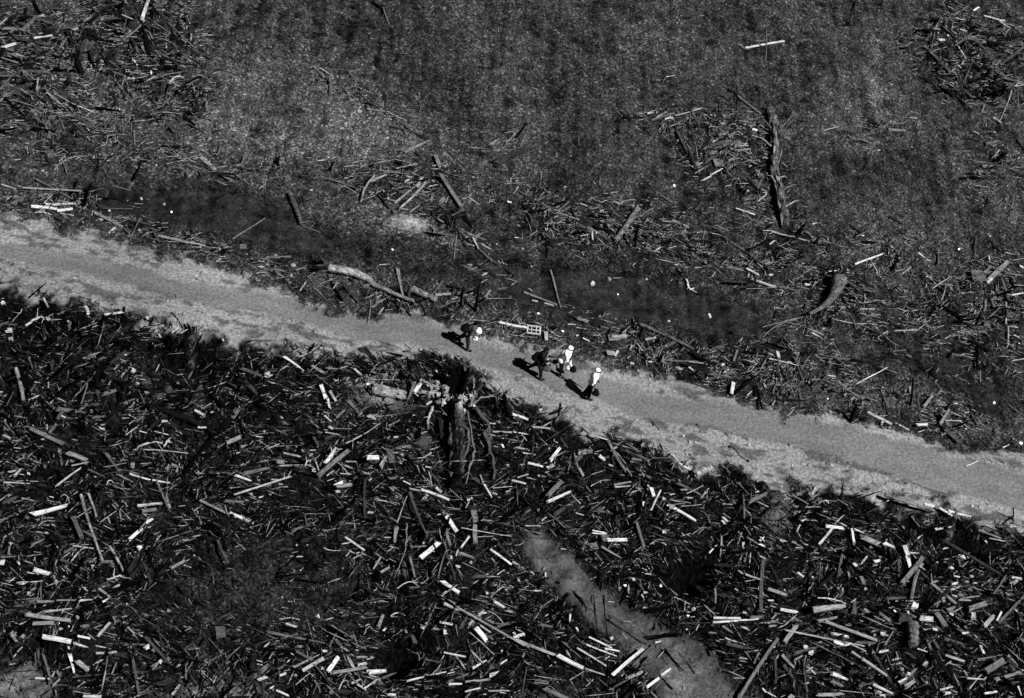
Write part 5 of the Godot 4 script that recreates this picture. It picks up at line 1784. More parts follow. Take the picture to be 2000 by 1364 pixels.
	board("lath",-13.71,12.22,.35,1.29,.071,1.13,.65,said(0,'pale lath',1,26,3))
	board("board",-15.02,10.7,.28,1.46,.16,-.28,.2,said(1,'grey board',0,57,5))
	board("board",-13.79,11.1,.39,.86,.16,-.08,.27,said(2,'grey board',0,57,5))
	board("plank",-15.02,10.1,.22,.69,.1,1.51,.2,said(0,'grey plank',0,57,3))
	board("board",-14.97,9.51,.29,.46,.12,1.37,.12,said(0,'dark grey board',1,57,3))
	board("lath",-14.76,9.52,.31,.36,.066,.15,.82,said(0,'pale lath',1,57,1))
	board("plank",-16.39,11.03,.19,.42,.11,.04,.37,said(0,'pale grey plank',4,57,5))
	board("plank",-15.96,10.94,.2,.36,.12,.61,.43,said(0,'pale grey plank',4,57,1))
	pole("small_log",-14.67,8.13,.1,2.24,.1,.96,.006,said(0,'black small log',1,57,3))
	board("plank",-9.69,9.4,.18,2.95,.1,1.39,.006,"black pole propped across the litter, at the propped black pole")
	board("plank",-11.4,8.63,.25,.3,.087,.24,.9,said(0,'white plank',3,29,1))
	board("lath",-10.1,8.26,.22,.38,.073,.67,.9,said(0,'white lath',2,29,3))
	board("plank",-10.41,7.53,.31,.51,.100,-.12,.61,said(0,'pale plank',2,29,5))
	board("lath",-10,7.21,.3,.2,.051,1.08,.65,said(0,'pale lath',4,32,3))
	board("board",-8.84,8.5,.29,.65,.15,.84,.37,said(0,'pale grey board',1,29,3))
	board("lath",-14.95,11.81,.21,.81,.075,-.38,.37,said(0,'pale grey lath',6,57,5))
	board("plank",-15.63,12.47,.29,.37,.092,.91,.65,said(0,'pale plank',5,57,3))
	board("plank",-15.42,12.58,.35,.58,.1,1.42,.61,said(0,'pale plank',6,57,3))
	board("lath",-13.54,11.52,.36,.67,.063,.64,.52,said(0,'pale grey lath',1,26,1))
	board("plank",-13.69,11.18,.16,.68,.100,.11,.27,said(0,'grey plank',7,57,1))
	pole("small_log",-12.54,13.16,.12,1.09,.1,-1.02,.36,said(0,'pale grey small log',2,16,4))
	board("plank",-12.23,12.79,.17,1.55,.12,.57,.020,said(0,'dark grey plank',1,16,1))
	pole("small_log",-10.72,12.46,.13,.84,.11,.32,.5,said(0,'pale grey small log',1,16,1))
	board("plank",-10.62,12.91,.36,.53,.12,.3,.27,said(0,'grey plank',0,16,1))
	pole("small_log",-11.49,13.31,.13,.64,.081,-1.15,.2,said(0,'grey small log',1,16,4))

func pieces_b():
	board("lath",-10.37,12.04,.23,1.44,.072,-.91,.17,said(0,'grey lath',5,29,5))
	board("plank",-8.6,11.79,.18,1.21,.11,-.22,.31,said(0,'pale grey plank',3,51,5))
	board("plank",-7.6,11.76,0,.97,.11,.03,.77,said(0,'pale plank',3,51,5))
	board("plank",-8,10.33,.34,.67,.1,.07,.65,said(0,'pale plank',7,29,1))
	board("plank",-8.07,9.99,.26,.64,.089,-.02,.17,said(0,'grey plank',7,29,5))
	board("plank",-7.26,10.35,.35,2.35,.078,.75,.61,said(0,'pale plank',2,51,3))
	board("lath",-10.65,10.64,.17,.39,.070,1.52,.49,said(0,'pale grey lath',5,29,3))
	board("plank",-10.34,10.44,.21,.49,.100,.08,.27,said(0,'grey plank',5,29,1))
	pole("small_log",-16.63,8.58,.09,1.47,.11,-.94,.006,said(0,'black small log',2,57,4))
	board("board",-12.67,14.41,.45,1.02,.15,-.9,.12,said(0,'dark grey board',3,16,5))
	board("plank",-13.14,13.99,.2,.47,.083,-.81,.092,said(0,'dark grey plank',7,26,5))
	board("lath",-10.59,9.23,.27,.3,.073,-.63,.19,said(0,'grey lath',3,29,5))
	board("lath",-14.01,13.1,.27,.17,.055,.15,.9,said(0,'white lath',2,26,1))
	board("lath",-14.48,13.71,.28,.39,.040,1.2,.2,said(0,'grey lath',4,26,3))
	board("lath",-13.34,9.75,.27,.21,.067,.06,.82,said(0,'pale lath',0,57,5))
	board("board",-13.58,8.24,.31,.73,.14,.47,.2,said(0,'grey board',5,28,1))
	board("lath",-9.1,12.1,.18,.3,.045,-1.21,.43,said(0,'pale grey lath',6,29,4))
	board("lath",-11.81,13.54,.18,.32,.061,-.98,.31,said(0,'pale grey lath',1,16,4))
	board("lath",-16.33,9.86,.21,.44,.043,.37,.31,said(0,'pale grey lath',3,57,1))
	board("lath",-13.5,14.32,.25,.23,.049,-.28,.43,said(0,'pale grey lath',6,26,5))
	board("plank",-7.8,3.98,.28,1.01,.11,-.34,.82,said(0,'pale plank',1,32,5))
	board("lath",-8.41,3.7,.21,.34,.054,-.41,.17,said(0,'grey lath',1,32,5))
	board("board",-6.87,4.04,.17,.72,.13,-.44,.37,said(0,'pale grey board',1,32,5))
	board("lath",-8.39,4.61,.17,.31,.044,.26,.9,said(0,'white lath',1,32,1))
	board("board",-6.39,4.98,.3,.64,.14,-.97,.9,said(0,'white board',4,24,4))
	board("plank",-6.08,5.3,.01,.74,.11,-1.12,.9,said(0,'white plank',2,40,4))
	board("plank",-5.98,5.14,.23,.53,.11,-.73,.37,said(0,'pale grey plank',4,24,5))
	board("board",-5.02,5.23,0,1.06,.15,-.61,.2,said(0,'grey board',5,24,5))
	board("plank",-5.55,5.73,.01,.79,.081,1.22,.27,said(0,'grey plank',2,40,3))
	board("plank",-5.9,6.14,.22,.39,.085,-.47,.49,said(2,'pale grey plank',2,40,5))
	board("plank",-5.68,6.57,.31,.27,.12,-.4,.49,said(1,'pale grey plank',2,40,5))
	board("lath",-5.56,6.85,.27,.58,.055,-.12,.64,said(0,'pale lath',2,40,5))
	board("lath",-6.36,3.92,.34,.53,.056,.07,.43,said(0,'pale grey lath',3,24,5))
	board("plank",-5.38,3.66,.31,.44,.097,-.37,.64,said(0,'pale plank',3,24,5))
	board("board",-6.06,4.26,.32,.28,.14,.36,.65,said(0,'pale board',4,24,1))
	board("board",-3.06,3.27,.31,.77,.16,1.3,.9,"bright white board beside a grey one, right of the hollow-ended split log")
	board("board",-3.27,3.58,.32,1.04,.13,-1.61,.2,said(0,'grey board',0,24,4))
	board("plank",-2.51,3.85,.24,.45,.081,1.24,.64,said(0,'pale plank',5,0,3))
	board("lath",-2.59,3.45,.17,.8,.064,.54,.2,said(0,'grey lath',5,0,1))
	board("plank",-2.51,2.3,.19,.26,.096,-.42,.82,said(0,'pale plank',3,0,5))
	board("plank",-2.69,2.49,.21,.33,.11,.16,.27,said(0,'grey plank',4,0,1))
	board("board",-4.37,5.64,.32,.42,.18,-.14,.49,said(0,'pale grey board',5,24,5))
	board("plank",-3.52,5.41,.17,.69,.081,1.01,.27,said(0,'grey plank',6,24,3))
	board("plank",-2.27,5.01,.31,.52,.090,-1.36,.2,said(0,'grey plank',3,1,4))
	board("lath",-7.43,8.81,.17,.72,.073,.74,.49,said(0,'pale grey lath',6,32,3))
	board("board",-5.13,8.4,.27,2.01,.18,1.16,.2,"long grey board crossed by a white curved branch")
	board("lath",-4.72,6.93,.23,.93,.051,.97,.49,said(0,'pale grey lath',1,40,3))
	board("board",-3.86,7.82,.38,.62,.18,.63,.9,"bright white board, right of the crossed grey board")
	board("plank",-3.52,6.96,.21,.47,.085,-.46,.81,said(0,'pale plank',6,24,5))
	board("board",-3.46,7.71,.35,.66,.18,1.42,.36,said(0,'pale grey board',0,40,3))
	board("plank",-3.9,8.55,.23,.39,.099,-.17,.49,said(0,'pale grey plank',7,40,5))
	board("lath",-2.42,8.18,.28,.35,.056,-.06,.65,said(0,'pale lath',5,1,5))
	board("lath",-2.02,8.39,.33,.57,.067,.07,.43,said(0,'pale grey lath',5,1,5))
	board("plank",-1.32,8.39,.31,1.12,.1,-.02,.7,said(0,'pale plank',5,1,5))
	board("board",-1.24,8.09,.18,.35,.14,-.54,.9,said(0,'white board',5,1,5))
	board("board",-1.63,8.62,.27,.31,.13,1.13,.49,said(0,'pale grey board',5,1,3))
	board("lath",-1.84,7.12,.19,.24,.067,.01,.9,said(0,'white lath',4,1,5))
	board("board",-4.73,9.33,.3,.38,.13,.78,.88,said(0,'white board',7,40,3))
	board("board",-4.51,9.42,.35,.7,.15,.58,.31,said(0,'pale grey board',7,40,1))
	board("plank",-4.66,9.73,.35,.25,.095,.53,.65,said(0,'pale plank',6,40,1))
	board("plank",-2.31,7.44,.32,1.36,.11,-.88,.007,said(0,'black plank',4,1,5))
	board("plank",-3.66,9.68,.18,2.01,.1,-1.33,.057,said(0,'dark grey plank',7,40,4))
	board("board",-1.72,9.64,.32,2.28,.14,-1.08,.11,"grey square beam sunk in the litter, upper left of the bright boards mid field")
	board("board",-.46,9.64,.35,.84,.17,-.86,.9,"bright white board, above the bright boards mid field")
	board("board",.22,8.81,.41,.77,.2,-1.18,.2,said(2,'grey board',1,41,4))
	board("plank",.48,7.73,.35,.63,.083,-.81,.9,said(0,'white plank',7,1,5))
	board("lath",.15,7.24,.27,.44,.071,-1.05,.49,said(0,'pale grey lath',7,1,4))
	board("lath",-.02,4.36,.18,.33,.056,-.05,.82,said(0,'pale lath',1,1,5))
	board("lath",.45,4.66,.32,.75,.066,.22,.52,said(0,'pale grey lath',1,1,1))
	board("plank",.6,5.24,.24,.21,.082,-.94,.9,said(0,'white plank',0,1,5))
	panel(-6.98,9,.26,.37,.23,.32,.27,said(0,'grey panel',4,40,0))
	pole("small_log",-7.06,8.21,.12,.96,.1,-.92,.006,said(0,'black small log',4,40,5))
	board("plank",-4.62,8.26,.2,.37,.086,-.33,.49,said(0,'pale grey plank',0,40,5))
	board("lath",-4.58,7.99,.22,.43,.064,.42,.31,said(0,'pale grey lath',0,40,1))
	board("lath",-5.19,8.31,.2,.39,.063,-2.59,.31,said(0,'pale grey lath',8,40,1))
	board("plank",-.09,8.22,.27,.33,.093,.81,.82,said(0,'pale plank',6,1,3))
	board("board",.24,8.46,.31,.52,.14,-.57,.16,said(0,'grey board',7,1,5))
	board("lath",-3.14,7.82,.21,.24,.051,-1.05,.43,said(0,'pale grey lath',0,40,4))
	board("lath",-5.43,11.25,.28,.44,.040,-1.11,.12,said(0,'dark grey lath',0,51,4))
	board("board",-2.62,8.98,.24,.23,.14,.12,.2,said(0,'grey board',5,1,1))
	panel(-3.27,7.3,.19,.34,.6,.42,.12,said(0,'dark grey panel',6,24,0))
	board("lath",-2.83,8.65,.33,.39,.074,.53,.2,said(0,'grey lath',5,1,1))
	board("lath",-2.17,7.34,.26,.56,.071,-1.1,.25,said(0,'grey lath',4,1,4))
	board("lath",-2.92,4.64,.19,.15,.044,-3,.58,said(0,'pale lath',7,24,1))
	board("lath",-4.08,4.89,.18,.29,.076,.25,.43,said(0,'pale grey lath',6,24,1))
	board("plank",-6.03,7.52,.32,.47,.1,-.76,.12,said(0,'dark grey plank',3,40,5))
	board("board",-5.04,4.83,.3,.28,.14,-.44,.15,said(0,'grey board',4,24,5))
	board("board",2.57,5,.28,.8,.13,1.21,.74,said(0,'pale board',3,42,3))
	board("board",2.51,5.54,.2,.47,.13,1.01,.64,said(0,'pale board',4,42,3))
	board("lath",1.9,5.71,.24,.63,.053,.51,.64,said(2,'pale lath',4,42,1))
	board("lath",1.94,5.84,.22,.62,.077,.16,.77,said(1,'pale lath',4,42,1))
	board("lath",1.35,5.05,.17,.55,.078,.04,.49,said(0,'pale grey lath',4,42,5))
	board("lath",1.62,5.28,.22,.54,.066,.13,.64,said(3,'pale lath',4,42,1))
	board("lath",1.51,6.97,.24,.56,.078,-.07,.65,said(0,'pale lath',5,42,5))
	board("lath",1.12,4.42,.26,.64,.065,.32,.82,said(0,'pale lath',3,42,1))
	board("plank",1.83,3.88,.3,.79,.087,.27,.49,said(0,'pale grey plank',3,42,1))
	pole("small_log",.96,3.53,.12,.65,.12,.15,.9,said(0,'white small log',3,42,1))
	board("plank",1.28,3.37,.36,.6,.12,-.52,.020,said(0,'dark grey plank',3,42,5))
	board("board",3.06,7.18,.32,1.28,.12,.83,.64,"pale beam with cracks, below the pale twisted litter")
	board("board",2.84,6.93,.44,1.12,.17,1.14,.2,"grey split board, below the pale twisted litter")
	board("lath",1.9,6.7,.3,.47,.065,.33,.27,said(0,'grey lath',5,42,1))
	board("board",3.66,5.61,.39,.68,.14,-1.14,.41,said(0,'pale grey board',7,42,4))
	board("board",4.31,4.67,.33,.52,.15,-.28,.81,said(0,'pale board',0,42,5))
	board("plank",4.7,4.76,.28,.31,.086,-.39,.61,said(0,'pale plank',0,42,5))
	board("plank",5.59,4.32,.23,.42,.098,.26,.27,said(0,'grey plank',3,43,1))
	board("plank",5.39,4.92,.28,.5,.082,-.94,.24,said(0,'grey plank',3,43,5))
	board("plank",5.25,5.52,.31,.78,.085,.53,.36,said(0,'pale grey plank',3,43,1))
	board("lath",5.28,5.64,.3,.7,.063,.55,.46,said(0,'pale grey lath',4,43,1))
	board("plank",5.65,5.81,.22,.42,.11,-1.26,.24,said(0,'grey plank',4,43,4))
	board("plank",7.41,3.86,.02,.62,.097,-.35,.82,said(0,'pale plank',4,25,5))
	board("board",6.2,5.37,.35,.36,.12,-1.05,.82,said(0,'pale board',3,43,5))
	board("board",6.38,5.83,.44,.41,.14,-1.02,.9,said(0,'white board',3,43,5))
	board("plank",6.14,6.31,.3,.31,.090,-1.52,.82,said(0,'pale plank',4,43,4))
	board("lath",6.58,6,.33,1.1,.070,1.36,.64,said(0,'pale lath',4,43,3))
	board("board",7.61,6.17,.28,1.27,.14,-.36,.9,"long white plank, lower right of the long white lath plank")
	board("lath",8.32,4.99,.35,.33,.061,1.14,.52,said(0,'pale grey lath',6,25,3))
	board("lath",9.84,5.14,.24,1.41,.065,-1.47,.17,said(0,'grey lath',7,25,4))
	board("plank",10.25,4.31,.16,.24,.12,.47,.9,said(0,'white plank',0,25,1))
	board("board",10.28,4.62,.34,.94,.17,.66,.22,said(0,'grey board',7,25,3))
	board("board",9.21,6.07,.2,.34,.13,-.82,.82,said(0,'pale board',1,14,5))
	board("board",8.78,-.94,.19,.78,.16,-1.6,.9,"rounded bright white block, lower left of the stranded litter line")
	board("plank",10.05,-1.58,.08,.27,.1,-1.1,.37,said(0,'pale grey plank',7,47,4))
	board("lath",7.25,-2.17,.14,.67,.077,.21,.37,said(0,'pale grey lath',7,30,1))
	pole("small_log",7.51,-2.39,.08,1.17,.13,-.53,.015,said(0,'dark grey small log',7,30,5))
	board("plank",6.58,-1.52,.11,.29,.11,-.27,.64,said(0,'pale plank',6,30,5))
	board("plank",7.07,-1.62,.18,.28,.084,-.58,.81,said(0,'pale plank',7,30,5))
	board("lath",5.25,-1.57,.09,.93,.070,-1.42,.27,said(0,'grey lath',5,30,4))
	board("lath",5.45,-1.45,.1,.26,.053,.5,.81,said(0,'pale lath',5,30,1))
	board("lath",4.72,-1.02,.1,.2,.054,.35,.9,said(0,'white lath',4,30,1))
	board("plank",4.03,-1.25,.15,.42,.1,1.36,.64,said(0,'pale plank',4,30,3))
	panel(3.81,-1.11,.19,.38,.24,.43,.37,said(0,'pale grey panel',4,30,0))
	board("plank",8.3,-2.53,.08,.28,.11,.59,.81,said(0,'pale plank',4,47,3))
	board("plank",8.76,-3.09,.15,.75,.090,1.45,.24,said(0,'grey plank',4,47,4))
	board("lath",1.63,2.87,.01,.2,.075,.41,.82,said(0,'pale lath',2,42,1))
	board("lath",7.31,4.79,.34,.21,.072,-.92,.31,said(0,'pale grey lath',5,25,5))
	board("lath",8.71,3.89,.27,.27,.054,.35,.43,said(0,'pale grey lath',0,25,1))
	board("lath",3.19,5.44,.28,.61,.040,1.57,.2,said(0,'grey lath',7,42,4))
	board("lath",4.44,7.48,.2,.31,.050,-1.26,.58,said(0,'pale lath',7,42,4))
	board("lath",7.76,-1.33,.14,.31,.050,-1.84,.74,said(0,'pale lath',7,30,3))
	board("lath",8.37,-1.7,.15,.3,.073,.67,.58,said(0,'pale lath',5,47,3))
	board("board",9,4.56,.3,.18,.13,-.83,.17,said(0,'grey board',7,25,5))
	board("board",14.8,-1.57,.07,1.24,.15,-.32,.49,"squared grey beam broken at its middle, at the broken squared beam")
	board("plank",14.89,-1.33,.13,.42,.1,1.23,.58,said(0,'pale plank',8,20,3))
	board("lath",15.8,-1.49,.03,.48,.074,-.49,.77,said(0,'pale lath',0,20,5))
	board("plank",16.52,-1.86,.19,.67,.11,.47,.88,said(0,'white plank',4,50,1))
	board("board",17.44,-2.68,.18,1.25,.13,1.23,.36,said(0,'pale grey board',0,50,3))
	board("lath",17.84,-2.7,.15,.8,.054,.34,.64,said(0,'pale lath',0,50,1))
	board("plank",17.97,-3.13,.19,.53,.087,-.23,.37,said(0,'pale grey plank',0,50,5))
	board("lath",18.35,-3.11,.09,.26,.073,-.7,.33,said(0,'pale grey lath',0,50,5))
	board("board",17.81,-1.7,.16,1.03,.2,-.78,.11,"wide dark grey plank, lower right of the broken crate litter")
	board("board",16.72,-3.33,.18,1.04,.13,1.19,.36,said(0,'pale grey board',3,50,3))
	board("plank",17.27,-4.55,.01,.82,.1,-.9,.12,said(0,'dark grey plank',2,50,5))
	board("plank",16,-3.81,.07,.56,.11,-1.53,.43,said(0,'pale grey plank',3,50,4))
	stake(16.08,-2.95,1.45,-.4,.1,.006,said(0,'black stake',3,50,0))
	board("lath",17.94,-3.78,.08,.2,.065,.37,.82,said(0,'pale lath',1,50,1))
	board("lath",13.73,-2.51,.07,.54,.062,.9,.9,said(0,'white lath',3,20,3))
	board("plank",13.45,-2.58,.17,.54,.1,.91,.64,said(0,'pale plank',3,20,3))
	board("plank",13.17,-2.94,.16,.52,.11,-.41,.31,said(0,'pale grey plank',3,20,5))
	board("lath",12.67,-3.21,.17,.46,.065,.33,.9,said(0,'white lath',3,20,1))
	stake(13.64,-1.01,.92,-.05,.15,.006,said(0,'black stake',4,20,0))
	board("plank",13.97,-1.87,.16,.22,.11,.18,.24,said(0,'grey plank',3,20,1))
	board("lath",14.06,-2.06,.19,.5,.070,-1.54,.36,said(0,'pale grey lath',3,20,4))
	board("board",10.4,-3.39,.19,.77,.15,-1.52,.9,"white board standing out, right of the stranded litter line")
	board("lath",10.3,-3.45,.15,.64,.075,-.44,.65,said(1,'pale lath',0,47,5))
	board("lath",11.05,-3.3,.07,.49,.076,-.25,.82,said(2,'pale lath',0,47,5))
	pole("small_log",18.83,-7.03,.06,1.46,.13,-1.56,.006,said(0,'black small log',5,56,4))
	board("lath",18.99,-6,.02,.72,.060,-1.56,.24,said(0,'grey lath',5,56,4))
	board("plank",16.94,2.43,0,.44,.11,-.05,.9,said(0,'white plank',3,21,1))
	board("plank",17.55,2.7,.28,.66,.11,-.36,.9,said(1,'white plank',8,21,5))
	board("plank",17.82,2.47,.01,.31,.089,.02,.9,said(2,'white plank',8,21,5))
	board("plank",18.34,2.48,.02,.64,.089,.06,.9,said(0,'white plank',0,21,5))
	board("plank",16.54,2.88,.01,.65,.095,-.62,.17,said(0,'grey plank',4,21,5))
	board("plank",17.49,3.1,.35,.42,.11,.24,.9,said(0,'white plank',5,21,1))
	board("plank",17.73,2.72,.35,.36,.092,.96,.9,said(0,'white plank',8,21,3))
	board("board",11.87,4.46,0,.69,.16,-1.5,.2,said(0,'grey board',3,38,4))
	board("lath",12.95,4.18,.22,.22,.054,.32,.49,said(0,'pale grey lath',3,38,1))
	board("lath",12.19,4.88,.23,.34,.062,.83,.64,said(0,'pale lath',3,38,3))
	board("lath",13.73,4.48,.34,.29,.065,-.33,.64,said(0,'pale lath',2,38,5))
	stake(20.25,2.09,.61,-.23,.060,.015,said(0,'dark grey stake',0,21,0))
	board("board",17.4,-3.02,.17,.37,.16,.77,.31,said(0,'pale grey board',1,50,3))
	board("lath",16.92,-2.86,.14,.76,.043,.37,.12,said(0,'dark grey lath',3,50,1))
	board("lath",18.41,-3.45,.09,.37,.041,-.95,.2,said(0,'grey lath',0,50,5))
	board("lath",19.05,-3.66,.02,.41,.043,-.41,.12,said(0,'dark grey lath',0,50,5))
	board("lath",17.18,-1.93,.1,.29,.064,.45,.58,said(0,'pale lath',6,50,1))
	board("lath",16.64,-2.27,.11,.41,.064,.45,.31,said(0,'pale grey lath',4,50,1))
	pole("small_log",-11.04,15.07,.17,1.22,.11,-.85,.36,said(0,'pale grey small log',7,16,5))
	pole("small_log",-11.23,14.61,.09,.53,.061,-.93,.24,said(0,'grey small log',7,16,4))
	board("plank",-12.59,15.05,.23,.77,.082,.97,.17,said(0,'grey plank',5,16,3))
	board("board",-10.74,13.99,.32,.65,.12,1.02,.9,said(1,'white board',0,16,3))
	board("board",-10.47,13.33,.16,.47,.13,1.02,.9,said(2,'white board',0,16,3))
	board("board",-13.17,16.41,.26,.69,.16,-.09,.9,said(0,'white board',5,16,5))
	board("board",-12.75,16.43,.21,.21,.13,-.22,.24,said(0,'grey board',5,16,5))
	board("board",-13.61,17.01,.24,.46,.14,.2,.88,said(0,'white board',3,27,1))
	board("lath",-14.44,16.09,.35,.53,.064,.45,.27,said(0,'grey lath',5,26,1))
	board("plank",-13.56,16.23,.25,1.09,.12,.42,.020,said(0,'dark grey plank',6,26,1))
	board("lath",-13.75,15.16,.25,.55,.072,.89,.2,said(0,'grey lath',6,26,3))
	board("plank",-12.58,17.71,.35,.62,.12,.39,.27,said(0,'grey plank',2,27,1))
	board("lath",-12.01,17.43,.3,.67,.054,.39,.27,said(0,'grey lath',2,27,1))
	board("lath",-11.41,17.21,.26,.46,.076,.27,.77,said(0,'pale lath',1,27,1))
	board("plank",-13.04,17.85,.17,.41,.1,-.06,.12,said(0,'dark grey plank',3,27,5))
	board("plank",-12.12,17.91,.24,.96,.085,.49,.49,said(0,'pale grey plank',2,27,1))
	board("board",-12.23,18.48,.42,1.51,.15,.24,.37,said(2,'pale grey board',3,27,1))
	board("board",-12.3,18.77,.38,.7,.15,.21,.43,said(1,'pale grey board',3,27,1))
	board("board",-11.68,19.24,.44,.98,.16,.09,.9,"bright white broken plank, at the white broken plank")
	board("plank",-10.97,19.02,.29,.55,.088,.13,.65,said(0,'pale plank',0,27,5))
	board("lath",-10.96,18.76,.29,.48,.076,.31,.9,said(0,'white lath',0,27,1))
	board("board",-11,19.72,.17,.87,.13,-1.04,.9,said(0,'white board',7,27,4))
	board("board",-10.61,19.83,.41,.62,.16,-.43,.43,said(0,'pale grey board',7,27,5))
	board("plank",-10.47,18.14,.24,.67,.091,1.22,.49,said(0,'pale grey plank',5,52,3))
	board("lath",-10.26,17.67,.33,.33,.072,-.85,.27,said(0,'grey lath',4,52,5))
	board("plank",-8.57,18.44,.34,1.47,.11,-.61,.092,said(0,'dark grey plank',7,52,5))
	board("board",-8.94,18.4,.34,.22,.21,-.54,.9,said(0,'white board',7,52,5))
	board("plank",-8.72,18.45,.36,.17,.11,-.39,.27,said(0,'grey plank',7,52,5))
	board("lath",-9.91,18.95,.31,.32,.072,.87,.65,said(0,'pale lath',5,52,3))
	board("lath",-10.28,19.12,.34,.33,.076,.24,.49,said(0,'pale grey lath',0,27,1))
	board("lath",-11.7,20.5,.03,.48,.066,.1,.9,said(0,'white lath',6,27,1))
	board("lath",-11.62,20.29,.36,1.28,.071,-1.01,.17,said(0,'grey lath',6,27,4))
	board("lath",-11.23,20.57,.2,.41,.071,1.14,.37,said(0,'pale grey lath',6,27,3))
	board("plank",-8.91,19.67,.24,1.59,.091,-1.14,.17,said(0,'grey plank',6,52,4))
	board("plank",-7.57,19.64,.21,.52,.090,1.27,.49,said(0,'pale grey plank',7,52,3))
	board("board",-8.46,19.11,.35,.34,.15,.93,.31,said(0,'pale grey board',7,52,3))
	board("board",-13.1,19.25,.19,.83,.14,-.25,.36,said(2,'pale grey board',4,27,5))
	board("board",-13,19.52,.25,.52,.12,-.81,.36,said(1,'pale grey board',4,27,5))
	board("plank",-10.94,16.65,.24,.57,.086,-.42,.37,said(0,'pale grey plank',3,52,5))
	board("plank",-9.01,14.81,.34,.72,.11,.96,.27,said(0,'grey plank',1,52,3))
	board("plank",-7.75,13.7,.2,1.04,.092,-.89,.092,said(0,'dark grey plank',5,51,5))
	panel(-6.89,16.85,.02,.35,.5,.33,.14,said(0,'grey panel',0,52,0))
	board("plank",-9.93,20.89,.35,.64,.087,.33,.64,said(0,'pale plank',7,27,1))
	board("board",-12.08,19.86,.28,.57,.12,-1.15,.079,said(0,'dark grey board',5,27,4))
	board("plank",-9.87,15.37,.19,.71,.1,-.9,.057,said(0,'dark grey plank',2,52,5))
	board("lath",-13.22,17.15,.26,.23,.072,.83,.43,said(0,'pale grey lath',3,27,3))
	board("plank",-11.07,18.28,.18,.34,.11,.6,.2,said(0,'grey plank',0,27,1))
	board("lath",-9.25,17.98,.29,.18,.064,-.49,.58,said(0,'pale lath',6,52,5))
	board("lath",-5.78,18.33,.28,.33,.051,-.91,.2,said(0,'grey lath',4,44,5))
	board("lath",-9.48,19.84,.27,.43,.050,1.29,.2,said(0,'grey lath',6,52,3))
	board("lath",-11.41,20.32,.21,.38,.070,1.6,.43,said(0,'pale grey lath',6,27,4))
	board("plank",-11.26,20.26,.27,.3,.083,-.82,.2,said(0,'grey plank',6,27,5))
	board("lath",-12.09,20.07,.31,.46,.040,-1.14,.12,said(0,'dark grey lath',5,27,4))
	board("plank",-9.4,19.23,.19,.16,.1,1.03,.2,said(0,'grey plank',6,52,3))
	board("lath",-9.73,20.03,.16,.46,.054,-.35,.12,said(0,'dark grey lath',7,27,5))
	board("lath",-13.72,16.15,.31,.36,.055,.19,.31,said(0,'pale grey lath',6,26,1))
	board("lath",-14.77,15.23,.24,.39,.041,.89,.43,said(0,'pale grey lath',5,26,3))
	board("board",-.95,11.36,.36,1.06,.17,1.04,.9,"bright white board, left of the bright boards mid field")
	board("lath",-3.53,11.83,.28,.86,.076,-.33,.7,said(0,'pale lath',1,19,5))
	board("board",-2.26,10.92,.42,.9,.15,-1.45,.31,said(0,'pale grey board',3,41,4))
	board("board",.44,9.79,.27,.98,.16,-1.37,.27,said(1,'grey board',1,41,4))
	board("lath",.17,10.29,.23,.71,.070,1.28,.74,said(0,'pale lath',1,41,3))
	board("plank",.31,10.87,.16,.68,.12,-.13,.27,said(0,'grey plank',0,41,5))
	board("lath",-.01,11.03,.22,.46,.050,1.53,.64,said(0,'pale lath',0,41,4))
	board("board",-.17,11.35,.25,.31,.12,-1.06,.9,said(0,'white board',8,41,5))

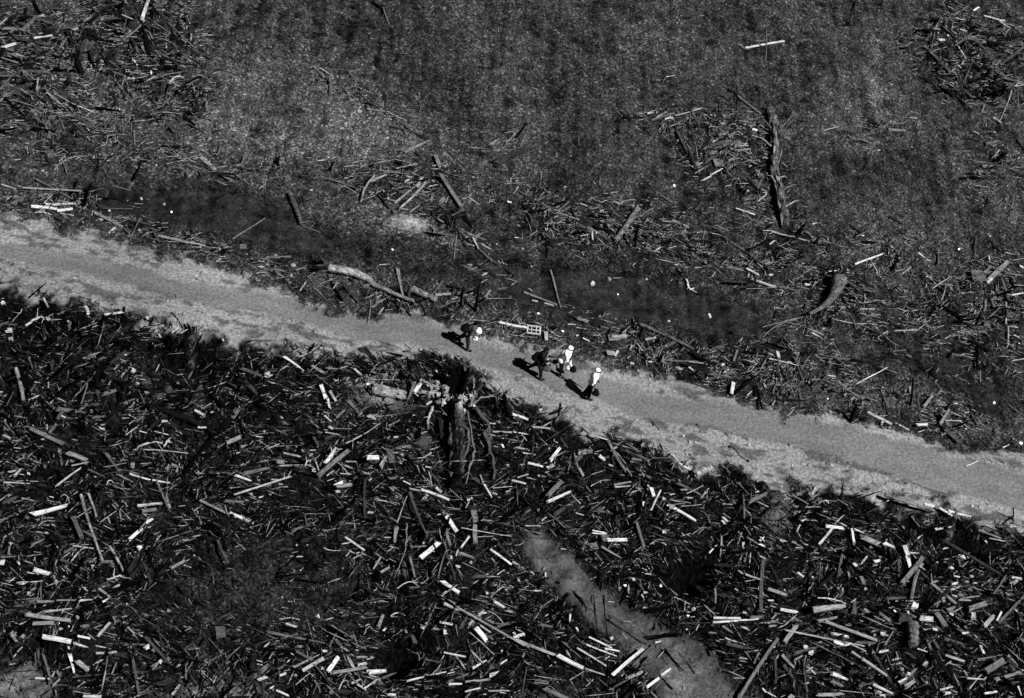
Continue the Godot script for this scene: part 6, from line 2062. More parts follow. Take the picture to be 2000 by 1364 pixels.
func pieces_c():
	board("plank",.14,11.72,.29,.24,.11,-.1,.9,said(0,'white plank',7,41,5))
	board("lath",-1.37,11.22,.34,.58,.078,.1,.27,said(0,'grey lath',4,41,1))
	board("plank",-1.39,12.18,.23,1.05,.081,-1.17,.31,said(0,'pale grey plank',4,41,4))
	board("lath",-2.6,12.3,.27,.68,.060,1.34,.43,said(0,'pale grey lath',4,41,3))
	board("board",.05,12.81,.3,.84,.14,-.42,.9,"bright white plank crossed by a thin stick, below the bright boards mid field")
	board("lath",-.1,11.97,.35,1.52,.071,-1.17,.092,said(0,'dark grey lath',6,41,4))
	board("lath",-.41,11.99,.36,1.28,.050,1.57,.2,said(0,'grey lath',6,41,4))
	board("plank",1.52,10.64,.35,1.01,.085,-.51,.9,said(0,'white plank',0,41,5))
	board("board",1.57,10.08,.18,.8,.13,-.62,.057,said(0,'dark grey board',0,41,5))
	board("board",1.88,12.77,.25,.52,.13,-.01,.9,said(0,'white board',7,41,5))
	board("lath",2.26,12.89,.31,.24,.066,-.16,.64,said(0,'pale lath',3,33,5))
	board("lath",1.72,13.83,.27,2.85,.076,-.24,.37,"long thin grey rail, lower right of the bright boards mid field")
	board("plank",.3,13.57,.24,.62,.11,-.1,.49,said(0,'pale grey plank',6,41,5))
	board("board",1.5,14.3,.44,.63,.18,-.48,.9,said(0,'white board',0,15,5))
	board("lath",1.59,13.92,.22,.47,.066,-.21,.64,said(0,'pale lath',7,41,5))
	board("plank",.24,14.19,.33,.51,.11,-.03,.81,said(0,'pale plank',1,15,5))
	board("board",-.5,14.39,.19,.27,.14,-.14,.9,said(0,'white board',1,15,5))
	board("plank",-.03,14.48,.23,.37,.11,.08,.31,said(0,'pale grey plank',1,15,1))
	board("board",.29,14.58,.36,.29,.17,.11,.9,said(0,'white board',1,15,1))
	board("lath",.8,15.32,.27,.76,.067,-.02,.9,said(0,'white lath',0,15,5))
	board("plank",1.68,15.35,.2,.67,.093,.83,.81,said(0,'pale plank',0,15,3))
	board("lath",2.47,14.94,.25,.38,.073,.76,.88,said(0,'white lath',4,33,3))
	board("plank",-4.45,16.51,.17,1.99,.11,.04,.17,"long dark grey pole, upper left of the bottom plank scatter")
	board("lath",-4.7,16.08,.18,.5,.076,-.26,.81,said(0,'pale lath',3,44,5))
	board("lath",-5.28,16.99,.23,.29,.071,.99,.49,said(0,'pale grey lath',3,44,3))
	board("plank",-4.25,16.77,.19,.33,.12,.44,.36,said(0,'pale grey plank',3,44,1))
	board("board",-3.61,17.43,.35,.86,.12,.83,.58,said(0,'pale board',8,44,3))
	board("plank",-3.87,17.36,.21,1.06,.083,.82,.31,said(0,'pale grey plank',3,44,3))
	board("board",-3,17.19,.32,.74,.15,1.3,.9,said(0,'white board',0,44,3))
	board("plank",-2.44,17.21,.32,1.42,.12,.59,.27,said(0,'grey plank',0,44,1))
	board("board",-1.56,16.88,.41,.96,.18,.73,.9,said(0,'white board',5,15,3))
	board("lath",-2.06,16.36,.21,.71,.074,.61,.43,said(2,'pale grey lath',4,15,1))
	board("plank",-2.09,16.76,.33,.39,.094,.64,.64,said(0,'pale plank',4,15,1))
	board("plank",-3.39,16.83,.29,.25,.095,.52,.81,said(0,'pale plank',2,44,1))
	board("plank",-4.48,18.06,.24,.27,.083,.76,.88,said(2,'white plank',4,44,3))
	board("plank",-5.05,18.42,.29,.45,.1,.99,.9,said(3,'white plank',4,44,3))
	board("plank",-2.12,17.48,.21,.38,.084,.65,.64,said(0,'pale plank',0,44,3))
	board("plank",-1.88,17.76,.25,.43,.084,-.62,.9,said(0,'white plank',7,44,5))
	board("lath",-1.65,17.57,.34,.8,.061,1.12,.88,said(0,'white lath',5,15,3))
	board("lath",-4.68,18.59,.2,.19,.062,.87,.9,said(0,'white lath',4,44,3))
	board("lath",-4.29,18.71,.19,.5,.077,-.14,.88,said(0,'white lath',5,44,5))
	pole("small_log",-1.92,14.69,.15,.49,.14,1.42,.31,said(0,'grey small log',3,15,3))
	board("lath",-1.71,14.85,.27,.22,.070,1.24,.81,said(0,'pale lath',3,15,3))
	board("lath",.06,16.33,.26,1.4,.065,.36,.88,said(1,'white lath',7,15,1))
	board("plank",1.06,16.35,.17,.51,.086,.4,.81,said(0,'pale plank',7,15,1))
	board("plank",1.76,16.06,.28,.89,.086,.39,.37,said(0,'pale grey plank',0,15,1))
	board("board",2.23,15.61,.28,.48,.16,.77,.64,said(0,'pale board',4,33,3))
	board("lath",1.69,16.5,.3,.58,.054,.37,.88,said(2,'white lath',7,15,1))
	board("lath",2.52,16.26,.28,.88,.053,.54,.49,said(0,'pale grey lath',4,33,1))
	board("plank",-.88,17.74,.28,.31,.089,.06,.9,said(0,'white plank',6,15,5))
	board("board",-.95,14.04,.18,.45,.12,1.18,.020,said(0,'dark grey board',2,15,3))
	board("lath",1.62,16.92,.3,.27,.071,-1.02,.27,said(0,'grey lath',7,15,4))
	board("plank",-2.26,12.59,.34,.5,.081,1.01,.43,said(0,'pale grey plank',4,41,3))
	board("lath",1.37,13.34,.33,.33,.053,.54,.74,said(0,'pale lath',7,41,1))
	board("plank",1.35,12.55,.31,.11,.091,-1.04,.9,said(0,'white plank',7,41,4))
	board("lath",.66,14.39,.31,.42,.045,-1.15,.2,said(0,'grey lath',0,15,4))
	board("board",.16,16.9,.36,.22,.15,-.97,.15,said(0,'grey board',7,15,5))
	board("plank",-4.47,17.41,.19,.17,.092,.99,.9,said(1,'white plank',4,44,3))
	board("lath",-4.58,17.8,.2,.42,.071,1.07,.16,said(0,'grey lath',4,44,3))
	board("lath",-1.77,17.03,.18,.56,.055,.18,.2,said(0,'grey lath',5,15,1))
	board("lath",-1.88,15.87,.18,.35,.043,.41,.43,said(1,'pale grey lath',4,15,1))
	board("plank",-2.56,11.76,.28,.65,.085,-.48,.057,said(0,'dark grey plank',4,41,5))
	board("plank",1.31,10.74,.19,.38,.082,-.89,.31,said(1,'pale grey plank',0,41,5))
	board("plank",1.7,13.51,.25,.35,.098,-.28,.25,said(0,'grey plank',7,41,5))
	board("lath",4.77,8.15,.27,.58,.049,.23,.9,said(2,'white lath',2,13,1))
	board("lath",4.77,8.3,.34,.57,.049,.24,.9,said(1,'white lath',2,13,1))
	board("board",5.45,8.31,.29,.82,.15,.42,.9,said(0,'white board',5,43,1))
	panel(4.68,8.77,.21,.36,.3,.35,.22,said(1,'grey panel',2,13,0))
	panel(5.03,8.37,.26,.36,.38,.35,.2,said(2,'grey panel',2,13,0))
	board("lath",5.34,8.82,.27,.89,.077,-.19,.43,said(0,'pale grey lath',2,13,5))
	board("plank",4.89,9.36,.34,.46,.082,-.87,.17,said(0,'grey plank',2,13,5))
	board("board",5.24,9.23,.27,.75,.12,-.74,.026,said(0,'dark grey board',2,13,5))
	board("plank",6.65,9.88,.24,.48,.091,-1.13,.17,said(0,'grey plank',0,13,4))
	pole("small_log",6.26,7.66,.16,1.06,.13,-1.13,.2,said(0,'grey small log',5,43,4))
	board("board",6.27,9.9,.43,.35,.15,.74,.9,said(0,'white board',1,13,3))
	board("board",5.88,10.43,.21,.18,.13,-.68,.27,said(0,'grey board',1,13,5))
	board("plank",7.09,7.33,.23,.18,.12,.43,.9,said(0,'white plank',6,43,1))
	board("lath",8.99,7.33,.34,.48,.061,1.01,.81,said(0,'pale lath',1,14,3))
	board("lath",9.27,7.1,.21,.95,.070,-1.45,.36,said(0,'pale grey lath',1,14,4))
	board("lath",9.23,7.75,.29,.19,.053,.47,.9,said(0,'white lath',0,14,1))
	board("plank",9.17,6.23,.29,.23,.1,-.72,.9,said(0,'white plank',1,14,5))
	board("plank",10.04,7,.35,.28,.090,-1.34,.82,said(0,'pale plank',0,14,4))
	board("lath",10.33,6.59,.18,.51,.065,-.26,.27,said(0,'grey lath',0,14,5))
	board("plank",10.72,6.83,.31,.36,.086,-.36,.81,said(0,'pale plank',0,14,5))
	board("plank",10.66,6.53,.23,.34,.091,1.06,.9,said(0,'white plank',0,14,3))
	board("plank",10.2,7.43,.29,.59,.080,1.5,.17,said(0,'grey plank',0,14,4))
	pole("small_log",10.4,8.33,.16,.96,.096,-.42,.57,said(0,'pale grey small log',0,14,5))
	board("board",10.01,9.1,.17,.39,.12,-1.13,.9,said(0,'white board',7,14,5))
	board("plank",9.26,9.74,.35,1.03,.080,-1.55,.37,said(0,'pale grey plank',7,14,4))
	board("board",10.88,8.75,.24,2.74,.13,-1.53,.11,"long dark grey beam pointing down the picture, left of the broad grey board")
	board("plank",9.76,10.72,.3,1.01,.088,.19,.65,said(0,'pale plank',7,14,1))
	board("lath",10.1,10.66,.21,1.74,.075,.37,.9,"long white lath, lower right of the black pit in the litter")
	board("plank",9.87,11.13,.23,.55,.097,-.4,.27,said(0,'grey plank',7,14,5))
	board("lath",10.51,10.77,.18,.42,.078,-.04,.49,said(0,'pale grey lath',4,23,5))
	board("board",10.31,11.68,.3,.9,.13,-.06,.092,said(0,'dark grey board',0,53,5))
	board("board",6.45,12.21,.03,1.68,.19,-.45,.092,"dark grey beam across the sandy gully")
	board("plank",5.99,11.81,0,.64,.11,-.38,.068,said(0,'dark grey plank',7,13,5))
	board("lath",7.56,12.27,.01,.28,.064,.49,.9,said(0,'white lath',2,53,1))
	board("board",7.12,13.14,.01,1.46,.2,1.14,.11,"dark grey beam leaning out of the litter, upper left of the gully mouth")
	board("board",6.58,13.81,.35,1.82,.12,1.04,.9,said(0,'white board',4,53,3))
	board("lath",5.52,13.31,.32,.91,.077,-.19,.9,said(0,'white lath',1,33,5))
	board("lath",5.63,13.57,.34,1.15,.077,-.12,.81,said(0,'pale lath',1,33,5))
	board("lath",5.98,13.43,.26,.55,.067,.06,.81,said(2,'pale lath',0,33,5))
	board("lath",5.33,13.95,.18,1.22,.076,-.25,.74,said(1,'pale lath',0,33,5))
	board("plank",3.4,14.14,.24,1.5,.098,-.22,.43,said(0,'pale grey plank',3,33,5))
	board("board",4.64,14.47,.31,1.07,.15,-.24,.9,"white splintered end of a long rail, at the white-ended rail")
	board("plank",2.76,13.81,.27,.46,.11,.51,.9,said(0,'white plank',3,33,1))
	board("board",6.89,14.27,.22,.88,.12,.86,.43,said(0,'pale grey board',5,53,3))
	board("plank",7.56,14.31,.18,.67,.1,.94,.9,said(0,'white plank',6,53,3))
	board("plank",7.94,13.64,.02,.62,.092,1.01,.9,said(0,'white plank',7,53,3))
	board("board",11.09,12.53,.25,3.35,.12,1.22,.17,"long grey pole, lower left of the very long thin pole")
	board("plank",4.34,12.62,.27,.45,.080,-1.5,.9,said(0,'white plank',5,13,4))
	board("plank",4.66,12.84,.18,.29,.1,-1.07,.9,said(0,'white plank',2,33,4))
	board("lath",3.23,10.66,.03,.4,.060,-1.39,.9,said(0,'white lath',3,13,4))
	board("lath",2.74,10.78,.27,.23,.063,-.58,.9,said(0,'white lath',3,13,5))
	board("lath",3.06,11.66,.25,.35,.066,.17,.81,said(0,'pale lath',4,13,1))
	board("plank",2.17,10.69,.21,.52,.086,-.43,.43,said(2,'pale grey plank',0,41,5))
	board("board",4.48,15.63,.02,1.12,.17,-.17,.22,said(0,'grey board',6,33,5))
	stake(7.94,11.49,1.09,-.3,.050,.006,said(0,'black stake',2,53,0))
	board("plank",9.35,12.14,.03,.45,.1,-1.24,.006,said(0,'black plank',0,53,4))
	board("lath",6.74,10.62,.29,.31,.061,-1.15,.82,said(0,'pale lath',0,13,4))
	board("plank",6.8,10.34,.34,.23,.095,.52,.58,said(0,'pale plank',0,13,1))
	board("lath",5.69,9.71,.23,.18,.072,-.9,.43,said(0,'pale grey lath',1,13,5))
	board("lath",7.54,11.66,.02,.5,.050,-1.26,.006,said(0,'black lath',2,53,4))
	board("lath",6.03,14.75,.17,.67,.042,-.61,.12,said(0,'dark grey lath',7,33,5))
	board("lath",8.07,14.12,.03,.57,.074,-.54,.006,said(0,'black lath',6,53,5))
	board("lath",8.61,12.9,.02,1.08,.041,2.31,.007,said(0,'black lath',0,53,5))
	board("lath",8,10.49,.21,.96,.060,-1.38,.12,said(0,'dark grey lath',6,14,4))
	board("lath",2.03,8.82,.02,.65,.065,-.34,.16,said(0,'grey lath',5,42,5))
	board("plank",7.98,7.46,.2,.72,.097,-.4,.12,said(0,'dark grey plank',2,14,5))
	board("lath",8.41,6.89,.31,.37,.046,-2.15,.31,said(0,'pale grey lath',2,14,3))
	board("lath",6.35,12.48,.03,.31,.072,-.8,.31,said(0,'pale grey lath',3,53,5))
	board("lath",3.85,15.41,.18,.49,.045,-.01,.31,said(0,'pale grey lath',5,33,5))
	board("lath",11.41,13.26,.25,.22,.064,-.51,.9,said(2,'white lath',5,23,5))
	board("lath",10.98,12.1,.28,.59,.060,1.34,.2,said(0,'grey lath',4,23,4))
	board("lath",9.58,11.66,.33,.2,.049,2.89,.58,said(0,'pale lath',1,53,5))
	board("lath",2.32,11.55,.3,.18,.072,-.87,.74,said(0,'pale lath',0,41,5))
	board("lath",2.61,11.34,.18,.2,.073,-.66,.43,said(0,'pale grey lath',4,13,5))
	board("board",13.4,4.76,.28,.82,.14,.3,.9,said(0,'white board',2,38,1))
	board("plank",13.11,5.25,.21,1.26,.1,1.14,.74,said(0,'pale plank',4,38,3))
	board("plank",13.22,5.47,.23,.2,.092,-.94,.81,said(0,'pale plank',4,38,5))
	board("plank",14.12,4.99,.17,1,.11,-1.44,.84,said(0,'pale plank',0,38,4))
	board("plank",14.32,4.68,.3,.43,.086,-.4,.9,said(0,'white plank',0,38,5))
	board("board",13.77,6.14,.18,2.24,.12,1.48,.14,said(0,'grey board',6,38,4))
	board("board",14.8,5.06,.33,.88,.22,-.14,.31,"grey beam, right of the white board cluster")
	board("board",15.45,5.24,.38,.55,.16,-.24,.77,said(0,'pale board',0,38,5))
	board("board",16.09,5.27,.39,.56,.17,-1.3,.9,said(0,'white board',5,21,4))
	board("board",16.22,5.79,.36,.65,.17,-1.34,.9,said(0,'white board',3,55,4))
	board("board",16.34,6.23,.44,1.92,.17,1.13,.2,said(0,'grey board',3,55,3))
	board("board",16.74,5.64,.22,.42,.12,1.05,.37,said(0,'pale grey board',3,55,3))
	board("plank",17.01,5.43,.34,1.08,.1,-1,.015,said(0,'dark grey plank',3,55,5))
	board("plank",15.89,6.13,.19,1.21,.11,-1.52,.12,said(0,'dark grey plank',3,55,4))
	board("board",14.51,7.31,.34,.72,.17,-1.33,.2,said(0,'grey board',1,54,4))
	board("plank",14.24,6.46,.36,.22,.11,-.46,.9,said(0,'white plank',7,38,5))
	board("plank",14.56,6.15,.19,.59,.091,1.09,.81,said(0,'pale plank',7,38,3))
	board("board",15.02,6.14,.29,.42,.13,.77,.9,said(0,'white board',7,38,3))
	board("plank",12.26,7.63,.31,.32,.095,-.53,.9,said(0,'white plank',3,54,5))
	board("plank",12.74,7.53,.16,.15,.085,-.54,.81,said(0,'pale plank',3,54,5))
	board("board",11.44,8.99,.35,.78,.13,-.34,.49,said(0,'pale grey board',4,54,5))
	board("plank",11.93,9.58,.22,.8,.12,.34,.9,said(0,'white plank',4,54,1))
	board("board",13.3,9.13,.43,1.53,.23,.52,.37,"broad grey board, below the broad grey board")
	board("plank",13.37,9.49,.29,.94,.12,.63,.31,said(0,'pale grey plank',2,23,3))
	board("board",12.08,10.65,.34,1.09,.14,1.18,.43,said(0,'pale grey board',4,23,3))
	board("lath",13.33,10.38,.33,3.03,.077,.11,.49,"very long thin pale pole, at the very long thin pole")
	board("board",14.24,9.78,.3,2.01,.13,-.06,.43,"long curved pale plank, right of the very long thin pole")
	board("plank",13.9,9.97,.23,.67,.1,.04,.9,said(0,'white plank',0,23,5))
	board("board",13.84,10.46,.26,.45,.13,-.01,.9,said(0,'white board',7,23,5))
	board("lath",14.18,10.38,.3,.32,.074,.58,.82,said(0,'pale lath',0,23,3))
	board("board",15.46,8.7,.26,.73,.14,-.23,.2,said(0,'grey board',3,22,5))
	board("board",16.93,8.4,.42,.51,.23,-.04,.9,said(0,'white board',1,22,5))
	board("board",18.91,6.91,.43,.79,.19,.51,.22,said(0,'grey board',5,37,1))
	board("board",17.9,7.38,.27,.6,.15,.86,.31,said(0,'pale grey board',8,55,3))
	board("board",17.53,8.09,.37,.66,.19,-.93,.17,said(0,'grey board',6,55,5))
	board("board",19.38,7.39,.36,.87,.17,1.03,.52,"pale split block, below the lower edge litter")
	board("plank",19.78,6.98,.18,.64,.081,1.24,.81,said(0,'pale plank',6,37,3))
	board("plank",20.24,6.52,.2,2,.1,1.03,.17,"grey plank, lower right of the lower edge litter")
	board("plank",18.49,8.28,.35,.33,.085,.48,.81,said(0,'pale plank',7,55,1))
	board("plank",18.12,9.59,.33,.74,.100,-.08,.58,said(0,'pale plank',0,22,5))
	board("board",17.66,10.38,.43,1.74,.2,-.98,.011,"thick black beam, lower right of the stout upright log section")
	board("board",17.41,9.34,.29,.34,.12,-.92,.092,said(0,'dark grey board',0,22,5))
	board("plank",17.13,9.38,.24,.52,.11,-1.29,.17,said(0,'grey plank',0,22,4))
	board("plank",17.27,8.8,.29,1.34,.098,.26,.006,said(0,'black plank',0,22,1))
	board("board",19.54,9.5,.31,1.13,.23,.82,.2,"broad grey board, below the lower edge litter")
	board("lath",19.45,9,.21,1.17,.074,.53,.17,said(0,'grey lath',6,37,1))
	board("board",20.33,8.85,.16,.69,.14,-.69,.27,said(0,'grey board',6,37,5))
	board("board",20.13,9.65,.29,1.19,.14,.58,.27,said(0,'grey board',6,37,3))
	board("lath",18.85,10.39,.28,.71,.076,.26,.64,said(0,'pale lath',7,22,1))
	board("lath",19.23,10.17,.31,.33,.071,1.11,.37,said(0,'pale grey lath',7,55,3))
	board("plank",15.54,11.94,.26,.83,.11,-.25,.81,said(2,'pale plank',5,22,5))
	board("plank",16.2,11.4,.25,.44,.084,.67,.88,said(0,'white plank',6,22,3))
	board("board",16.47,11.47,.32,.7,.17,.86,.31,said(0,'pale grey board',6,22,3))
	board("board",13.98,11.86,.41,.7,.16,-.19,.74,said(0,'pale board',7,23,5))
	board("plank",14.57,10.79,.23,.61,.097,-.39,.43,said(0,'pale grey plank',7,23,5))
	board("plank",15.19,11.13,.28,1.11,.12,-.43,.58,said(1,'pale plank',5,22,5))
	board("board",12.09,11.83,.31,.76,.13,-.7,.36,said(1,'pale grey board',5,23,5))
	board("plank",11.74,12.3,.25,1.16,.080,-1.45,.092,said(0,'dark grey plank',5,23,4))
	board("plank",12.16,12.27,.3,.72,.11,-.87,.092,said(0,'dark grey plank',5,23,5))
	board("lath",12.79,12.16,.17,1.28,.070,-1.31,.092,said(0,'dark grey lath',5,23,4))
	board("plank",12.98,11.81,.21,.43,.084,-.61,.81,said(0,'pale plank',6,23,5))
	board("board",13.9,12.24,.33,.59,.13,-.47,.27,said(0,'grey board',6,23,5))
	board("board",13.71,12.69,.19,1.03,.13,.23,.49,said(0,'pale grey board',6,23,1))
	board("board",12.35,13.24,.27,.28,.21,-.55,.49,said(2,'pale grey board',5,23,5))
	board("board",16.24,10.71,0,.41,.17,-1.47,.36,said(0,'pale grey board',6,22,4))
	board("plank",16.38,11.06,.25,.29,.11,.46,.88,said(0,'white plank',6,22,1))
	board("lath",16.04,10.44,.01,.53,.063,.56,.49,said(0,'pale grey lath',5,22,3))
	board("board",19.13,8.83,.32,.39,.12,-1.16,.9,said(0,'white board',7,55,5))
	board("board",18.62,3.93,.01,.91,.19,.84,.74,"pale streaked board, lower right of the hollow below the log")
	board("plank",17.92,5.28,.26,.26,.11,-.05,.9,said(0,'white plank',2,55,5))
	board("plank",18.27,5.02,.16,.92,.080,-1.32,.17,said(0,'grey plank',2,55,4))
	board("board",18.64,4.61,.55,2.62,.13,-.48,.068,"long blackened beam under the hollow log, upper left of the lower edge litter")
	board("lath",19.27,4.03,.02,.91,.055,-.1,.36,said(0,'pale grey lath',3,37,5))
	board("plank",20.48,4.8,.28,.45,.11,-.07,.9,said(0,'white plank',1,37,5))
	board("board",20.27,5.36,.43,.6,.17,.91,.49,said(0,'pale grey board',0,37,3))
	board("lath",19.77,5.49,.28,1.41,.061,1.17,.2,said(0,'grey lath',8,37,3))
	board("lath",17.32,6.15,.3,.37,.063,.6,.43,said(0,'pale grey lath',2,55,1))
	board("lath",17.84,6.38,.33,.51,.065,.35,.64,said(0,'pale lath',2,55,1))
	board("plank",18.02,6.08,.28,.38,.12,.65,.9,said(0,'white plank',2,55,3))
	board("lath",18.74,5.52,.16,.58,.067,.01,.81,said(0,'pale lath',4,37,5))
	board("lath",18.11,5.7,.34,.28,.067,.02,.9,said(0,'white lath',2,55,5))
	board("lath",18.05,6.64,.36,.33,.064,.41,.58,said(0,'pale lath',1,55,1))
	board("plank",17.63,6.67,.2,1.25,.12,-.55,.36,said(0,'pale grey plank',2,55,5))
	board("plank",15.53,10.12,.17,.39,.098,.25,.9,said(0,'white plank',5,22,1))
	board("lath",17.77,11.25,.23,.64,.073,.67,.74,said(1,'pale lath',7,22,3))
	board("lath",16.02,7.71,.18,.46,.054,.28,.65,said(0,'pale lath',2,22,1))
	board("lath",15.81,8.28,.18,.16,.076,-.33,.9,said(0,'white lath',3,22,5))
	board("plank",16.32,8.06,.2,.13,.087,-.27,.9,said(0,'white plank',2,22,5))
	board("lath",17.95,11.16,.16,.57,.066,2.96,.43,said(2,'pale grey lath',7,22,5))
	board("lath",19.43,10.78,.25,.6,.074,.56,.82,said(2,'pale lath',7,22,3))
	board("lath",18.5,10.2,.22,.29,.061,-1.05,.43,said(1,'pale grey lath',7,22,5))
	board("board",14.72,8.72,.41,.29,.16,-.77,.31,said(0,'pale grey board',0,54,5))
	board("lath",14.04,6.99,.24,.38,.070,-1.43,.43,said(0,'pale grey lath',1,54,4))
	board("board",13.8,7.96,.29,.19,.2,.27,.31,said(0,'pale grey board',1,54,1))
	board("lath",19.54,9.42,.35,1.06,.052,-2.31,.2,said(0,'grey lath',6,37,3))
	board("lath",17.92,7.66,.34,.2,.078,.06,.74,said(0,'pale lath',7,55,5))
	board("lath",18.68,9.75,.3,.57,.050,1.24,.12,said(0,'dark grey lath',6,55,3))
	board("plank",15.42,9.46,.24,.32,.12,.51,.58,said(0,'pale plank',4,22,1))
	board("plank",15.12,9.6,.25,.16,.097,-.39,.43,said(0,'pale grey plank',4,22,5))
	board("plank",17.35,8.55,.24,.31,.097,.35,.65,said(0,'pale plank',0,22,1))
	board("lath",18.51,6.57,.17,.5,.055,.12,.58,said(0,'pale lath',0,55,1))
	board("lath",18.7,6.35,.25,.97,.063,.54,.31,said(0,'pale grey lath',0,55,1))
	board("board",14.8,11.99,.41,.41,.15,-2.26,.16,said(0,'grey board',7,23,3))
	board("lath",18.86,8.36,.3,.23,.071,-1.14,.43,said(0,'pale grey lath',7,55,5))
	board("lath",17.15,11.1,.33,.22,.074,-.54,.74,said(1,'pale lath',7,22,5))
	board("lath",15.53,12.21,.3,.3,.075,.42,.65,said(0,'pale lath',5,22,1))
	board("lath",12.88,12.41,.31,.21,.053,.59,.58,said(0,'pale lath',6,23,3))
	board("lath",12.45,11.62,.33,.33,.052,.67,.43,said(0,'pale grey lath',5,23,3))
	board("board",16.65,9.88,.03,.26,.16,-.71,.12,said(0,'dark grey board',6,22,5))
	board("plank",16.99,10.35,.32,.35,.1,1.03,.43,said(0,'pale grey plank',7,22,3))
	board("lath",16.01,10.26,.01,.44,.053,.59,.58,said(0,'pale lath',5,22,3))
	board("lath",14.25,8.31,.29,.24,.052,.77,.58,said(0,'pale lath',0,54,3))

func pieces_d():
	board("lath",11.36,6.2,.29,.41,.064,2.62,.2,said(0,'grey lath',4,38,5))
	board("lath",11.48,6.3,.34,.3,.078,-.1,.82,said(0,'pale lath',4,38,5))
	board("lath",11.99,6.25,.3,.44,.050,.04,.43,said(0,'pale grey lath',4,38,5))
	board("lath",12.03,5.31,.25,.41,.060,1.31,.43,said(1,'pale grey lath',4,38,3))
	board("board",11.63,5.25,.01,.69,.14,.16,.2,said(0,'grey board',4,38,1))
	board("lath",12.12,6.32,.23,.39,.074,.58,.43,said(2,'pale grey lath',4,38,3))
	board("lath",12.5,6.79,.21,.32,.046,1.08,.58,said(0,'pale lath',5,38,3))
	board("lath",17.69,4.29,.3,.33,.052,.67,.58,said(0,'pale lath',6,21,1))
	board("lath",19.63,3.32,.31,.65,.050,.02,.65,said(0,'pale lath',2,37,1))
	board("lath",19.35,3.11,.2,.92,.076,-.25,.25,said(0,'grey lath',7,21,5))
	board("plank",19.25,3.43,.27,.19,.084,-.65,.74,said(0,'pale plank',7,21,5))
	board("lath",20.5,10.32,.33,.5,.071,-1.2,.74,said(0,'pale lath',6,37,4))
	board("lath",11.69,13.32,.23,.41,.054,-.4,.9,said(1,'white lath',5,23,5))
	board("lath",15.32,9.9,.18,.54,.050,1.46,.2,said(0,'grey lath',4,22,4))
	board("lath",15.66,9.58,.28,.77,.071,1.22,.25,said(0,'grey lath',4,22,3))
	board("plank",11.43,10.41,.23,.41,.096,.48,.43,said(0,'pale grey plank',4,23,1))
	board("lath",11.43,10.05,.19,.41,.071,1.06,.31,said(0,'pale grey lath',4,23,3))
	board("lath",11.27,9.28,.22,.3,.075,.37,.82,said(0,'pale lath',4,54,1))
	board("lath",20.57,8.09,.16,.68,.060,-1.79,.2,said(0,'grey lath',6,37,4))
	board("lath",18.8,10.96,.19,.28,.071,-1.05,.58,said(2,'pale lath',7,22,5))
	board("board",17.77,11.52,.25,.36,.13,.48,.9,said(0,'white board',7,22,1))
	branch(-24.46,-11.02,-24.2,-11.4,-23.64,-11.36,.17,.11,.22,said(0,'grey branch',2,39,2))
	branch(-23.07,-13.59,-22.62,-13.31,-22.18,-13.39,0,.060,.33,said(0,'pale grey branch',4,17,5))
	branch(-23.45,-7.37,-23.33,-8.4,-23.01,-8.9,.19,.11,.12,said(0,'dark grey branch',8,39,3))
	branch(-23.22,-6.76,-23.18,-7.26,-23,-7.83,.15,.090,.2,said(0,'grey branch',5,39,3))
	pole("stick",-22.06,-5.84,.1,.42,.042,.57,.46,said(0,'pale grey stick',6,39,1))
	branch(-22.6,-5.09,-22.11,-5.38,-21.57,-5.54,.19,.054,.22,said(0,'grey branch',6,39,2))
	pole("stick",-17.57,-14.02,.17,1.99,.069,-.52,.15,said(1,'grey stick',0,17,5))
	branch(-18.09,-11.65,-17.84,-11.57,-17.5,-11.41,.08,.054,.17,said(3,'grey branch',7,17,5))
	pole("stick",-20.44,-13.11,.06,.5,.070,.43,.17,said(0,'grey stick',5,17,3))
	pole("stick",-19.74,-12.94,.18,.74,.043,.4,.46,said(0,'pale grey stick',5,17,1))
	branch(-16.3,-11.78,-16.04,-11.86,-15.75,-11.75,.18,.067,.19,said(5,'grey branch',7,17,5))
	branch(-19.68,-3.26,-19.35,-4.16,-18.74,-4.75,.01,.092,.22,said(0,'grey branch',2,18,3))
	pole("stick",-17.41,-6.61,.02,1.18,.060,-1.26,.31,said(0,'pale grey stick',4,48,4))
	pole("stick",-14.69,-7.4,.02,.41,.031,.86,.58,said(0,'pale stick',3,48,3))
	pole("stick",-14.99,-14.28,.01,.49,.041,-.88,.22,said(2,'grey stick',0,17,5))
	branch(-22.93,-9,-22.58,-8.82,-22.32,-8.8,.11,.049,.2,said(0,'grey branch',0,39,5))
	pole("stick",-23.33,-10.28,.08,.64,.044,.23,.22,said(0,'grey stick',1,39,1))
	branch(-21.88,-13.34,-21.69,-13.63,-21.45,-13.89,.08,.046,.41,said(2,'pale grey branch',4,17,3))
	branch(-21.3,-14.04,-20.9,-14.06,-20.48,-13.97,.07,.055,.37,said(0,'pale grey branch',4,17,2))
	pole("stick",-17.8,-8.94,.11,.54,.040,1.25,.2,said(0,'grey stick',6,17,3))
	branch(-19,-6.26,-18.7,-6.26,-18.46,-6.6,.01,.048,.19,said(0,'grey branch',1,18,2))
	branch(-10.5,-21.17,-10.24,-20.96,-9.99,-20.83,.02,.12,.006,said(0,'blackened branch',2,35,5))
	branch(-9.36,-19.55,-8.78,-19.16,-7.92,-18.53,.01,.053,.11,said(0,'dark grey branch',7,35,5))
	branch(-9.78,-19.9,-9.5,-19.36,-9.1,-18.92,.01,.041,.14,said(0,'grey branch',7,35,5))
	branch(-10.28,-13.88,-9.71,-13.34,-9.07,-13.08,.03,.074,.22,said(0,'grey branch',6,34,5))
	branch(-9.07,-13.08,-8.68,-12.91,-8.33,-12.92,.03,.082,.079,said(0,'dark grey branch',7,34,5))
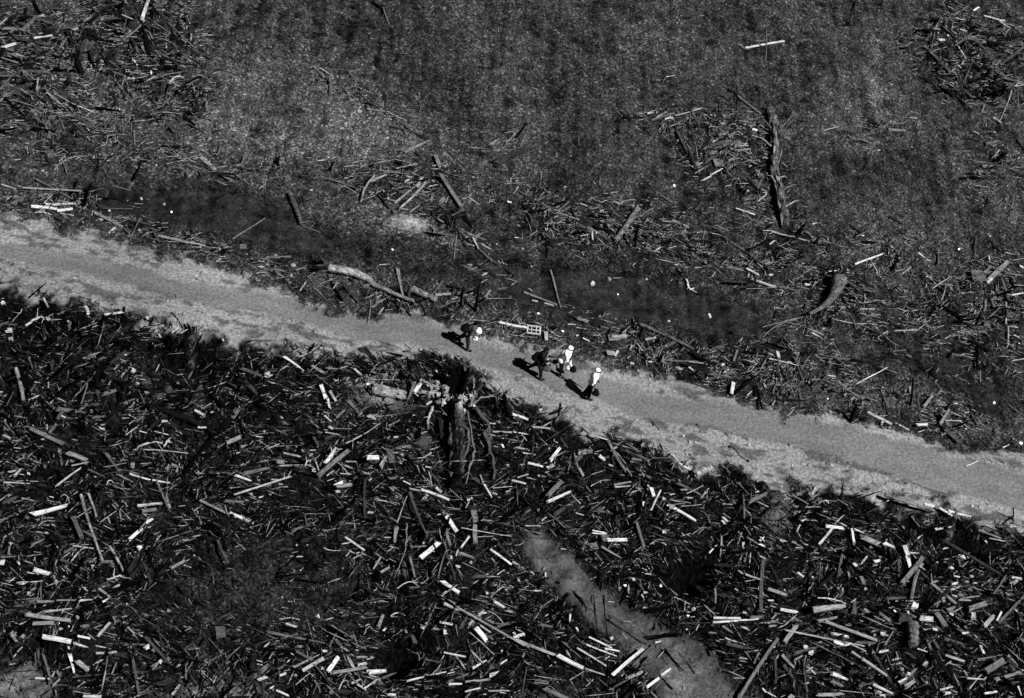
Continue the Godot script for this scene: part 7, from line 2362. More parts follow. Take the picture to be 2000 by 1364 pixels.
	branch(-7.84,-12.81,-7.4,-12.66,-7,-12.65,.02,.055,.46,said(0,'pale grey branch',7,34,5))
	branch(-7.67,-12.57,-6.94,-12.16,-6.12,-11.8,0,.085,.006,said(0,'blackened branch',2,5,5))
	pole("stick",-7.32,-13.07,0,.57,.049,.27,.15,said(0,'grey stick',7,34,1))
	branch(-6.98,-15,-6.7,-14.06,-6.66,-13.32,.01,.070,.19,said(0,'grey branch',0,34,4))
	pole("stick",-6.19,-11.54,.02,.7,.033,.3,.15,said(0,'grey stick',2,5,1))
	branch(-6.17,-10.58,-5.93,-10.36,-5.65,-10.24,.03,.074,.12,said(0,'dark grey branch',2,5,5))
	branch(-8.55,-8.76,-8.44,-8.97,-8.1,-9.21,.03,.057,.33,said(0,'pale grey branch',3,5,3))
	pole("stick",-8.75,-8.91,0,.45,.037,.52,.2,said(0,'grey stick',4,5,1))
	pole("stick",-11.34,-8.44,.03,1.84,.055,-1.28,.11,said(0,'dark grey stick',2,4,4))
	branch(-12.01,-6.63,-11.69,-7.08,-11.2,-7.13,0,.053,.15,said(0,'grey branch',0,48,2))
	pole("stick",-12.13,-14.04,.03,.43,.032,-.6,.2,said(0,'grey stick',4,34,5))
	pole("stick",-10.67,-13.22,.01,.75,.070,-1.31,.12,said(0,'dark grey stick',4,34,4))
	pole("stick",-8.18,-18.44,.01,.47,.032,.55,.2,said(0,'grey stick',7,35,1))
	branch(6.74,-25.65,6.97,-25.65,7.18,-25.52,.02,.054,.33,said(0,'pale grey branch',4,9,5))
	pole("stick",4.96,-18.65,.18,1.48,.057,.74,.46,said(1,'pale grey stick',3,45,3))
	pole("stick",7.5,-18.77,.19,1.11,.063,-.69,.057,said(0,'dark grey stick',1,45,5))
	pole("stick",7.84,-17.51,.07,1.13,.040,1.47,.22,said(0,'grey stick',0,45,4))
	branch(7.19,-15.41,7.8,-16,8.55,-16.49,.12,.042,.22,said(0,'grey branch',7,45,2))
	pole("stick",3.87,-21.5,.03,.5,.042,.64,.77,said(0,'pale stick',3,45,1))
	pole("stick",3.63,-21.07,.03,.49,.035,1.37,.31,said(2,'pale grey stick',3,45,3))
	branch(3.57,-18.89,3.74,-19.5,4.17,-20.04,.03,.030,.19,said(0,'grey branch',3,45,3))
	branch(5.11,-23.85,5.12,-24.37,5.25,-24.66,.01,.050,.079,said(0,'dark grey branch',4,9,3))
	pole("stick",-1.38,-19.52,0,.88,.030,1.11,.22,said(0,'grey stick',1,36,3))
	pole("stick",.45,-14.67,.01,.86,.035,1.7,.22,said(0,'grey stick',0,36,4))
	pole("stick",2.73,-17.43,.2,.39,.051,-.88,.31,said(0,'pale grey stick',3,45,5))
	pole("stick",7.88,-19.4,.1,.79,.042,.62,.22,said(0,'grey stick',3,8,1))
	pole("stick",5.57,-18.34,.17,.72,.040,1.45,.2,said(0,'grey stick',3,45,4))
	pole("stick",12.2,-31.25,.02,2.57,.050,-1.65,.006,said(0,'black stick',0,9,4))
	branch(19.78,-33.96,20.08,-33.68,20.46,-33.58,.17,.080,.61,said(0,'pale branch',1,10,5))
	pole("stick",16.25,-27.82,0,.84,.025,1.14,.22,said(0,'grey stick',5,10,3))
	pole("stick",18.23,-28.38,.14,2.1,.060,-1.71,.15,said(0,'grey stick',6,10,4))
	branch(16.25,-30.88,16.5,-31.23,16.88,-31.32,.1,.053,.61,said(0,'pale branch',3,10,3))
	branch(16.39,-29.31,16.81,-29.52,17.3,-29.87,.15,.042,.33,said(0,'pale grey branch',4,10,3))
	branch(18.21,-30.38,18.78,-30.45,19.45,-30.24,.12,.066,.2,said(1,'grey branch',0,10,5))
	branch(17.17,-31.59,17.49,-31.7,18.12,-31.34,.17,.044,.31,said(0,'pale grey branch',2,10,5))
	branch(20.44,-27.84,20.24,-26.68,19.82,-24.83,.15,.060,.49,said(0,'pale grey branch',2,49,4))
	branch(20.82,-27.94,20.82,-26.92,20.99,-26.22,.01,.070,.15,said(0,'grey branch',2,49,4))
	pole("stick",20.37,-29.21,.15,.51,.043,.28,.33,said(0,'pale grey stick',7,10,1))
	branch(20.57,-28.17,20.8,-28.5,21.06,-28.61,.16,.083,.46,said(0,'pale grey branch',7,10,3))
	pole("stick",18.17,-25.48,.18,.8,.052,-.76,.15,said(0,'grey stick',6,10,5))
	branch(14.62,-22.48,15.02,-22.63,15.29,-22.87,.03,.053,.33,said(0,'pale grey branch',0,46,2))
	pole("stick",15.6,-23.3,.02,.4,.043,.38,.61,said(0,'pale stick',0,46,1))
	branch(14.71,-21.58,15,-21.27,15.31,-21.23,.03,.053,.22,said(0,'grey branch',0,46,5))
	pole("stick",11.71,-20.55,.02,.98,.047,.73,.46,said(0,'pale grey stick',4,46,3))
	branch(17.05,-23.15,17.37,-22.87,17.38,-22.13,.02,.050,.006,said(0,'blackened branch',3,49,4))
	pole("stick",14.78,-27.05,0,.63,.040,1.3,.22,said(0,'grey stick',2,46,3))
	branch(19.85,-23.09,20.16,-22.91,20.48,-22.53,.01,.062,.15,said(0,'grey branch',2,49,5))
	branch(17.87,-30.54,18.27,-30.74,18.56,-30.72,.12,.049,.43,said(0,'pale grey branch',1,10,2))
	pole("stick",18.18,-28.31,.17,1.83,.045,1.37,.12,said(0,'dark grey stick',6,10,4))
	pole("stick",17.97,-34.82,.02,2.72,.026,.64,.086,said(0,'dark grey stick',2,10,1))
	branch(18.92,-30.26,19.15,-30.19,19.48,-30.12,.16,.076,.16,said(2,'grey branch',0,10,5))
	pole("stick",9.25,-24.97,0,1.1,.041,-.91,.011,said(0,'black stick',7,9,5))
	branch(11.07,-22.73,11.47,-22.27,11.78,-21.75,0,.046,.007,said(0,'blackened branch',3,46,5))
	pole("stick",11.32,-21.68,.01,.63,.031,1,.17,said(0,'grey stick',4,46,3))
	pole("stick",9.53,-17.07,.02,2.23,.050,-1.91,.057,said(0,'dark grey stick',7,8,3))
	branch(13.71,-21.04,13.79,-20.55,13.85,-20,.02,.045,.22,said(0,'grey branch',6,46,4))
	branch(-19.44,-.37,-19.17,-.47,-18.83,-.55,.09,.054,.77,said(0,'pale branch',5,18,2))
	pole("stick",-18.33,-.89,.06,.57,.043,.32,.46,said(1,'pale grey stick',0,18,1))
	pole("stick",-13.86,-.99,.1,.7,.027,.26,.46,said(0,'pale grey stick',5,48,1))
	pole("stick",-13.52,-1.57,.12,.77,.042,-.73,.068,said(0,'dark grey stick',5,48,5))
	pole("stick",-11.47,-2.94,.01,2.01,.081,1.16,.22,said(0,'grey stick',4,4,3))
	pole("stick",-16.9,-3.35,.02,.8,.045,-.01,.19,said(0,'grey stick',0,18,5))
	branch(-18.04,4.98,-18.03,5.2,-18.25,5.41,.35,.051,.46,said(0,'pale grey branch',6,18,3))
	branch(-12.82,3.03,-12.51,3.28,-12.2,3.64,.03,.093,.31,said(0,'pale grey branch',1,28,5))
	pole("stick",-12.44,3.88,.27,.31,.051,.98,.77,said(0,'pale stick',0,28,3))
	pole("stick",-12.08,4,.28,.32,.052,.76,.46,said(0,'pale grey stick',0,28,3))
	pole("stick",-16.63,4.63,.29,.34,.031,.69,.25,said(0,'grey stick',4,28,3))
	pole("stick",-15.96,-2.7,.03,.33,.043,.41,.31,said(2,'pale grey stick',0,18,1))
	branch(-17.72,5.36,-17.31,5.15,-17.1,5.18,.24,.11,.58,said(0,'pale branch',2,57,2))
	branch(-7.96,-1.68,-8.27,-2.05,-8.45,-2.05,.01,.084,.007,said(2,'blackened branch',3,3,5))
	branch(-7.89,-1.81,-8.04,-2.08,-8.14,-2.16,.03,.061,.011,said(1,'blackened branch',3,3,5))
	pole("stick",-9.34,-4.31,.02,.46,.042,.51,.19,said(0,'grey stick',7,4,1))
	branch(-9.48,-3.99,-9.12,-3.93,-8.73,-3.88,.01,.066,.19,said(0,'grey branch',7,4,5))
	branch(-9.77,-7.13,-8.8,-7.2,-7.81,-7.13,.03,.1,.15,said(0,'grey branch',1,4,5))
	branch(-7.5,-8.25,-7.64,-7.27,-7.61,-6.15,.13,.12,.29,said(0,'pale grey branch',4,5,3))
	pole("stick",-6.59,-6.58,0,1.47,.072,-.9,.006,said(0,'black stick',5,5,5))
	branch(-3.72,-8.43,-3.44,-8.69,-3.36,-9.14,.01,.051,.33,said(0,'pale grey branch',0,5,3))
	pole("stick",-5.84,-3.03,.03,.46,.043,.48,.61,said(0,'pale stick',1,3,1))
	pole("stick",-7.19,-.53,.03,1.24,.093,-.87,.006,said(0,'black stick',4,3,5))
	pole("stick",-6.73,-.71,.01,1.05,.062,-.72,.006,said(0,'black stick',5,3,5))
	pole("stick",-4.81,-.72,.02,.72,.082,-.94,.006,said(0,'black stick',7,3,5))
	pole("stick",-4.37,-.6,.01,.76,.092,-.96,.057,said(0,'dark grey stick',7,3,5))
	branch(-8.43,-1.23,-8.02,-1.06,-7.05,-1.38,.02,.055,.15,said(1,'grey branch',4,3,2))
	pole("stick",-8.37,-1.38,.02,.72,.041,1.08,.33,said(0,'pale grey stick',4,3,3))
	branch(-9.06,-1.23,-8.81,-1.46,-8.41,-1.56,.08,.075,.22,said(2,'grey branch',4,3,2))
	pole("stick",-8.65,-2,.02,.52,.047,-.69,.011,said(0,'black stick',6,4,5))
	pole("stick",-8.51,-2.11,.01,.66,.046,-.88,.020,said(0,'dark grey stick',3,3,5))
	pole("stick",-1.05,-2.81,.01,1.09,.032,.36,.33,said(0,'pale grey stick',3,12,1))
	pole("stick",-4.56,-.64,.02,.37,.039,-.11,.43,said(0,'pale grey stick',7,3,5))
	pole("stick",-2.94,-5.47,.18,.41,.051,-.9,.2,said(0,'grey stick',4,31,5))
	pole("stick",-3.68,-7.47,.06,.79,.046,1.1,.2,said(0,'grey stick',7,5,3))
	pole("stick",-5.67,-.49,.02,.29,.041,1.01,.58,said(0,'pale stick',7,3,3))
	branch(-5.94,-.21,-5.7,-.06,-5.43,.02,.01,.043,.15,said(0,'grey branch',7,3,5))
	pole("stick",-8.19,-4.26,.01,.44,.042,-.68,.011,said(0,'black stick',7,4,5))
	pole("stick",-11.22,-6.5,.01,.74,.053,.5,.15,said(0,'grey stick',3,4,1))
	pole("stick",-2.09,-8.16,0,.62,.042,-.53,.15,said(0,'grey stick',6,36,5))
	branch(1.08,-1.78,1.35,-1.58,1.74,-1.45,.1,.064,.46,said(0,'pale grey branch',0,12,5))
	branch(-.26,-7.59,.22,-7.04,.42,-6.04,.02,.081,.007,said(0,'blackened branch',8,31,4))
	branch(-.5,-7.22,-.4,-7.43,-.25,-7.67,.02,.061,.29,said(0,'pale grey branch',3,31,3))
	branch(-.35,-10.57,-.46,-10.06,-.54,-9.52,.07,.045,.46,said(0,'pale grey branch',7,36,3))
	pole("stick",.52,-9.55,.17,1.06,.061,1.15,.22,said(0,'grey stick',1,31,3))
	branch(2.8,-10.9,3.1,-11.23,3.48,-11.57,.02,.047,.37,said(0,'pale grey branch',2,6,3))
	branch(2.52,-10.48,2.73,-10.25,3,-10.13,0,.063,.19,said(0,'grey branch',3,6,5))
	pole("stick",2.31,-7.66,.03,.48,.069,.54,.15,said(0,'grey stick',5,6,1))
	pole("stick",5.1,-10.56,.02,.62,.077,.13,.24,said(0,'grey stick',0,6,1))
	pole("stick",5.6,-10.62,0,.8,.087,-.28,.36,said(0,'pale grey stick',0,6,5))
	pole("stick",7.4,-11.1,.03,.61,.076,-.29,.24,said(0,'grey stick',6,45,5))
	branch(8.24,-11.57,8.51,-11.79,8.67,-12.22,.15,.031,.33,said(0,'pale grey branch',6,8,3))
	branch(3.92,-10.41,4.12,-10.82,4.37,-11.11,.03,.051,.22,said(0,'grey branch',1,6,3))
	pole("stick",3.42,-5.98,.01,.36,.064,.39,.24,said(0,'grey stick',6,6,1))
	branch(6.28,-7.02,6.41,-6.65,6.52,-6.48,.03,.12,.9,"white forked branch stub, above the dark pathside log")
	pole("stick",5.45,-8.93,0,.35,.042,.64,.61,said(0,'pale stick',7,6,1))
	pole("stick",8.35,-10.08,.08,1.09,.043,-.45,.24,said(0,'grey stick',3,7,5))
	pole("stick",4.39,-2.68,.1,.71,.075,-.43,.007,said(0,'black stick',4,30,5))
	pole("stick",1.25,-6.12,.01,.88,.036,-.83,.11,said(0,'dark grey stick',7,31,5))
	pole("stick",2.86,-1.89,.13,.75,.063,-.6,.057,said(0,'dark grey stick',0,12,5))
	pole("stick",2.45,-2.22,.14,.42,.038,.21,.43,said(0,'pale grey stick',0,12,1))
	pole("stick",-1.01,-6.9,.02,.19,.049,.32,.74,said(0,'pale stick',4,31,1))
	pole("stick",1.51,-7.01,.01,.36,.054,.27,.17,said(0,'grey stick',0,31,1))
	pole("stick",6.74,-13.8,.02,.56,.037,.48,.25,said(0,'grey stick',6,45,1))
	pole("stick",7.86,-14.26,.09,.96,.080,-1.44,.006,said(0,'black stick',7,45,4))
	branch(8.91,-14.68,9.09,-14.33,8.76,-13.66,.07,.11,.46,said(2,'pale grey branch',6,8,4))
	branch(7.22,-7.68,7.47,-7.7,7.81,-7.58,.02,.039,.12,said(0,'dark grey branch',1,30,5))
	pole("stick",8.33,-7.39,0,.57,.037,-.59,.11,said(0,'dark grey stick',2,47,5))
	pole("stick",10.31,-10.72,.16,1.49,.061,-1.02,.086,said(0,'dark grey stick',3,7,5))
	branch(12.04,-9.83,12.3,-10.16,12.68,-10.36,.02,.084,.88,said(0,'white branch',2,7,3))
	branch(12.54,-7.02,13.59,-7.15,14.62,-7.76,.03,.054,.41,said(0,'pale grey branch',7,7,2))
	branch(14.62,-7.77,14.9,-7.77,15.26,-7.69,.02,.050,.37,said(3,'pale grey branch',0,7,5))
	branch(16.8,-10.8,17.24,-11.34,17.62,-11.86,.09,.051,.46,said(0,'pale grey branch',4,11,3))
	pole("stick",17.27,-10.55,.11,1.19,.050,1.42,.49,said(0,'pale grey stick',5,11,4))
	branch(17.71,-11.32,17.85,-10.92,17.89,-10.47,.15,.065,.24,said(0,'grey branch',5,11,4))
	pole("stick",18.69,-14.23,.01,2.38,.060,-1.58,.12,said(0,'dark grey stick',2,11,4))
	pole("stick",18.57,-8.94,.14,.36,.041,1.03,.65,said(0,'pale stick',4,56,3))
	pole("stick",13.95,-12.57,.01,1.43,.052,.77,.19,said(0,'grey stick',1,7,3))
	pole("stick",20.12,-14.28,.17,.67,.040,-1.29,.057,said(0,'dark grey stick',1,11,5))
	pole("stick",14.7,-8.99,.03,.31,.032,.42,.65,said(0,'pale stick',0,7,1))
	branch(18.77,-13.32,19.13,-13.98,19.61,-14.51,.02,.041,.25,said(0,'grey branch',2,11,3))
	pole("stick",18.26,-10.81,.07,.64,.043,.38,.31,said(0,'pale grey stick',5,11,1))
	pole("stick",15.81,-9.01,.08,.29,.055,-.2,.2,said(0,'grey stick',5,11,5))
	pole("stick",15.51,-11,0,.37,.042,-.51,.2,said(0,'grey stick',0,7,5))
	pole("stick",11.41,-13.2,.01,.29,.063,.7,.65,said(0,'pale stick',2,7,3))
	branch(13.72,-9.15,13.8,-8.75,13.86,-8.3,.01,.070,.2,said(0,'grey branch',0,7,4))
	branch(13.6,-9.56,13.85,-9.35,14.38,-9.52,.03,.056,.31,said(2,'pale grey branch',0,7,5))
	pole("stick",19.85,-11.09,.08,.73,.047,.76,.31,said(0,'pale grey stick',7,11,3))
	pole("stick",18.82,-9.9,.1,.54,.047,.62,.31,said(0,'pale grey stick',3,56,3))
	branch(20.06,-14.81,20.17,-14.35,20.22,-14.12,.1,.040,.12,said(0,'dark grey branch',1,11,4))
	pole("stick",14.73,-13.46,.01,.34,.051,-1.09,.2,said(0,'grey stick',1,7,5))
	pole("stick",16.19,-14.91,.01,.3,.051,-1.15,.2,said(0,'grey stick',3,11,5))
	branch(10.79,-5.77,11.31,-6.34,11.67,-6.84,0,.051,.31,said(0,'pale grey branch',5,7,3))
	branch(9.95,-5.18,10.25,-5.54,10.6,-5.94,.03,.051,.31,said(1,'pale grey branch',1,47,3))
	pole("stick",11.78,-6.49,.01,.3,.040,1.26,.31,said(0,'pale grey stick',5,7,3))
	branch(-15.52,8.89,-15.52,8.4,-15.48,7.9,.16,.065,.65,said(0,'pale branch',1,57,3))
	branch(-12.04,10.09,-11.58,9.84,-11.07,9.65,.24,.086,.74,said(0,'pale branch',4,29,2))
	branch(-11.04,9.78,-10.96,9.66,-10.91,9.49,.35,.081,.74,said(0,'pale branch',4,29,3))
	pole("stick",-10.94,9.97,.23,1.6,.055,.23,.37,said(0,'pale grey stick',4,29,1))
	pole("stick",-11.33,9.23,.22,.52,.044,.24,.61,said(0,'pale stick',3,29,1))
	pole("stick",-15.4,13.01,.29,.71,.043,.37,.82,said(0,'pale stick',3,26,1))
	pole("stick",-15.85,11.37,.25,.26,.043,.32,.52,said(0,'pale grey stick',5,57,1))
	pole("stick",-14.04,11.38,.17,.48,.050,1.65,.37,said(0,'pale grey stick',7,57,4))
	branch(-11.4,9.8,-11.06,10.14,-10.8,10.37,.17,.1,.12,said(0,'dark grey branch',4,29,5))
	pole("stick",-11.39,11.69,.26,.84,.050,1.27,.057,said(0,'dark grey stick',1,16,3))
	branch(-12.16,12.09,-11.85,12.19,-11.56,12.06,.24,.078,.22,said(0,'grey branch',1,16,5))
	pole("stick",-14.72,13.46,.18,.43,.044,.19,.43,said(0,'pale grey stick',3,26,1))
	pole("stick",-15.36,11.53,.22,.27,.041,1.11,.31,said(0,'pale grey stick',6,57,3))
	pole("stick",-13.9,13.22,.18,.49,.050,.09,.31,said(0,'pale grey stick',1,26,1))
	branch(-13.7,13.1,-13.53,13.07,-13.34,13.16,.34,.050,.43,said(0,'pale grey branch',1,26,5))
	pole("stick",-12.38,11.23,.33,.84,.043,.32,.31,said(0,'pale grey stick',2,16,1))
	pole("stick",-11.92,9.5,.24,.27,.050,.13,.65,said(0,'pale stick',4,29,1))
	branch(-14.87,8.65,-14.65,8.35,-14.26,7.83,.34,.072,.2,said(0,'grey branch',1,57,3))
	branch(-12.37,12.15,-12.33,11.97,-12.15,11.97,.22,.042,.65,said(0,'pale branch',1,16,3))
	pole("stick",-8.52,9.08,.25,.17,.041,.93,.82,said(0,'pale stick',0,29,3))
	branch(-9.22,7.22,-8.77,7.46,-8.27,7.69,.33,.048,.25,said(0,'grey branch',5,32,5))
	pole("stick",-9.19,8.8,.2,.39,.041,1.07,.31,said(0,'pale grey stick',1,29,3))
	branch(-8.59,11.51,-8.44,11.71,-8.15,11.92,.18,.062,.2,said(0,'grey branch',3,51,5))
	pole("stick",-8.17,11.83,.22,.37,.051,-.98,.31,said(0,'pale grey stick',3,51,4))
	pole("stick",-9.19,12.26,.31,.32,.046,-.85,.25,said(0,'grey stick',6,29,5))
	pole("stick",-14.43,8.49,.32,.84,.050,1.64,.2,said(0,'grey stick',1,57,4))
	branch(-12.69,11.59,-12.04,11.45,-11.42,11.08,.22,.065,.068,said(0,'dark grey branch',1,16,2))
	branch(-14,14.4,-13.84,14.22,-13.51,14.13,.19,.048,.43,said(0,'pale grey branch',6,26,2))
	pole("stick",-5.53,3.84,.29,1.14,.056,.08,.057,said(0,'dark grey stick',3,24,5))
	pole("stick",-4.3,3.46,.27,1.07,.032,.4,.37,said(0,'pale grey stick',2,24,1))
	branch(-4.94,3.57,-4.89,3.31,-4.72,2.89,.25,.050,.37,said(0,'pale grey branch',3,24,3))
	pole("stick",-2.51,3.26,.19,.39,.052,.66,.37,said(0,'pale grey stick',5,0,3))
	pole("stick",-2.55,2.11,.3,.72,.098,-.29,.006,said(0,'black stick',3,0,5))
	pole("stick",-2.36,5.39,.02,.34,.041,.95,.49,said(0,'pale grey stick',3,1,3))
	branch(-5.41,8.38,-5.3,7.87,-5.26,7.53,.19,.17,.65,"pale curved branch, at the crossed grey board")
	pole("stick",-4.21,6.3,.33,.86,.051,.98,.37,said(0,'pale grey stick',5,24,3))
	branch(-5,8.31,-4.77,8.56,-4.52,8.69,.35,.073,.37,said(0,'pale grey branch',7,40,5))
	pole("stick",-4.62,8.72,.23,.43,.043,.4,.64,said(0,'pale stick',7,40,1))
	pole("stick",-5.15,8.91,.16,.32,.041,.98,.81,said(0,'pale stick',6,40,3))
	pole("stick",-3.09,9.47,.34,.43,.053,.5,.49,said(0,'pale grey stick',7,40,1))
	branch(-2.91,9.29,-2.67,9.26,-2.43,9.31,.25,.045,.37,said(0,'pale grey branch',3,41,5))
	pole("stick",-2.31,9.59,.25,1.3,.050,1.5,.37,said(0,'pale grey stick',3,41,4))
	branch(-1,4.08,-.73,4.98,-.38,5.82,.35,.070,.27,said(2,'grey branch',1,1,4))
	branch(-.38,5.74,-.36,6.63,-.37,7.53,.28,.080,.27,said(0,'grey branch',7,1,4))
	branch(-6.08,9,-6.03,8.83,-5.95,8.72,.36,.081,.49,said(0,'pale grey branch',4,40,3))
	pole("stick",-5.66,8.77,.28,.45,.051,-1.04,.61,said(0,'pale stick',5,40,4))
	pole("stick",-.1,8.47,.23,.39,.050,1.41,.58,said(0,'pale stick',6,1,3))
	pole("stick",-1.47,7.58,.21,.95,.046,2.25,.12,said(0,'dark grey stick',5,1,5))
	branch(-6.43,10.07,-6.63,10.21,-6.76,10.25,.23,.053,.31,said(0,'pale grey branch',1,51,2))
	pole("stick",-6.03,7.99,.36,.27,.041,.81,.65,said(0,'pale stick',3,40,3))
	pole("stick",-4.14,5.82,.17,.35,.032,.48,.43,said(0,'pale grey stick',6,24,1))
	pole("stick",-3.3,6.15,.3,.22,.072,.9,.65,said(0,'pale stick',6,24,3))

func pieces_e():
	pole("stick",-8.05,7.8,.33,.28,.048,.47,.58,said(0,'pale stick',6,32,1))
	branch(-8.08,8.23,-7.72,8.31,-7.35,8.45,.32,.043,.31,said(0,'pale grey branch',6,32,5))
	pole("stick",-7.23,10.61,.24,.22,.062,.91,.74,said(0,'pale stick',2,51,3))
	pole("stick",.97,7.46,.26,.73,.038,.42,.58,said(0,'pale stick',7,1,1))
	pole("stick",3.39,4.99,.27,.7,.071,-1.17,.27,said(0,'grey stick',0,42,4))
	pole("stick",3.73,3.73,.02,.35,.085,-.51,.020,said(0,'dark grey stick',1,42,5))
	pole("stick",3.92,4.49,.22,1.04,.051,-1.09,.015,said(0,'dark grey stick',0,42,4))
	pole("stick",4.12,3.78,.18,.48,.055,-.09,.77,said(0,'pale stick',1,42,5))
	pole("stick",5.13,3.84,.18,1.11,.072,-.1,.22,said(0,'grey stick',3,43,5))
	branch(4.13,6.13,4.42,5.78,4.78,5.46,.35,.041,.49,said(0,'pale grey branch',7,42,3))
	branch(6.79,3.54,6.94,3.54,7.06,3.63,.01,.11,.64,said(0,'pale branch',3,25,5))
	pole("stick",6.56,3.91,.17,.9,.044,.25,.2,said(0,'grey stick',4,25,1))
	pole("stick",6.99,4.2,.31,.44,.040,1.32,.36,said(0,'pale grey stick',4,25,3))
	pole("stick",7.92,5.77,.2,.76,.043,.34,.36,said(0,'pale grey stick',0,43,1))
	pole("stick",7.12,5.59,.26,.24,.052,.68,.64,said(0,'pale stick',8,43,3))
	pole("stick",7.92,5.09,.34,.83,.036,.8,.52,said(0,'pale grey stick',6,25,3))
	pole("stick",7.81,5.38,.21,.27,.047,.6,.58,said(0,'pale stick',0,43,3))
	pole("stick",9.74,4.29,.27,.7,.062,-.83,.2,said(0,'grey stick',0,25,5))
	pole("stick",7.77,2.51,.02,.24,.067,-.01,.64,said(0,'pale stick',2,25,5))
	pole("stick",9.23,-1.23,.19,1.33,.1,1.09,.007,said(0,'black stick',6,47,3))
	pole("stick",9.9,-.85,.15,1.28,.11,-1.27,.006,said(0,'black stick',6,47,4))
	pole("stick",9.49,-1.01,.11,.39,.051,1.12,.81,said(0,'pale stick',6,47,3))
	pole("stick",8.06,-.83,.16,.28,.053,-.61,.011,said(0,'black stick',5,47,5))
	pole("stick",2.79,4.32,.31,.51,.083,-.76,.079,said(0,'dark grey stick',2,42,5))
	pole("stick",3.43,6.31,.2,1.11,.094,-.67,.006,said(0,'black stick',7,42,5))
	pole("stick",3.81,6.93,.17,.62,.062,-.72,.015,said(0,'dark grey stick',7,42,5))
	pole("stick",8.36,5.62,.27,.3,.040,-1.87,.2,said(0,'grey stick',6,25,3))
	pole("stick",6.08,2.14,.01,.55,.031,-.81,.057,said(0,'dark grey stick',3,25,5))
	branch(9.11,2.13,9.5,2.55,9.87,2.73,.01,.042,.068,said(0,'dark grey branch',0,25,5))
	pole("stick",2.42,5.97,.2,.2,.041,.92,.74,said(0,'pale stick',5,42,3))
	pole("stick",1.59,6.54,.17,.53,.062,.8,.43,said(0,'pale grey stick',4,42,3))
	branch(1.77,7.12,1.85,7.27,1.82,7.4,.18,.040,.43,said(0,'pale grey branch',5,42,4))
	pole("stick",3.93,7.63,.2,.34,.044,.27,.74,said(0,'pale stick',6,42,1))
	pole("stick",16.77,-2.19,.1,1.04,.043,.33,.15,said(0,'grey stick',4,50,1))
	pole("stick",14.85,-2.79,.08,.91,.071,-1.2,.007,said(0,'black stick',2,20,4))
	pole("stick",17.34,-3.42,.07,.45,.053,.45,.37,said(0,'pale grey stick',2,50,1))
	pole("stick",14.37,-4.01,.15,2.09,.056,.94,.74,said(0,'pale stick',2,20,3))
	pole("stick",10.63,-2.95,.2,1.24,.044,.14,.82,said(0,'pale stick',0,47,1))
	pole("stick",11.13,-2.96,.07,.26,.056,-.04,.52,said(0,'pale grey stick',0,47,5))
	pole("stick",20.46,-4.31,.01,.82,.074,-.62,.17,said(0,'grey stick',0,50,5))
	pole("stick",18.6,-.48,.02,.64,.052,.76,.9,said(0,'white stick',7,50,3))
	pole("stick",20.02,-2.07,0,.51,.061,.94,.64,said(0,'pale stick',0,50,3))
	pole("stick",19.13,-2.03,.02,.53,.052,-.78,.12,said(0,'dark grey stick',7,50,5))
	pole("stick",11.91,4.1,.31,.71,.071,-.22,.27,said(0,'grey stick',3,38,5))
	branch(12.67,3.91,12.87,3.82,13.03,3.8,.3,.076,.64,said(0,'pale branch',2,38,2))
	pole("stick",13.57,4.19,.18,.7,.061,1.07,.64,said(0,'pale stick',2,38,3))
	pole("stick",11.61,4.65,.01,1.03,.041,1.06,.006,said(0,'black stick',3,38,3))
	pole("stick",12.48,4.77,.31,.51,.043,.42,.36,said(0,'pale grey stick',3,38,1))
	pole("stick",13.85,4.02,.24,.83,.051,-1.1,.006,said(0,'black stick',2,38,4))
	pole("stick",14.11,3.08,.22,.52,.073,.77,.007,said(0,'black stick',1,38,3))
	pole("stick",15.4,2.63,.26,.24,.042,.71,.58,said(0,'pale stick',4,21,3))
	branch(17.2,-4.19,17.3,-4.39,17.52,-4.36,.01,.075,.31,said(0,'pale grey branch',2,50,2))
	pole("stick",14.95,-1.88,.07,.37,.037,.54,.43,said(0,'pale grey stick',8,20,1))
	pole("stick",16.55,-1.65,0,.43,.042,.72,.65,said(0,'pale stick',5,50,3))
	pole("stick",15.8,-2.18,.14,.49,.070,-1.39,.057,said(0,'dark grey stick',0,20,4))
	pole("stick",-10.64,14.73,.23,.31,.070,.38,.9,said(0,'white stick',7,16,1))
	pole("stick",-13.44,16.52,.25,.41,.056,-.03,.64,said(0,'pale stick',6,26,5))
	pole("stick",-13.21,16.86,.26,.42,.043,.5,.64,said(0,'pale stick',2,27,1))
	pole("stick",-13.96,17.08,.17,.32,.050,1.27,.81,said(0,'pale stick',3,27,3))
	branch(-9.8,17.88,-9.67,17.96,-9.52,18.02,.33,.11,.43,said(0,'pale grey branch',6,52,5))
	pole("stick",-9.68,19.49,.29,.57,.050,1.59,.36,said(0,'pale grey stick',6,52,4))
	pole("stick",-10.27,19.99,.18,1.22,.064,.42,.079,said(0,'dark grey stick',7,27,1))
	pole("stick",-12.17,16.04,.17,.91,.075,-.4,.17,said(0,'grey stick',6,16,5))
	branch(-11.03,16.08,-10.79,16.01,-10.62,15.9,.34,.075,.77,said(0,'pale branch',3,52,2))
	pole("stick",-8.52,12.78,.16,.61,.073,-.74,.079,said(0,'dark grey stick',4,51,5))
	branch(-9.22,14.31,-9.14,14.13,-9.18,13.93,.19,.040,.43,said(0,'pale grey branch',1,52,3))
	pole("stick",-10.1,13.61,.21,.34,.041,1.1,.31,said(0,'pale grey stick',0,16,3))
	pole("stick",-14.51,15.87,.34,.34,.080,1.74,.31,said(0,'pale grey stick',5,26,4))
	pole("stick",-13.69,15.71,.35,.54,.038,.29,.31,said(0,'pale grey stick',6,26,1))
	pole("stick",-12.91,18.77,.17,.35,.047,.76,.43,said(1,'pale grey stick',4,27,3))
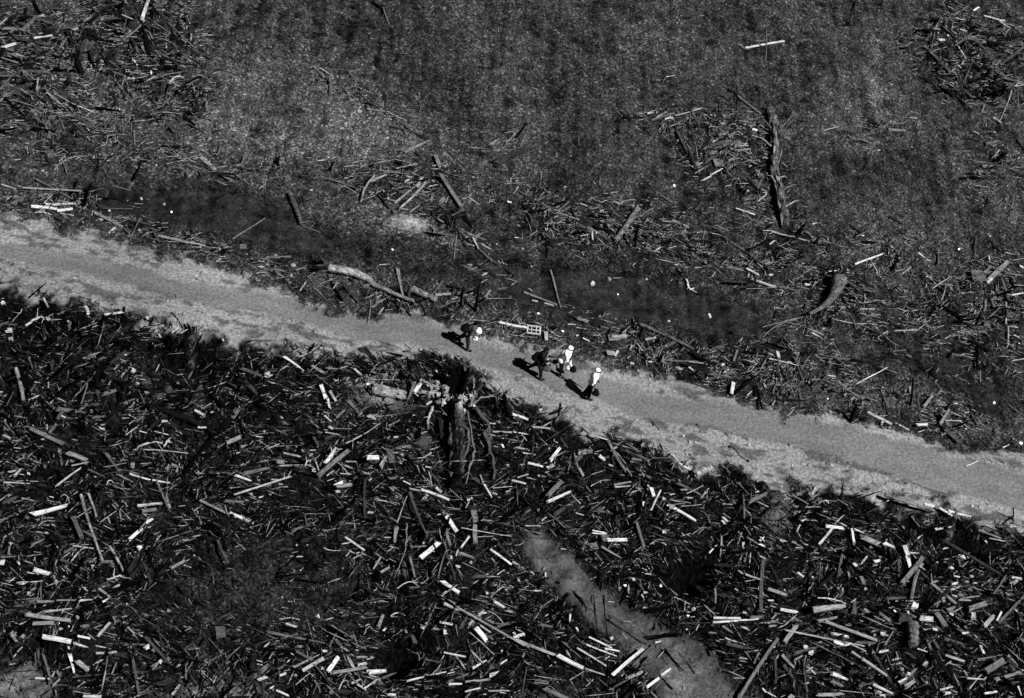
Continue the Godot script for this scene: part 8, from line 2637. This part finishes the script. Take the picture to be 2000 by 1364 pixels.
	pole("stick",-12.99,17.25,.2,.45,.050,1.77,.2,said(0,'grey stick',2,27,4))
	pole("stick",-11.58,16.76,.25,.23,.064,-.45,.58,said(0,'pale stick',3,52,5))
	pole("stick",-10.8,16.97,.3,.24,.072,.83,.82,said(0,'pale stick',3,52,3))
	pole("stick",-8.71,17.74,.18,.79,.050,-1.22,.068,said(0,'dark grey stick',7,52,4))
	pole("stick",-8.97,18.65,.23,.6,.054,-.3,.11,said(0,'dark grey stick',6,52,5))
	pole("stick",-13.13,15.09,.23,.24,.041,-.88,.74,said(0,'pale stick',4,16,5))
	branch(-6.08,18.62,-5.77,18.84,-5.51,18.97,.03,.053,.057,said(0,'dark grey branch',4,44,5))
	pole("stick",-14.12,17.35,.26,.27,.041,.76,.43,said(0,'pale grey stick',3,27,3))
	pole("stick",-12.68,19.89,.3,.22,.061,1.12,.43,said(2,'pale grey stick',4,27,3))
	branch(-2.01,10.14,-1.88,10.85,-1.77,11.57,.17,.070,.31,said(0,'pale grey branch',4,41,4))
	branch(-1.77,11.65,-1.83,12.24,-1.88,12.81,.26,.040,.27,said(0,'grey branch',4,41,4))
	pole("stick",.82,9.59,.24,1.84,.044,.11,.49,said(0,'pale grey stick',1,41,1))
	pole("stick",.07,13.09,.35,.78,.051,.97,.37,said(0,'pale grey stick',6,41,3))
	branch(-.96,12.9,-.77,12.53,-.54,11.8,.22,.060,.27,said(0,'grey branch',5,41,3))
	branch(-1.66,13.17,-1.38,12.99,-1.04,12.89,.19,.053,.81,said(0,'pale branch',5,41,2))
	pole("stick",1.6,14.53,.27,1.15,.043,-.5,.52,said(0,'pale grey stick',0,15,5))
	pole("stick",-3.81,17.97,.21,.61,.041,.9,.52,said(0,'pale grey stick',5,44,3))
	branch(-2.58,18.02,-2.51,17.76,-2.37,17.63,.34,.051,.52,said(0,'pale grey branch',7,44,3))
	branch(-3.41,18.05,-3.26,18.21,-3.15,18.4,.17,.082,.2,said(0,'grey branch',6,44,5))
	branch(-1.63,14.31,-1.5,14.21,-1.27,14.08,.16,.053,.81,said(0,'pale branch',2,15,3))
	pole("stick",-3.04,15.74,.17,.9,.065,-.36,.2,said(0,'grey stick',1,44,5))
	pole("stick",-3.25,16.2,.32,.59,.040,1.39,.27,said(0,'grey stick',1,44,3))
	pole("stick",.83,16.06,.33,.29,.042,.61,.65,said(0,'pale stick',0,15,3))
	pole("stick",-1.65,17.05,.17,.35,.055,.24,.52,said(0,'pale grey stick',5,15,1))
	pole("stick",-3.82,11.91,.18,.4,.042,.72,.74,said(2,'pale stick',1,19,3))
	branch(-4.53,12.21,-4.23,12.29,-3.92,12.25,.17,.044,.58,said(0,'pale branch',1,19,5))
	pole("stick",-3.32,12.35,.25,.45,.041,.96,.43,said(0,'pale grey stick',0,19,3))
	pole("stick",-3.66,12.39,.29,.19,.045,1.19,.58,said(1,'pale stick',1,19,3))
	pole("stick",-2.52,11.21,.3,.3,.042,.65,.58,said(0,'pale stick',4,41,3))
	pole("stick",-2.21,11.41,.17,.38,.049,.19,.43,said(0,'pale grey stick',4,41,1))
	branch(1.5,12.65,1.75,12.24,1.95,11.94,.29,.046,.43,said(0,'pale grey branch',7,41,3))
	branch(1.52,13.13,1.86,13.22,2.21,13.38,.18,.043,.43,said(0,'pale grey branch',7,41,5))
	branch(-5.12,15.63,-4.85,15.63,-4.53,15.51,.03,.044,.65,said(0,'pale branch',6,19,2))
	pole("stick",-5.03,17.45,.25,.35,.050,1.46,.31,said(0,'pale grey stick',4,44,3))
	pole("stick",1.42,11.66,.21,.46,.038,.28,.43,said(0,'pale grey stick',7,41,1))
	pole("stick",1.63,11.48,.35,.37,.046,.99,.65,said(0,'pale stick',0,41,3))
	branch(-2.31,15.59,-2.25,15.28,-2.09,15.21,.25,.041,.37,said(0,'pale grey branch',3,15,3))
	pole("stick",-5.33,17.8,.29,.21,.044,-2.94,.58,said(0,'pale stick',4,44,1))
	branch(-.32,15.53,-.33,15.25,-.46,15.06,.19,.050,.31,said(0,'pale grey branch',0,15,4))
	pole("stick",-.13,15.63,.26,.48,.035,1.41,.43,said(0,'pale grey stick',0,15,3))
	pole("stick",6.14,8.96,.29,1.39,.092,-.98,.006,said(0,'black stick',1,13,5))
	pole("stick",10.38,7.58,.18,.95,.050,-1.52,.64,said(0,'pale stick',0,14,4))
	branch(9.96,8.49,10.25,8.63,10.57,8.56,.28,.044,.81,said(0,'pale branch',0,14,5))
	pole("stick",8.14,10.2,.29,.69,.042,-.56,.64,said(0,'pale stick',6,14,5))
	pole("stick",8.7,11.14,.24,1.22,.043,.39,.079,said(0,'dark grey stick',6,14,1))
	pole("stick",10.2,11.45,.17,.78,.056,.04,.64,said(0,'pale stick',0,53,5))
	pole("stick",5.61,14.45,.17,.9,.056,.07,.49,said(0,'pale grey stick',0,33,1))
	pole("stick",8.16,13,.03,1.09,.072,-.82,.006,said(0,'black stick',0,53,5))
	pole("stick",7.7,12.82,.03,.39,.041,1.11,.52,said(0,'pale grey stick',2,53,3))
	pole("stick",3.76,12.71,.18,1.25,.091,-1.16,.006,said(0,'black stick',2,33,4))
	pole("stick",4.36,12.9,.31,1.75,.082,-.96,.006,said(0,'black stick',2,33,5))
	branch(3.63,10.81,4.46,11.17,4.86,11.81,0,.1,.006,said(0,'blackened branch',4,13,5))
	pole("stick",3.27,15.61,.35,1.12,.070,1.64,.092,said(0,'dark grey stick',4,33,4))
	pole("stick",5.21,11.82,.01,1.73,.040,-1.37,.006,said(1,'black stick',6,13,4))
	pole("stick",5.57,11.75,.01,1.85,.040,-1.37,.006,said(2,'black stick',6,13,4))
	pole("stick",5.7,11.02,.01,.24,.033,.27,.9,said(0,'white stick',0,13,1))
	pole("stick",4.96,14.91,.27,.64,.041,.85,.31,said(1,'pale grey stick',7,33,3))
	pole("stick",5.45,14.96,.19,.46,.041,1.1,.43,said(2,'pale grey stick',7,33,3))
	pole("stick",7.01,9.45,.25,.47,.040,-1.14,.25,said(0,'grey stick',4,14,4))
	pole("stick",6.77,9.05,.25,.45,.053,.48,.58,said(0,'pale stick',4,14,1))
	pole("stick",7.35,10.09,.34,.17,.043,2.7,.31,said(0,'pale grey stick',5,14,5))
	branch(7.54,9.24,7.98,9.33,8.15,9.62,.02,.048,.37,said(0,'pale grey branch',5,14,5))
	branch(6.2,8.85,6.36,8.67,6.51,8.74,.25,.043,.43,said(0,'pale grey branch',4,14,2))
	pole("stick",2.37,8.71,.28,.63,.048,.45,.58,said(0,'pale stick',5,42,1))
	branch(1.91,9.62,2.1,9.61,2.21,9.45,.19,.042,.43,said(0,'pale grey branch',0,41,2))
	branch(8.12,7.05,8.43,6.82,8.68,6.48,.3,.047,.31,said(0,'pale grey branch',2,14,3))
	branch(3.13,14.72,3.37,14.81,3.77,14.76,.18,.056,.31,said(0,'pale grey branch',4,33,5))
	pole("stick",6.35,11.76,0,.28,.033,.23,.43,said(0,'pale grey stick',7,13,1))
	pole("stick",13.55,5.81,.31,.81,.053,.48,.27,said(0,'grey stick',6,38,1))
	pole("stick",16.43,5.17,.33,.51,.052,.65,.81,said(0,'pale stick',5,21,3))
	branch(12.96,8.62,13.51,8.58,14.02,8.42,.31,.055,.81,said(0,'pale branch',8,54,2))
	pole("stick",14.56,10.43,.28,.57,.055,-.2,.81,said(0,'pale stick',0,23,5))
	pole("stick",16.96,9.7,.21,.48,.055,-.25,.9,said(0,'white stick',7,22,5))
	pole("stick",15.53,7.84,.23,.52,.090,-1.55,.16,said(0,'grey stick',3,22,4))
	branch(9.54,-18.03,9.42,-16.56,9.22,-15.18,.07,.070,.31,said(1,'pale grey branch',6,8,4))
	branch(9.46,-19.96,9.71,-20.63,9.92,-21.15,0,.071,.2,said(2,'grey branch',1,8,3))
	branch(9.42,-19.21,9.8,-20.31,10.12,-21.05,.02,.050,.16,said(1,'grey branch',1,8,3))
	branch(13.08,-9.41,13.54,-8.93,13.88,-7.92,.03,.091,.31,said(1,'pale grey branch',0,7,5))
	branch(12.9,-8.33,13.29,-7.42,13.59,-6.91,.03,.061,.16,said(0,'grey branch',7,7,5))
	branch(11.07,-6.51,10.35,-5.64,9.77,-4.75,.01,.082,.2,said(0,'grey branch',1,47,3))
	branch(11.4,-6.79,10.54,-5.96,9.72,-5.36,.03,.052,.31,said(2,'pale grey branch',1,47,3))
	branch(11.85,-6.3,12.51,-6.22,13.36,-6.46,0,.044,.16,said(0,'grey branch',6,7,2))
	branch(12.92,-9.74,13.5,-9.51,13.86,-9.33,0,.075,.16,said(0,'grey branch',1,7,5))
	branch(12.87,-9.92,13.34,-10.95,13.79,-11.46,0,.071,.12,said(0,'dark grey branch',1,7,3))
	branch(13.87,-9.19,13.87,-8.35,13.84,-8,0,.080,.31,said(0,'pale grey branch',0,7,4))
	branch(-19.36,-14.02,-19.57,-13.28,-19.89,-12.76,.17,.081,.25,said(1,'grey branch',5,17,3))
	branch(-19.42,-13.38,-19.76,-13.05,-20.23,-12.8,.13,.063,.2,said(2,'grey branch',5,17,3))
	branch(-19.03,-13.61,-18.41,-13.18,-18.02,-12.84,.17,.084,.2,said(1,'grey branch',7,17,5))
	branch(-18.8,-13.66,-18.08,-13.63,-17.6,-13.21,.12,.075,.16,said(2,'grey branch',7,17,5))
	branch(-19.34,-12.63,-19.47,-12.23,-19.48,-11.42,.19,.090,.057,said(0,'dark grey branch',5,17,3))
	branch(-19.12,-12.85,-18.77,-12.5,-18.69,-12.25,.15,.072,.25,said(0,'grey branch',6,17,4))
	branch(-20.26,-14.87,-20.13,-13.78,-19.98,-13,.14,.070,.12,said(0,'dark grey branch',4,17,4))
	branch(-19.34,-14.94,-18.99,-14.23,-18.77,-13.57,.08,.071,.086,said(0,'dark grey branch',0,17,4))
	branch(-21.41,-13.17,-21.22,-14.03,-20.39,-13.88,.12,.042,.31,said(1,'pale grey branch',4,17,3))
	branch(-17.24,-10.95,-17.05,-11.45,-16.83,-11.7,.12,.11,.58,said(0,'pale branch',7,17,3))
	branch(-18.02,-11.23,-17.56,-11.06,-17.21,-10.83,.18,.053,.2,said(0,'grey branch',6,17,5))
	branch(-16.8,-11.62,-16.43,-11.52,-16.13,-11.13,.09,.052,.2,said(4,'grey branch',7,17,5))
	branch(-15.79,-10.41,-15.15,-9.69,-14.75,-9.45,.01,.052,.25,said(0,'grey branch',2,48,5))
	branch(.2,2.96,.18,3.5,.07,3.88,.17,.13,.006,said(0,'blackened branch',7,0,4))
	branch(.2,3.05,.4,3.52,.57,3.75,.27,.12,.006,said(0,'blackened branch',6,2,4))
	branch(.21,2.85,.45,2.72,.62,2.77,.01,.12,.43,said(0,'pale grey branch',6,2,2))
	branch(.62,2.78,.75,2.62,.98,2.76,.02,.1,.12,said(0,'dark grey branch',6,2,5))
	branch(-.81,3.78,-.28,4.42,.14,5.14,.28,.18,.12,said(0,'dark grey branch',1,1,5))
	branch(-.18,4.84,.23,5.78,.63,7.18,.18,.2,.12,said(0,'dark grey branch',0,1,4))
	branch(-1,4.81,-.66,5.54,-.66,6.18,.31,.12,.16,said(1,'grey branch',1,1,4))
	branch(-2.37,3.41,-2.82,3.17,-3.18,3.23,.24,.13,.31,said(0,'pale grey branch',4,0,5))
	branch(-2.35,3.97,-2.34,4.69,-2.29,5.1,.22,.13,.43,said(0,'pale grey branch',5,0,4))
	branch(-.89,3.48,-.63,3.32,-.24,3.16,.33,.11,.31,said(0,'pale grey branch',7,0,3))
	branch(-1.06,3.14,-.83,2.87,-.77,2.5,.32,.1,.057,said(0,'dark grey branch',0,0,3))
	block(-20.09,-3.08,.03,.14,.9,said(0,'white wood block',2,18,0))
	block(-16.01,-5.15,.02,.12,.65,said(0,'pale wood block',4,48,0))
	block(-14.12,-6.42,0,.080,.74,said(0,'small pale wood block',3,48,0))
	block(-17.69,-15.44,.15,.090,.77,said(0,'small pale wood block',0,17,0))
	block(-9.08,-12.3,.02,.2,.9,said(0,'large white wood block',6,34,0))
	block(-2.65,-12.65,.02,.12,.77,said(0,'pale wood block',3,36,0))
	block(-4.76,-10.08,.16,.14,.46,said(0,'pale grey wood block',1,5,0))
	block(-8.28,-10.95,.01,.13,.41,said(0,'pale grey wood block',6,34,0))
	block(-12.28,-14.17,.02,.060,.74,said(0,'small pale wood block',4,34,0))
	block(-7.74,-17.98,.03,.065,.74,said(0,'small pale wood block',7,35,0))
	block(-7.32,-19.83,.02,.065,.82,said(0,'small pale wood block',0,35,0))
	block(-9.8,-15.93,.01,.080,.74,said(0,'small pale wood block',2,34,0))
	block(-8.98,-14.6,.01,.070,.74,said(0,'small pale wood block',0,34,0))
	block(4.09,-23.89,.01,.11,.77,said(0,'pale wood block',4,9,0))
	block(1.63,-22.33,.01,.070,.65,said(2,'small pale wood block',3,45,0))
	block(3.39,-20.85,.02,.090,.65,said(1,'small pale wood block',3,45,0))
	block(-1.36,-24.79,.01,.060,.74,said(0,'small pale wood block',1,36,0))
	block(.48,-23.82,.01,.060,.82,said(0,'small pale wood block',4,9,0))
	block(6.22,-18.8,.18,.080,.82,said(0,'small pale wood block',2,45,0))
	block(4.8,-16.59,.01,.13,.43,said(0,'pale grey wood block',4,45,0))
	block(5.85,-14.96,.17,.12,.61,said(0,'pale wood block',5,45,0))
	block(16.51,-30.55,.17,.11,.9,said(2,'white wood block',3,10,0))
	block(17,-30.44,.16,.12,.9,said(1,'white wood block',3,10,0))
	block(15.6,-21.01,.03,.1,.65,said(0,'pale wood block',7,46,0))
	block(20.81,-22.25,.02,.16,.9,said(0,'white wood block',1,49,0))
	block(20.71,-21.37,.02,.28,.31,said(0,'large pale grey wood block',0,49,0))
	block(15.23,-30.98,.01,.055,.82,said(2,'small pale wood block',4,10,0))
	block(15.63,-30.82,.17,.055,.74,said(1,'small pale wood block',4,10,0))
	block(16.05,-32.92,.02,.050,.74,said(0,'small pale wood block',3,10,0))
	block(16.95,-25.16,.02,.080,.58,said(0,'small pale wood block',6,10,0))
	stone(-15.98,-3.08,.14,.2,said(0,'grey stone',4,48,0))
	stone(-15.03,-3.08,.13,.15,said(0,'grey stone',5,48,0))
	stone(-14.62,-2.73,.1,.82,said(0,'pale stone',5,48,0))
	stone(-16.91,-1.86,.1,.46,said(0,'pale grey stone',0,18,0))
	stone(-17.03,-1.17,.15,.17,said(1,'grey stone',0,18,0))
	stone(-15.46,-1.19,.15,.2,said(2,'grey stone',0,18,0))
	stone(-12.95,-1.1,.12,.14,said(0,'grey stone',6,48,0))
	stone(-14.73,-.78,.1,.9,said(0,'white stone',2,28,0))
	stone(-17.63,-.77,.070,.9,said(0,'white stone',0,18,0))
	stone(-17.3,-1.38,.17,.12,said(0,'dark grey stone',0,18,0))
	block(-15.88,4.17,.23,.15,.9,said(0,'white wood block',4,28,0))
	block(-18.17,5.89,.28,.25,.82,said(0,'large pale wood block',2,57,0))
	block(-17.95,6.29,.23,.3,.31,said(0,'large pale grey wood block',2,57,0))
	block(-13.58,3.71,.16,.19,.77,said(0,'large pale wood block',3,28,0))
	block(-13,3.74,0,.23,.49,said(0,'large pale grey wood block',1,28,0))
	block(-18.82,4.88,.19,.2,.82,said(0,'large pale wood block',5,18,0))
	block(-16.27,4.88,.25,.11,.58,said(0,'pale wood block',4,28,0))
	block(-10.6,3.82,.22,.13,.65,said(0,'pale wood block',0,28,0))
	block(-16.94,5.21,.35,.2,.43,said(0,'large pale grey wood block',4,28,0))
	stone(-4.06,-4.89,.15,.057,said(0,'dark grey stone',7,5,0))
	stone(-5.73,-4.01,.1,.65,said(0,'pale stone',1,3,0))
	stone(-9.25,-1.48,.23,.15,said(0,'grey stone',6,4,0))
	block(-1.73,-6.12,.02,.080,.82,said(0,'small pale wood block',4,31,0))
	block(-9.71,-.66,.16,.2,.2,said(0,'large grey wood block',6,4,0))
	block(-9.12,-.69,.15,.15,.43,said(0,'pale grey wood block',6,4,0))
	block(-6.58,-6.82,.19,.13,.82,said(0,'pale wood block',5,5,0))
	block(-6.77,-6.41,.01,.15,.43,said(0,'pale grey wood block',5,5,0))
	block(-7.21,-6.54,.01,.17,.22,said(0,'large grey wood block',5,5,0))
	stone(1.76,-1.91,.11,.65,said(0,'pale stone',0,12,0))
	stone(.65,-2.57,.1,.9,said(0,'white stone',2,12,0))
	block(.29,-2.5,0,.1,.74,said(0,'pale wood block',2,12,0))
	block(2.51,-5.19,.02,.29,.9,said(0,'large white wood block',7,31,0))
	stone(3.11,-5.78,.22,.12,said(0,'dark grey stone',6,6,0))
	stone(4.64,-6.44,.12,.17,said(0,'grey stone',6,6,0))
	stone(5.86,-4.22,.13,.22,said(0,'grey stone',3,30,0))
	stone(5.01,-13.17,.14,.65,said(0,'pale stone',5,45,0))
	stone(3.6,-5.01,.070,.9,said(0,'white stone',6,6,0))
	stone(3.53,-2.35,.23,.006,said(0,'blackened stone',0,12,0))
	stone(8.5,-4.54,.2,.007,said(0,'blackened stone',3,47,0))
	block(-.65,-6.33,.01,.1,.74,said(0,'pale wood block',4,31,0))
	block(-.11,-5.29,.02,.1,.65,said(0,'pale wood block',5,31,0))

func pieces_f():
	block(6.44,-12.1,.01,.17,.17,said(0,'large grey wood block',6,45,0))
	block(8.26,-14.09,.15,.14,.82,said(0,'pale wood block',5,8,0))
	stone(12.25,-6.31,.11,.82,said(0,'pale stone',6,7,0))
	stone(17.96,-14.12,.11,.82,said(0,'pale stone',3,11,0))
	stone(15.28,-12.28,.090,.43,said(0,'pale grey stone',1,7,0))
	stone(20.67,-8.73,.080,.82,said(0,'pale stone',7,56,0))
	block(19.4,-15.72,.01,.090,.9,said(0,'small white wood block',2,11,0))
	block(11.14,-5.81,.03,.090,.43,said(0,'small pale grey wood block',5,7,0))
	block(-13.09,6.99,.21,.22,.82,said(0,'large pale wood block',5,28,0))
	block(-12.87,7.21,.24,.13,.74,said(0,'pale wood block',6,28,0))
	block(-8.94,10.19,.22,.13,.52,said(1,'pale grey wood block',7,29,0))
	block(-8.71,10.18,.17,.12,.52,said(2,'pale grey wood block',7,29,0))
	block(-8.54,10.2,.17,.12,.46,said(3,'pale grey wood block',7,29,0))
	block(-15.08,12.41,.2,.13,.74,said(0,'pale wood block',6,57,0))
	block(-13.62,6.32,.16,.11,.9,said(0,'white wood block',5,28,0))
	block(-13.19,5.44,.27,.11,.74,said(0,'pale wood block',5,28,0))
	block(-12.76,8.46,.26,.080,.9,said(0,'small white wood block',6,28,0))
	block(-11.6,6.27,.29,.17,.43,said(0,'large pale grey wood block',7,28,0))
	block(-14.46,11.1,.18,.11,.37,said(0,'pale grey wood block',7,57,0))
	block(-8.62,4.64,.3,.3,.9,said(0,'large white wood block',2,32,0))
	stone(-5.7,3.9,.1,.27,said(0,'grey stone',4,24,0))
	stone(-4.6,3.54,.12,.65,said(0,'pale stone',3,24,0))
	stone(-4.93,3.89,.12,.52,said(0,'pale grey stone',3,24,0))
	block(.96,6.3,.17,.12,.58,said(0,'pale wood block',0,1,0))
	block(-5.75,8.89,.17,.17,.82,said(0,'large pale wood block',5,40,0))
	stone(-7.7,9.11,.13,.52,said(0,'pale grey stone',0,29,0))
	block(-2.89,7.1,.33,.12,.58,said(0,'pale wood block',4,1,0))
	block(-5.12,7.89,.33,.11,.43,said(0,'pale grey wood block',1,40,0))
	block(-4.04,7.1,.34,.1,.31,said(0,'pale grey wood block',0,40,0))
	block(-2.79,9.95,.2,.12,.37,said(0,'pale grey wood block',3,41,0))
	block(-4.92,4.8,.01,.15,.31,said(0,'pale grey wood block',4,24,0))
	block(-7.94,7.58,.28,.1,.58,said(0,'pale wood block',6,32,0))
	block(-6.94,10.43,.16,.11,.43,said(0,'pale grey wood block',2,51,0))
	block(6.85,5.87,.31,.15,.9,said(0,'white wood block',8,43,0))
	block(4.67,-.96,.14,.090,.9,said(0,'small white wood block',4,30,0))
	block(5.69,3.6,.33,.2,.31,said(0,'large pale grey wood block',2,43,0))
	block(2.15,6.44,.34,.12,.58,said(0,'pale wood block',5,42,0))
	block(2.28,4.76,.31,.12,.74,said(0,'pale wood block',3,42,0))
	block(1.16,2.7,.01,.070,.9,said(0,'small white wood block',6,2,0))
	stone(9.79,2.68,.11,.007,said(0,'blackened stone',0,25,0))
	stone(9.02,2.21,.12,.011,said(0,'blackened stone',1,25,0))
	block(4.43,5.77,.31,.090,.43,said(0,'small pale grey wood block',7,42,0))
	stone(19.56,-4.56,.13,.9,said(0,'white stone',0,50,0))
	stone(12.65,-1.98,.070,.9,said(0,'white stone',4,20,0))
	stone(20.65,-2.54,.15,.82,said(0,'pale stone',0,50,0))
	block(17.13,-4.99,.01,.11,.31,said(0,'pale grey wood block',2,50,0))
	block(10.46,-1.99,.18,.11,.58,said(0,'pale wood block',7,47,0))
	block(11.6,3.58,.02,.1,.31,said(0,'pale grey wood block',3,38,0))
	block(10.89,3.44,0,.090,.58,said(0,'small pale wood block',0,25,0))
	block(11.17,3.62,.01,.1,.9,said(0,'white wood block',3,38,0))
	block(18.35,-2.4,.13,.080,.82,said(0,'small pale wood block',0,50,0))
	block(13.79,-4.28,.03,.080,.2,said(0,'small grey wood block',2,20,0))
	block(-10.42,14.64,.31,.21,.9,said(0,'large white wood block',0,16,0))
	block(-14.54,16.46,.2,.23,.9,said(0,'large white wood block',5,26,0))
	block(-14.02,16.3,.18,.12,.9,said(0,'white wood block',5,26,0))
	block(-13.24,17.45,.22,.16,.9,said(0,'white wood block',3,27,0))
	block(-11.41,18.05,.25,.16,.43,said(0,'pale grey wood block',1,27,0))
	block(-11.28,19.25,.16,.13,.82,said(0,'pale wood block',7,27,0))
	stone(-11.91,18.39,.11,.82,said(0,'pale stone',2,27,0))
	stone(-11.57,18.36,.13,.74,said(0,'pale stone',1,27,0))
	stone(-11.52,19.07,.15,.9,said(0,'white stone',7,27,0))
	block(-8.35,18.83,.22,.14,.9,said(0,'white wood block',7,52,0))
	block(-11.7,15.62,.21,.1,.9,said(0,'white wood block',6,16,0))
	block(-14.55,15.62,.31,.13,.58,said(0,'pale wood block',5,26,0))
	block(-8.61,14.2,.23,.090,.82,said(0,'small pale wood block',4,51,0))
	block(-12.41,16.46,.32,.080,.58,said(0,'small pale wood block',5,16,0))
	block(-11.57,16.83,.35,.1,.58,said(0,'pale wood block',3,52,0))
	block(-9.96,19.03,.26,.080,.31,said(0,'small pale grey wood block',5,52,0))
	block(-7.75,18.77,.21,.11,.65,said(0,'pale wood block',7,52,0))
	block(-3.28,17.48,.2,.13,.81,said(0,'pale wood block',8,44,0))
	block(-3.98,15.18,.03,.17,.74,said(0,'large pale wood block',6,19,0))
	block(.55,11.36,.21,.14,.82,said(0,'pale wood block',0,41,0))
	block(2.31,14.58,.22,.1,.82,said(0,'pale wood block',4,33,0))
	block(-1,14.61,.16,.12,.58,said(0,'pale wood block',2,15,0))
	block(-5.48,12.18,.01,.1,.9,said(0,'white wood block',2,19,0))
	block(-1.24,10.86,.23,.12,.65,said(0,'pale wood block',3,41,0))
	block(-2.79,18.37,.3,.15,.31,said(0,'pale grey wood block',7,44,0))
	stone(6.06,10.08,.11,.9,said(0,'white stone',1,13,0))
	stone(7.47,8.58,.13,.64,said(0,'pale stone',4,14,0))
	stone(8.43,10.77,.12,.9,said(0,'white stone',6,14,0))
	block(8.59,10.57,.22,.15,.74,said(0,'pale wood block',6,14,0))
	block(8.41,11.7,.31,.090,.82,said(0,'small pale wood block',1,53,0))
	block(3.14,14.27,.19,.15,.31,said(0,'pale grey wood block',4,33,0))
	block(5.91,12.86,.19,.17,.82,said(0,'large pale wood block',6,13,0))
	block(14.64,7.65,.24,.16,.9,said(0,'white wood block',0,54,0))
	block(14.72,5.61,.31,.17,.31,said(0,'large pale grey wood block',0,38,0))
	block(16.55,7.73,.16,.29,.9,said(0,'large white wood block',4,55,0))
	block(18.76,7.31,.31,.33,.52,said(0,'large pale grey wood block',0,55,0))
	block(12.66,11.02,.16,.18,.9,said(1,'large white wood block',5,23,0))
	block(12.83,11.38,.31,.21,.9,said(2,'large white wood block',5,23,0))
	block(15.15,10.24,.2,.12,.82,said(0,'pale wood block',4,22,0))
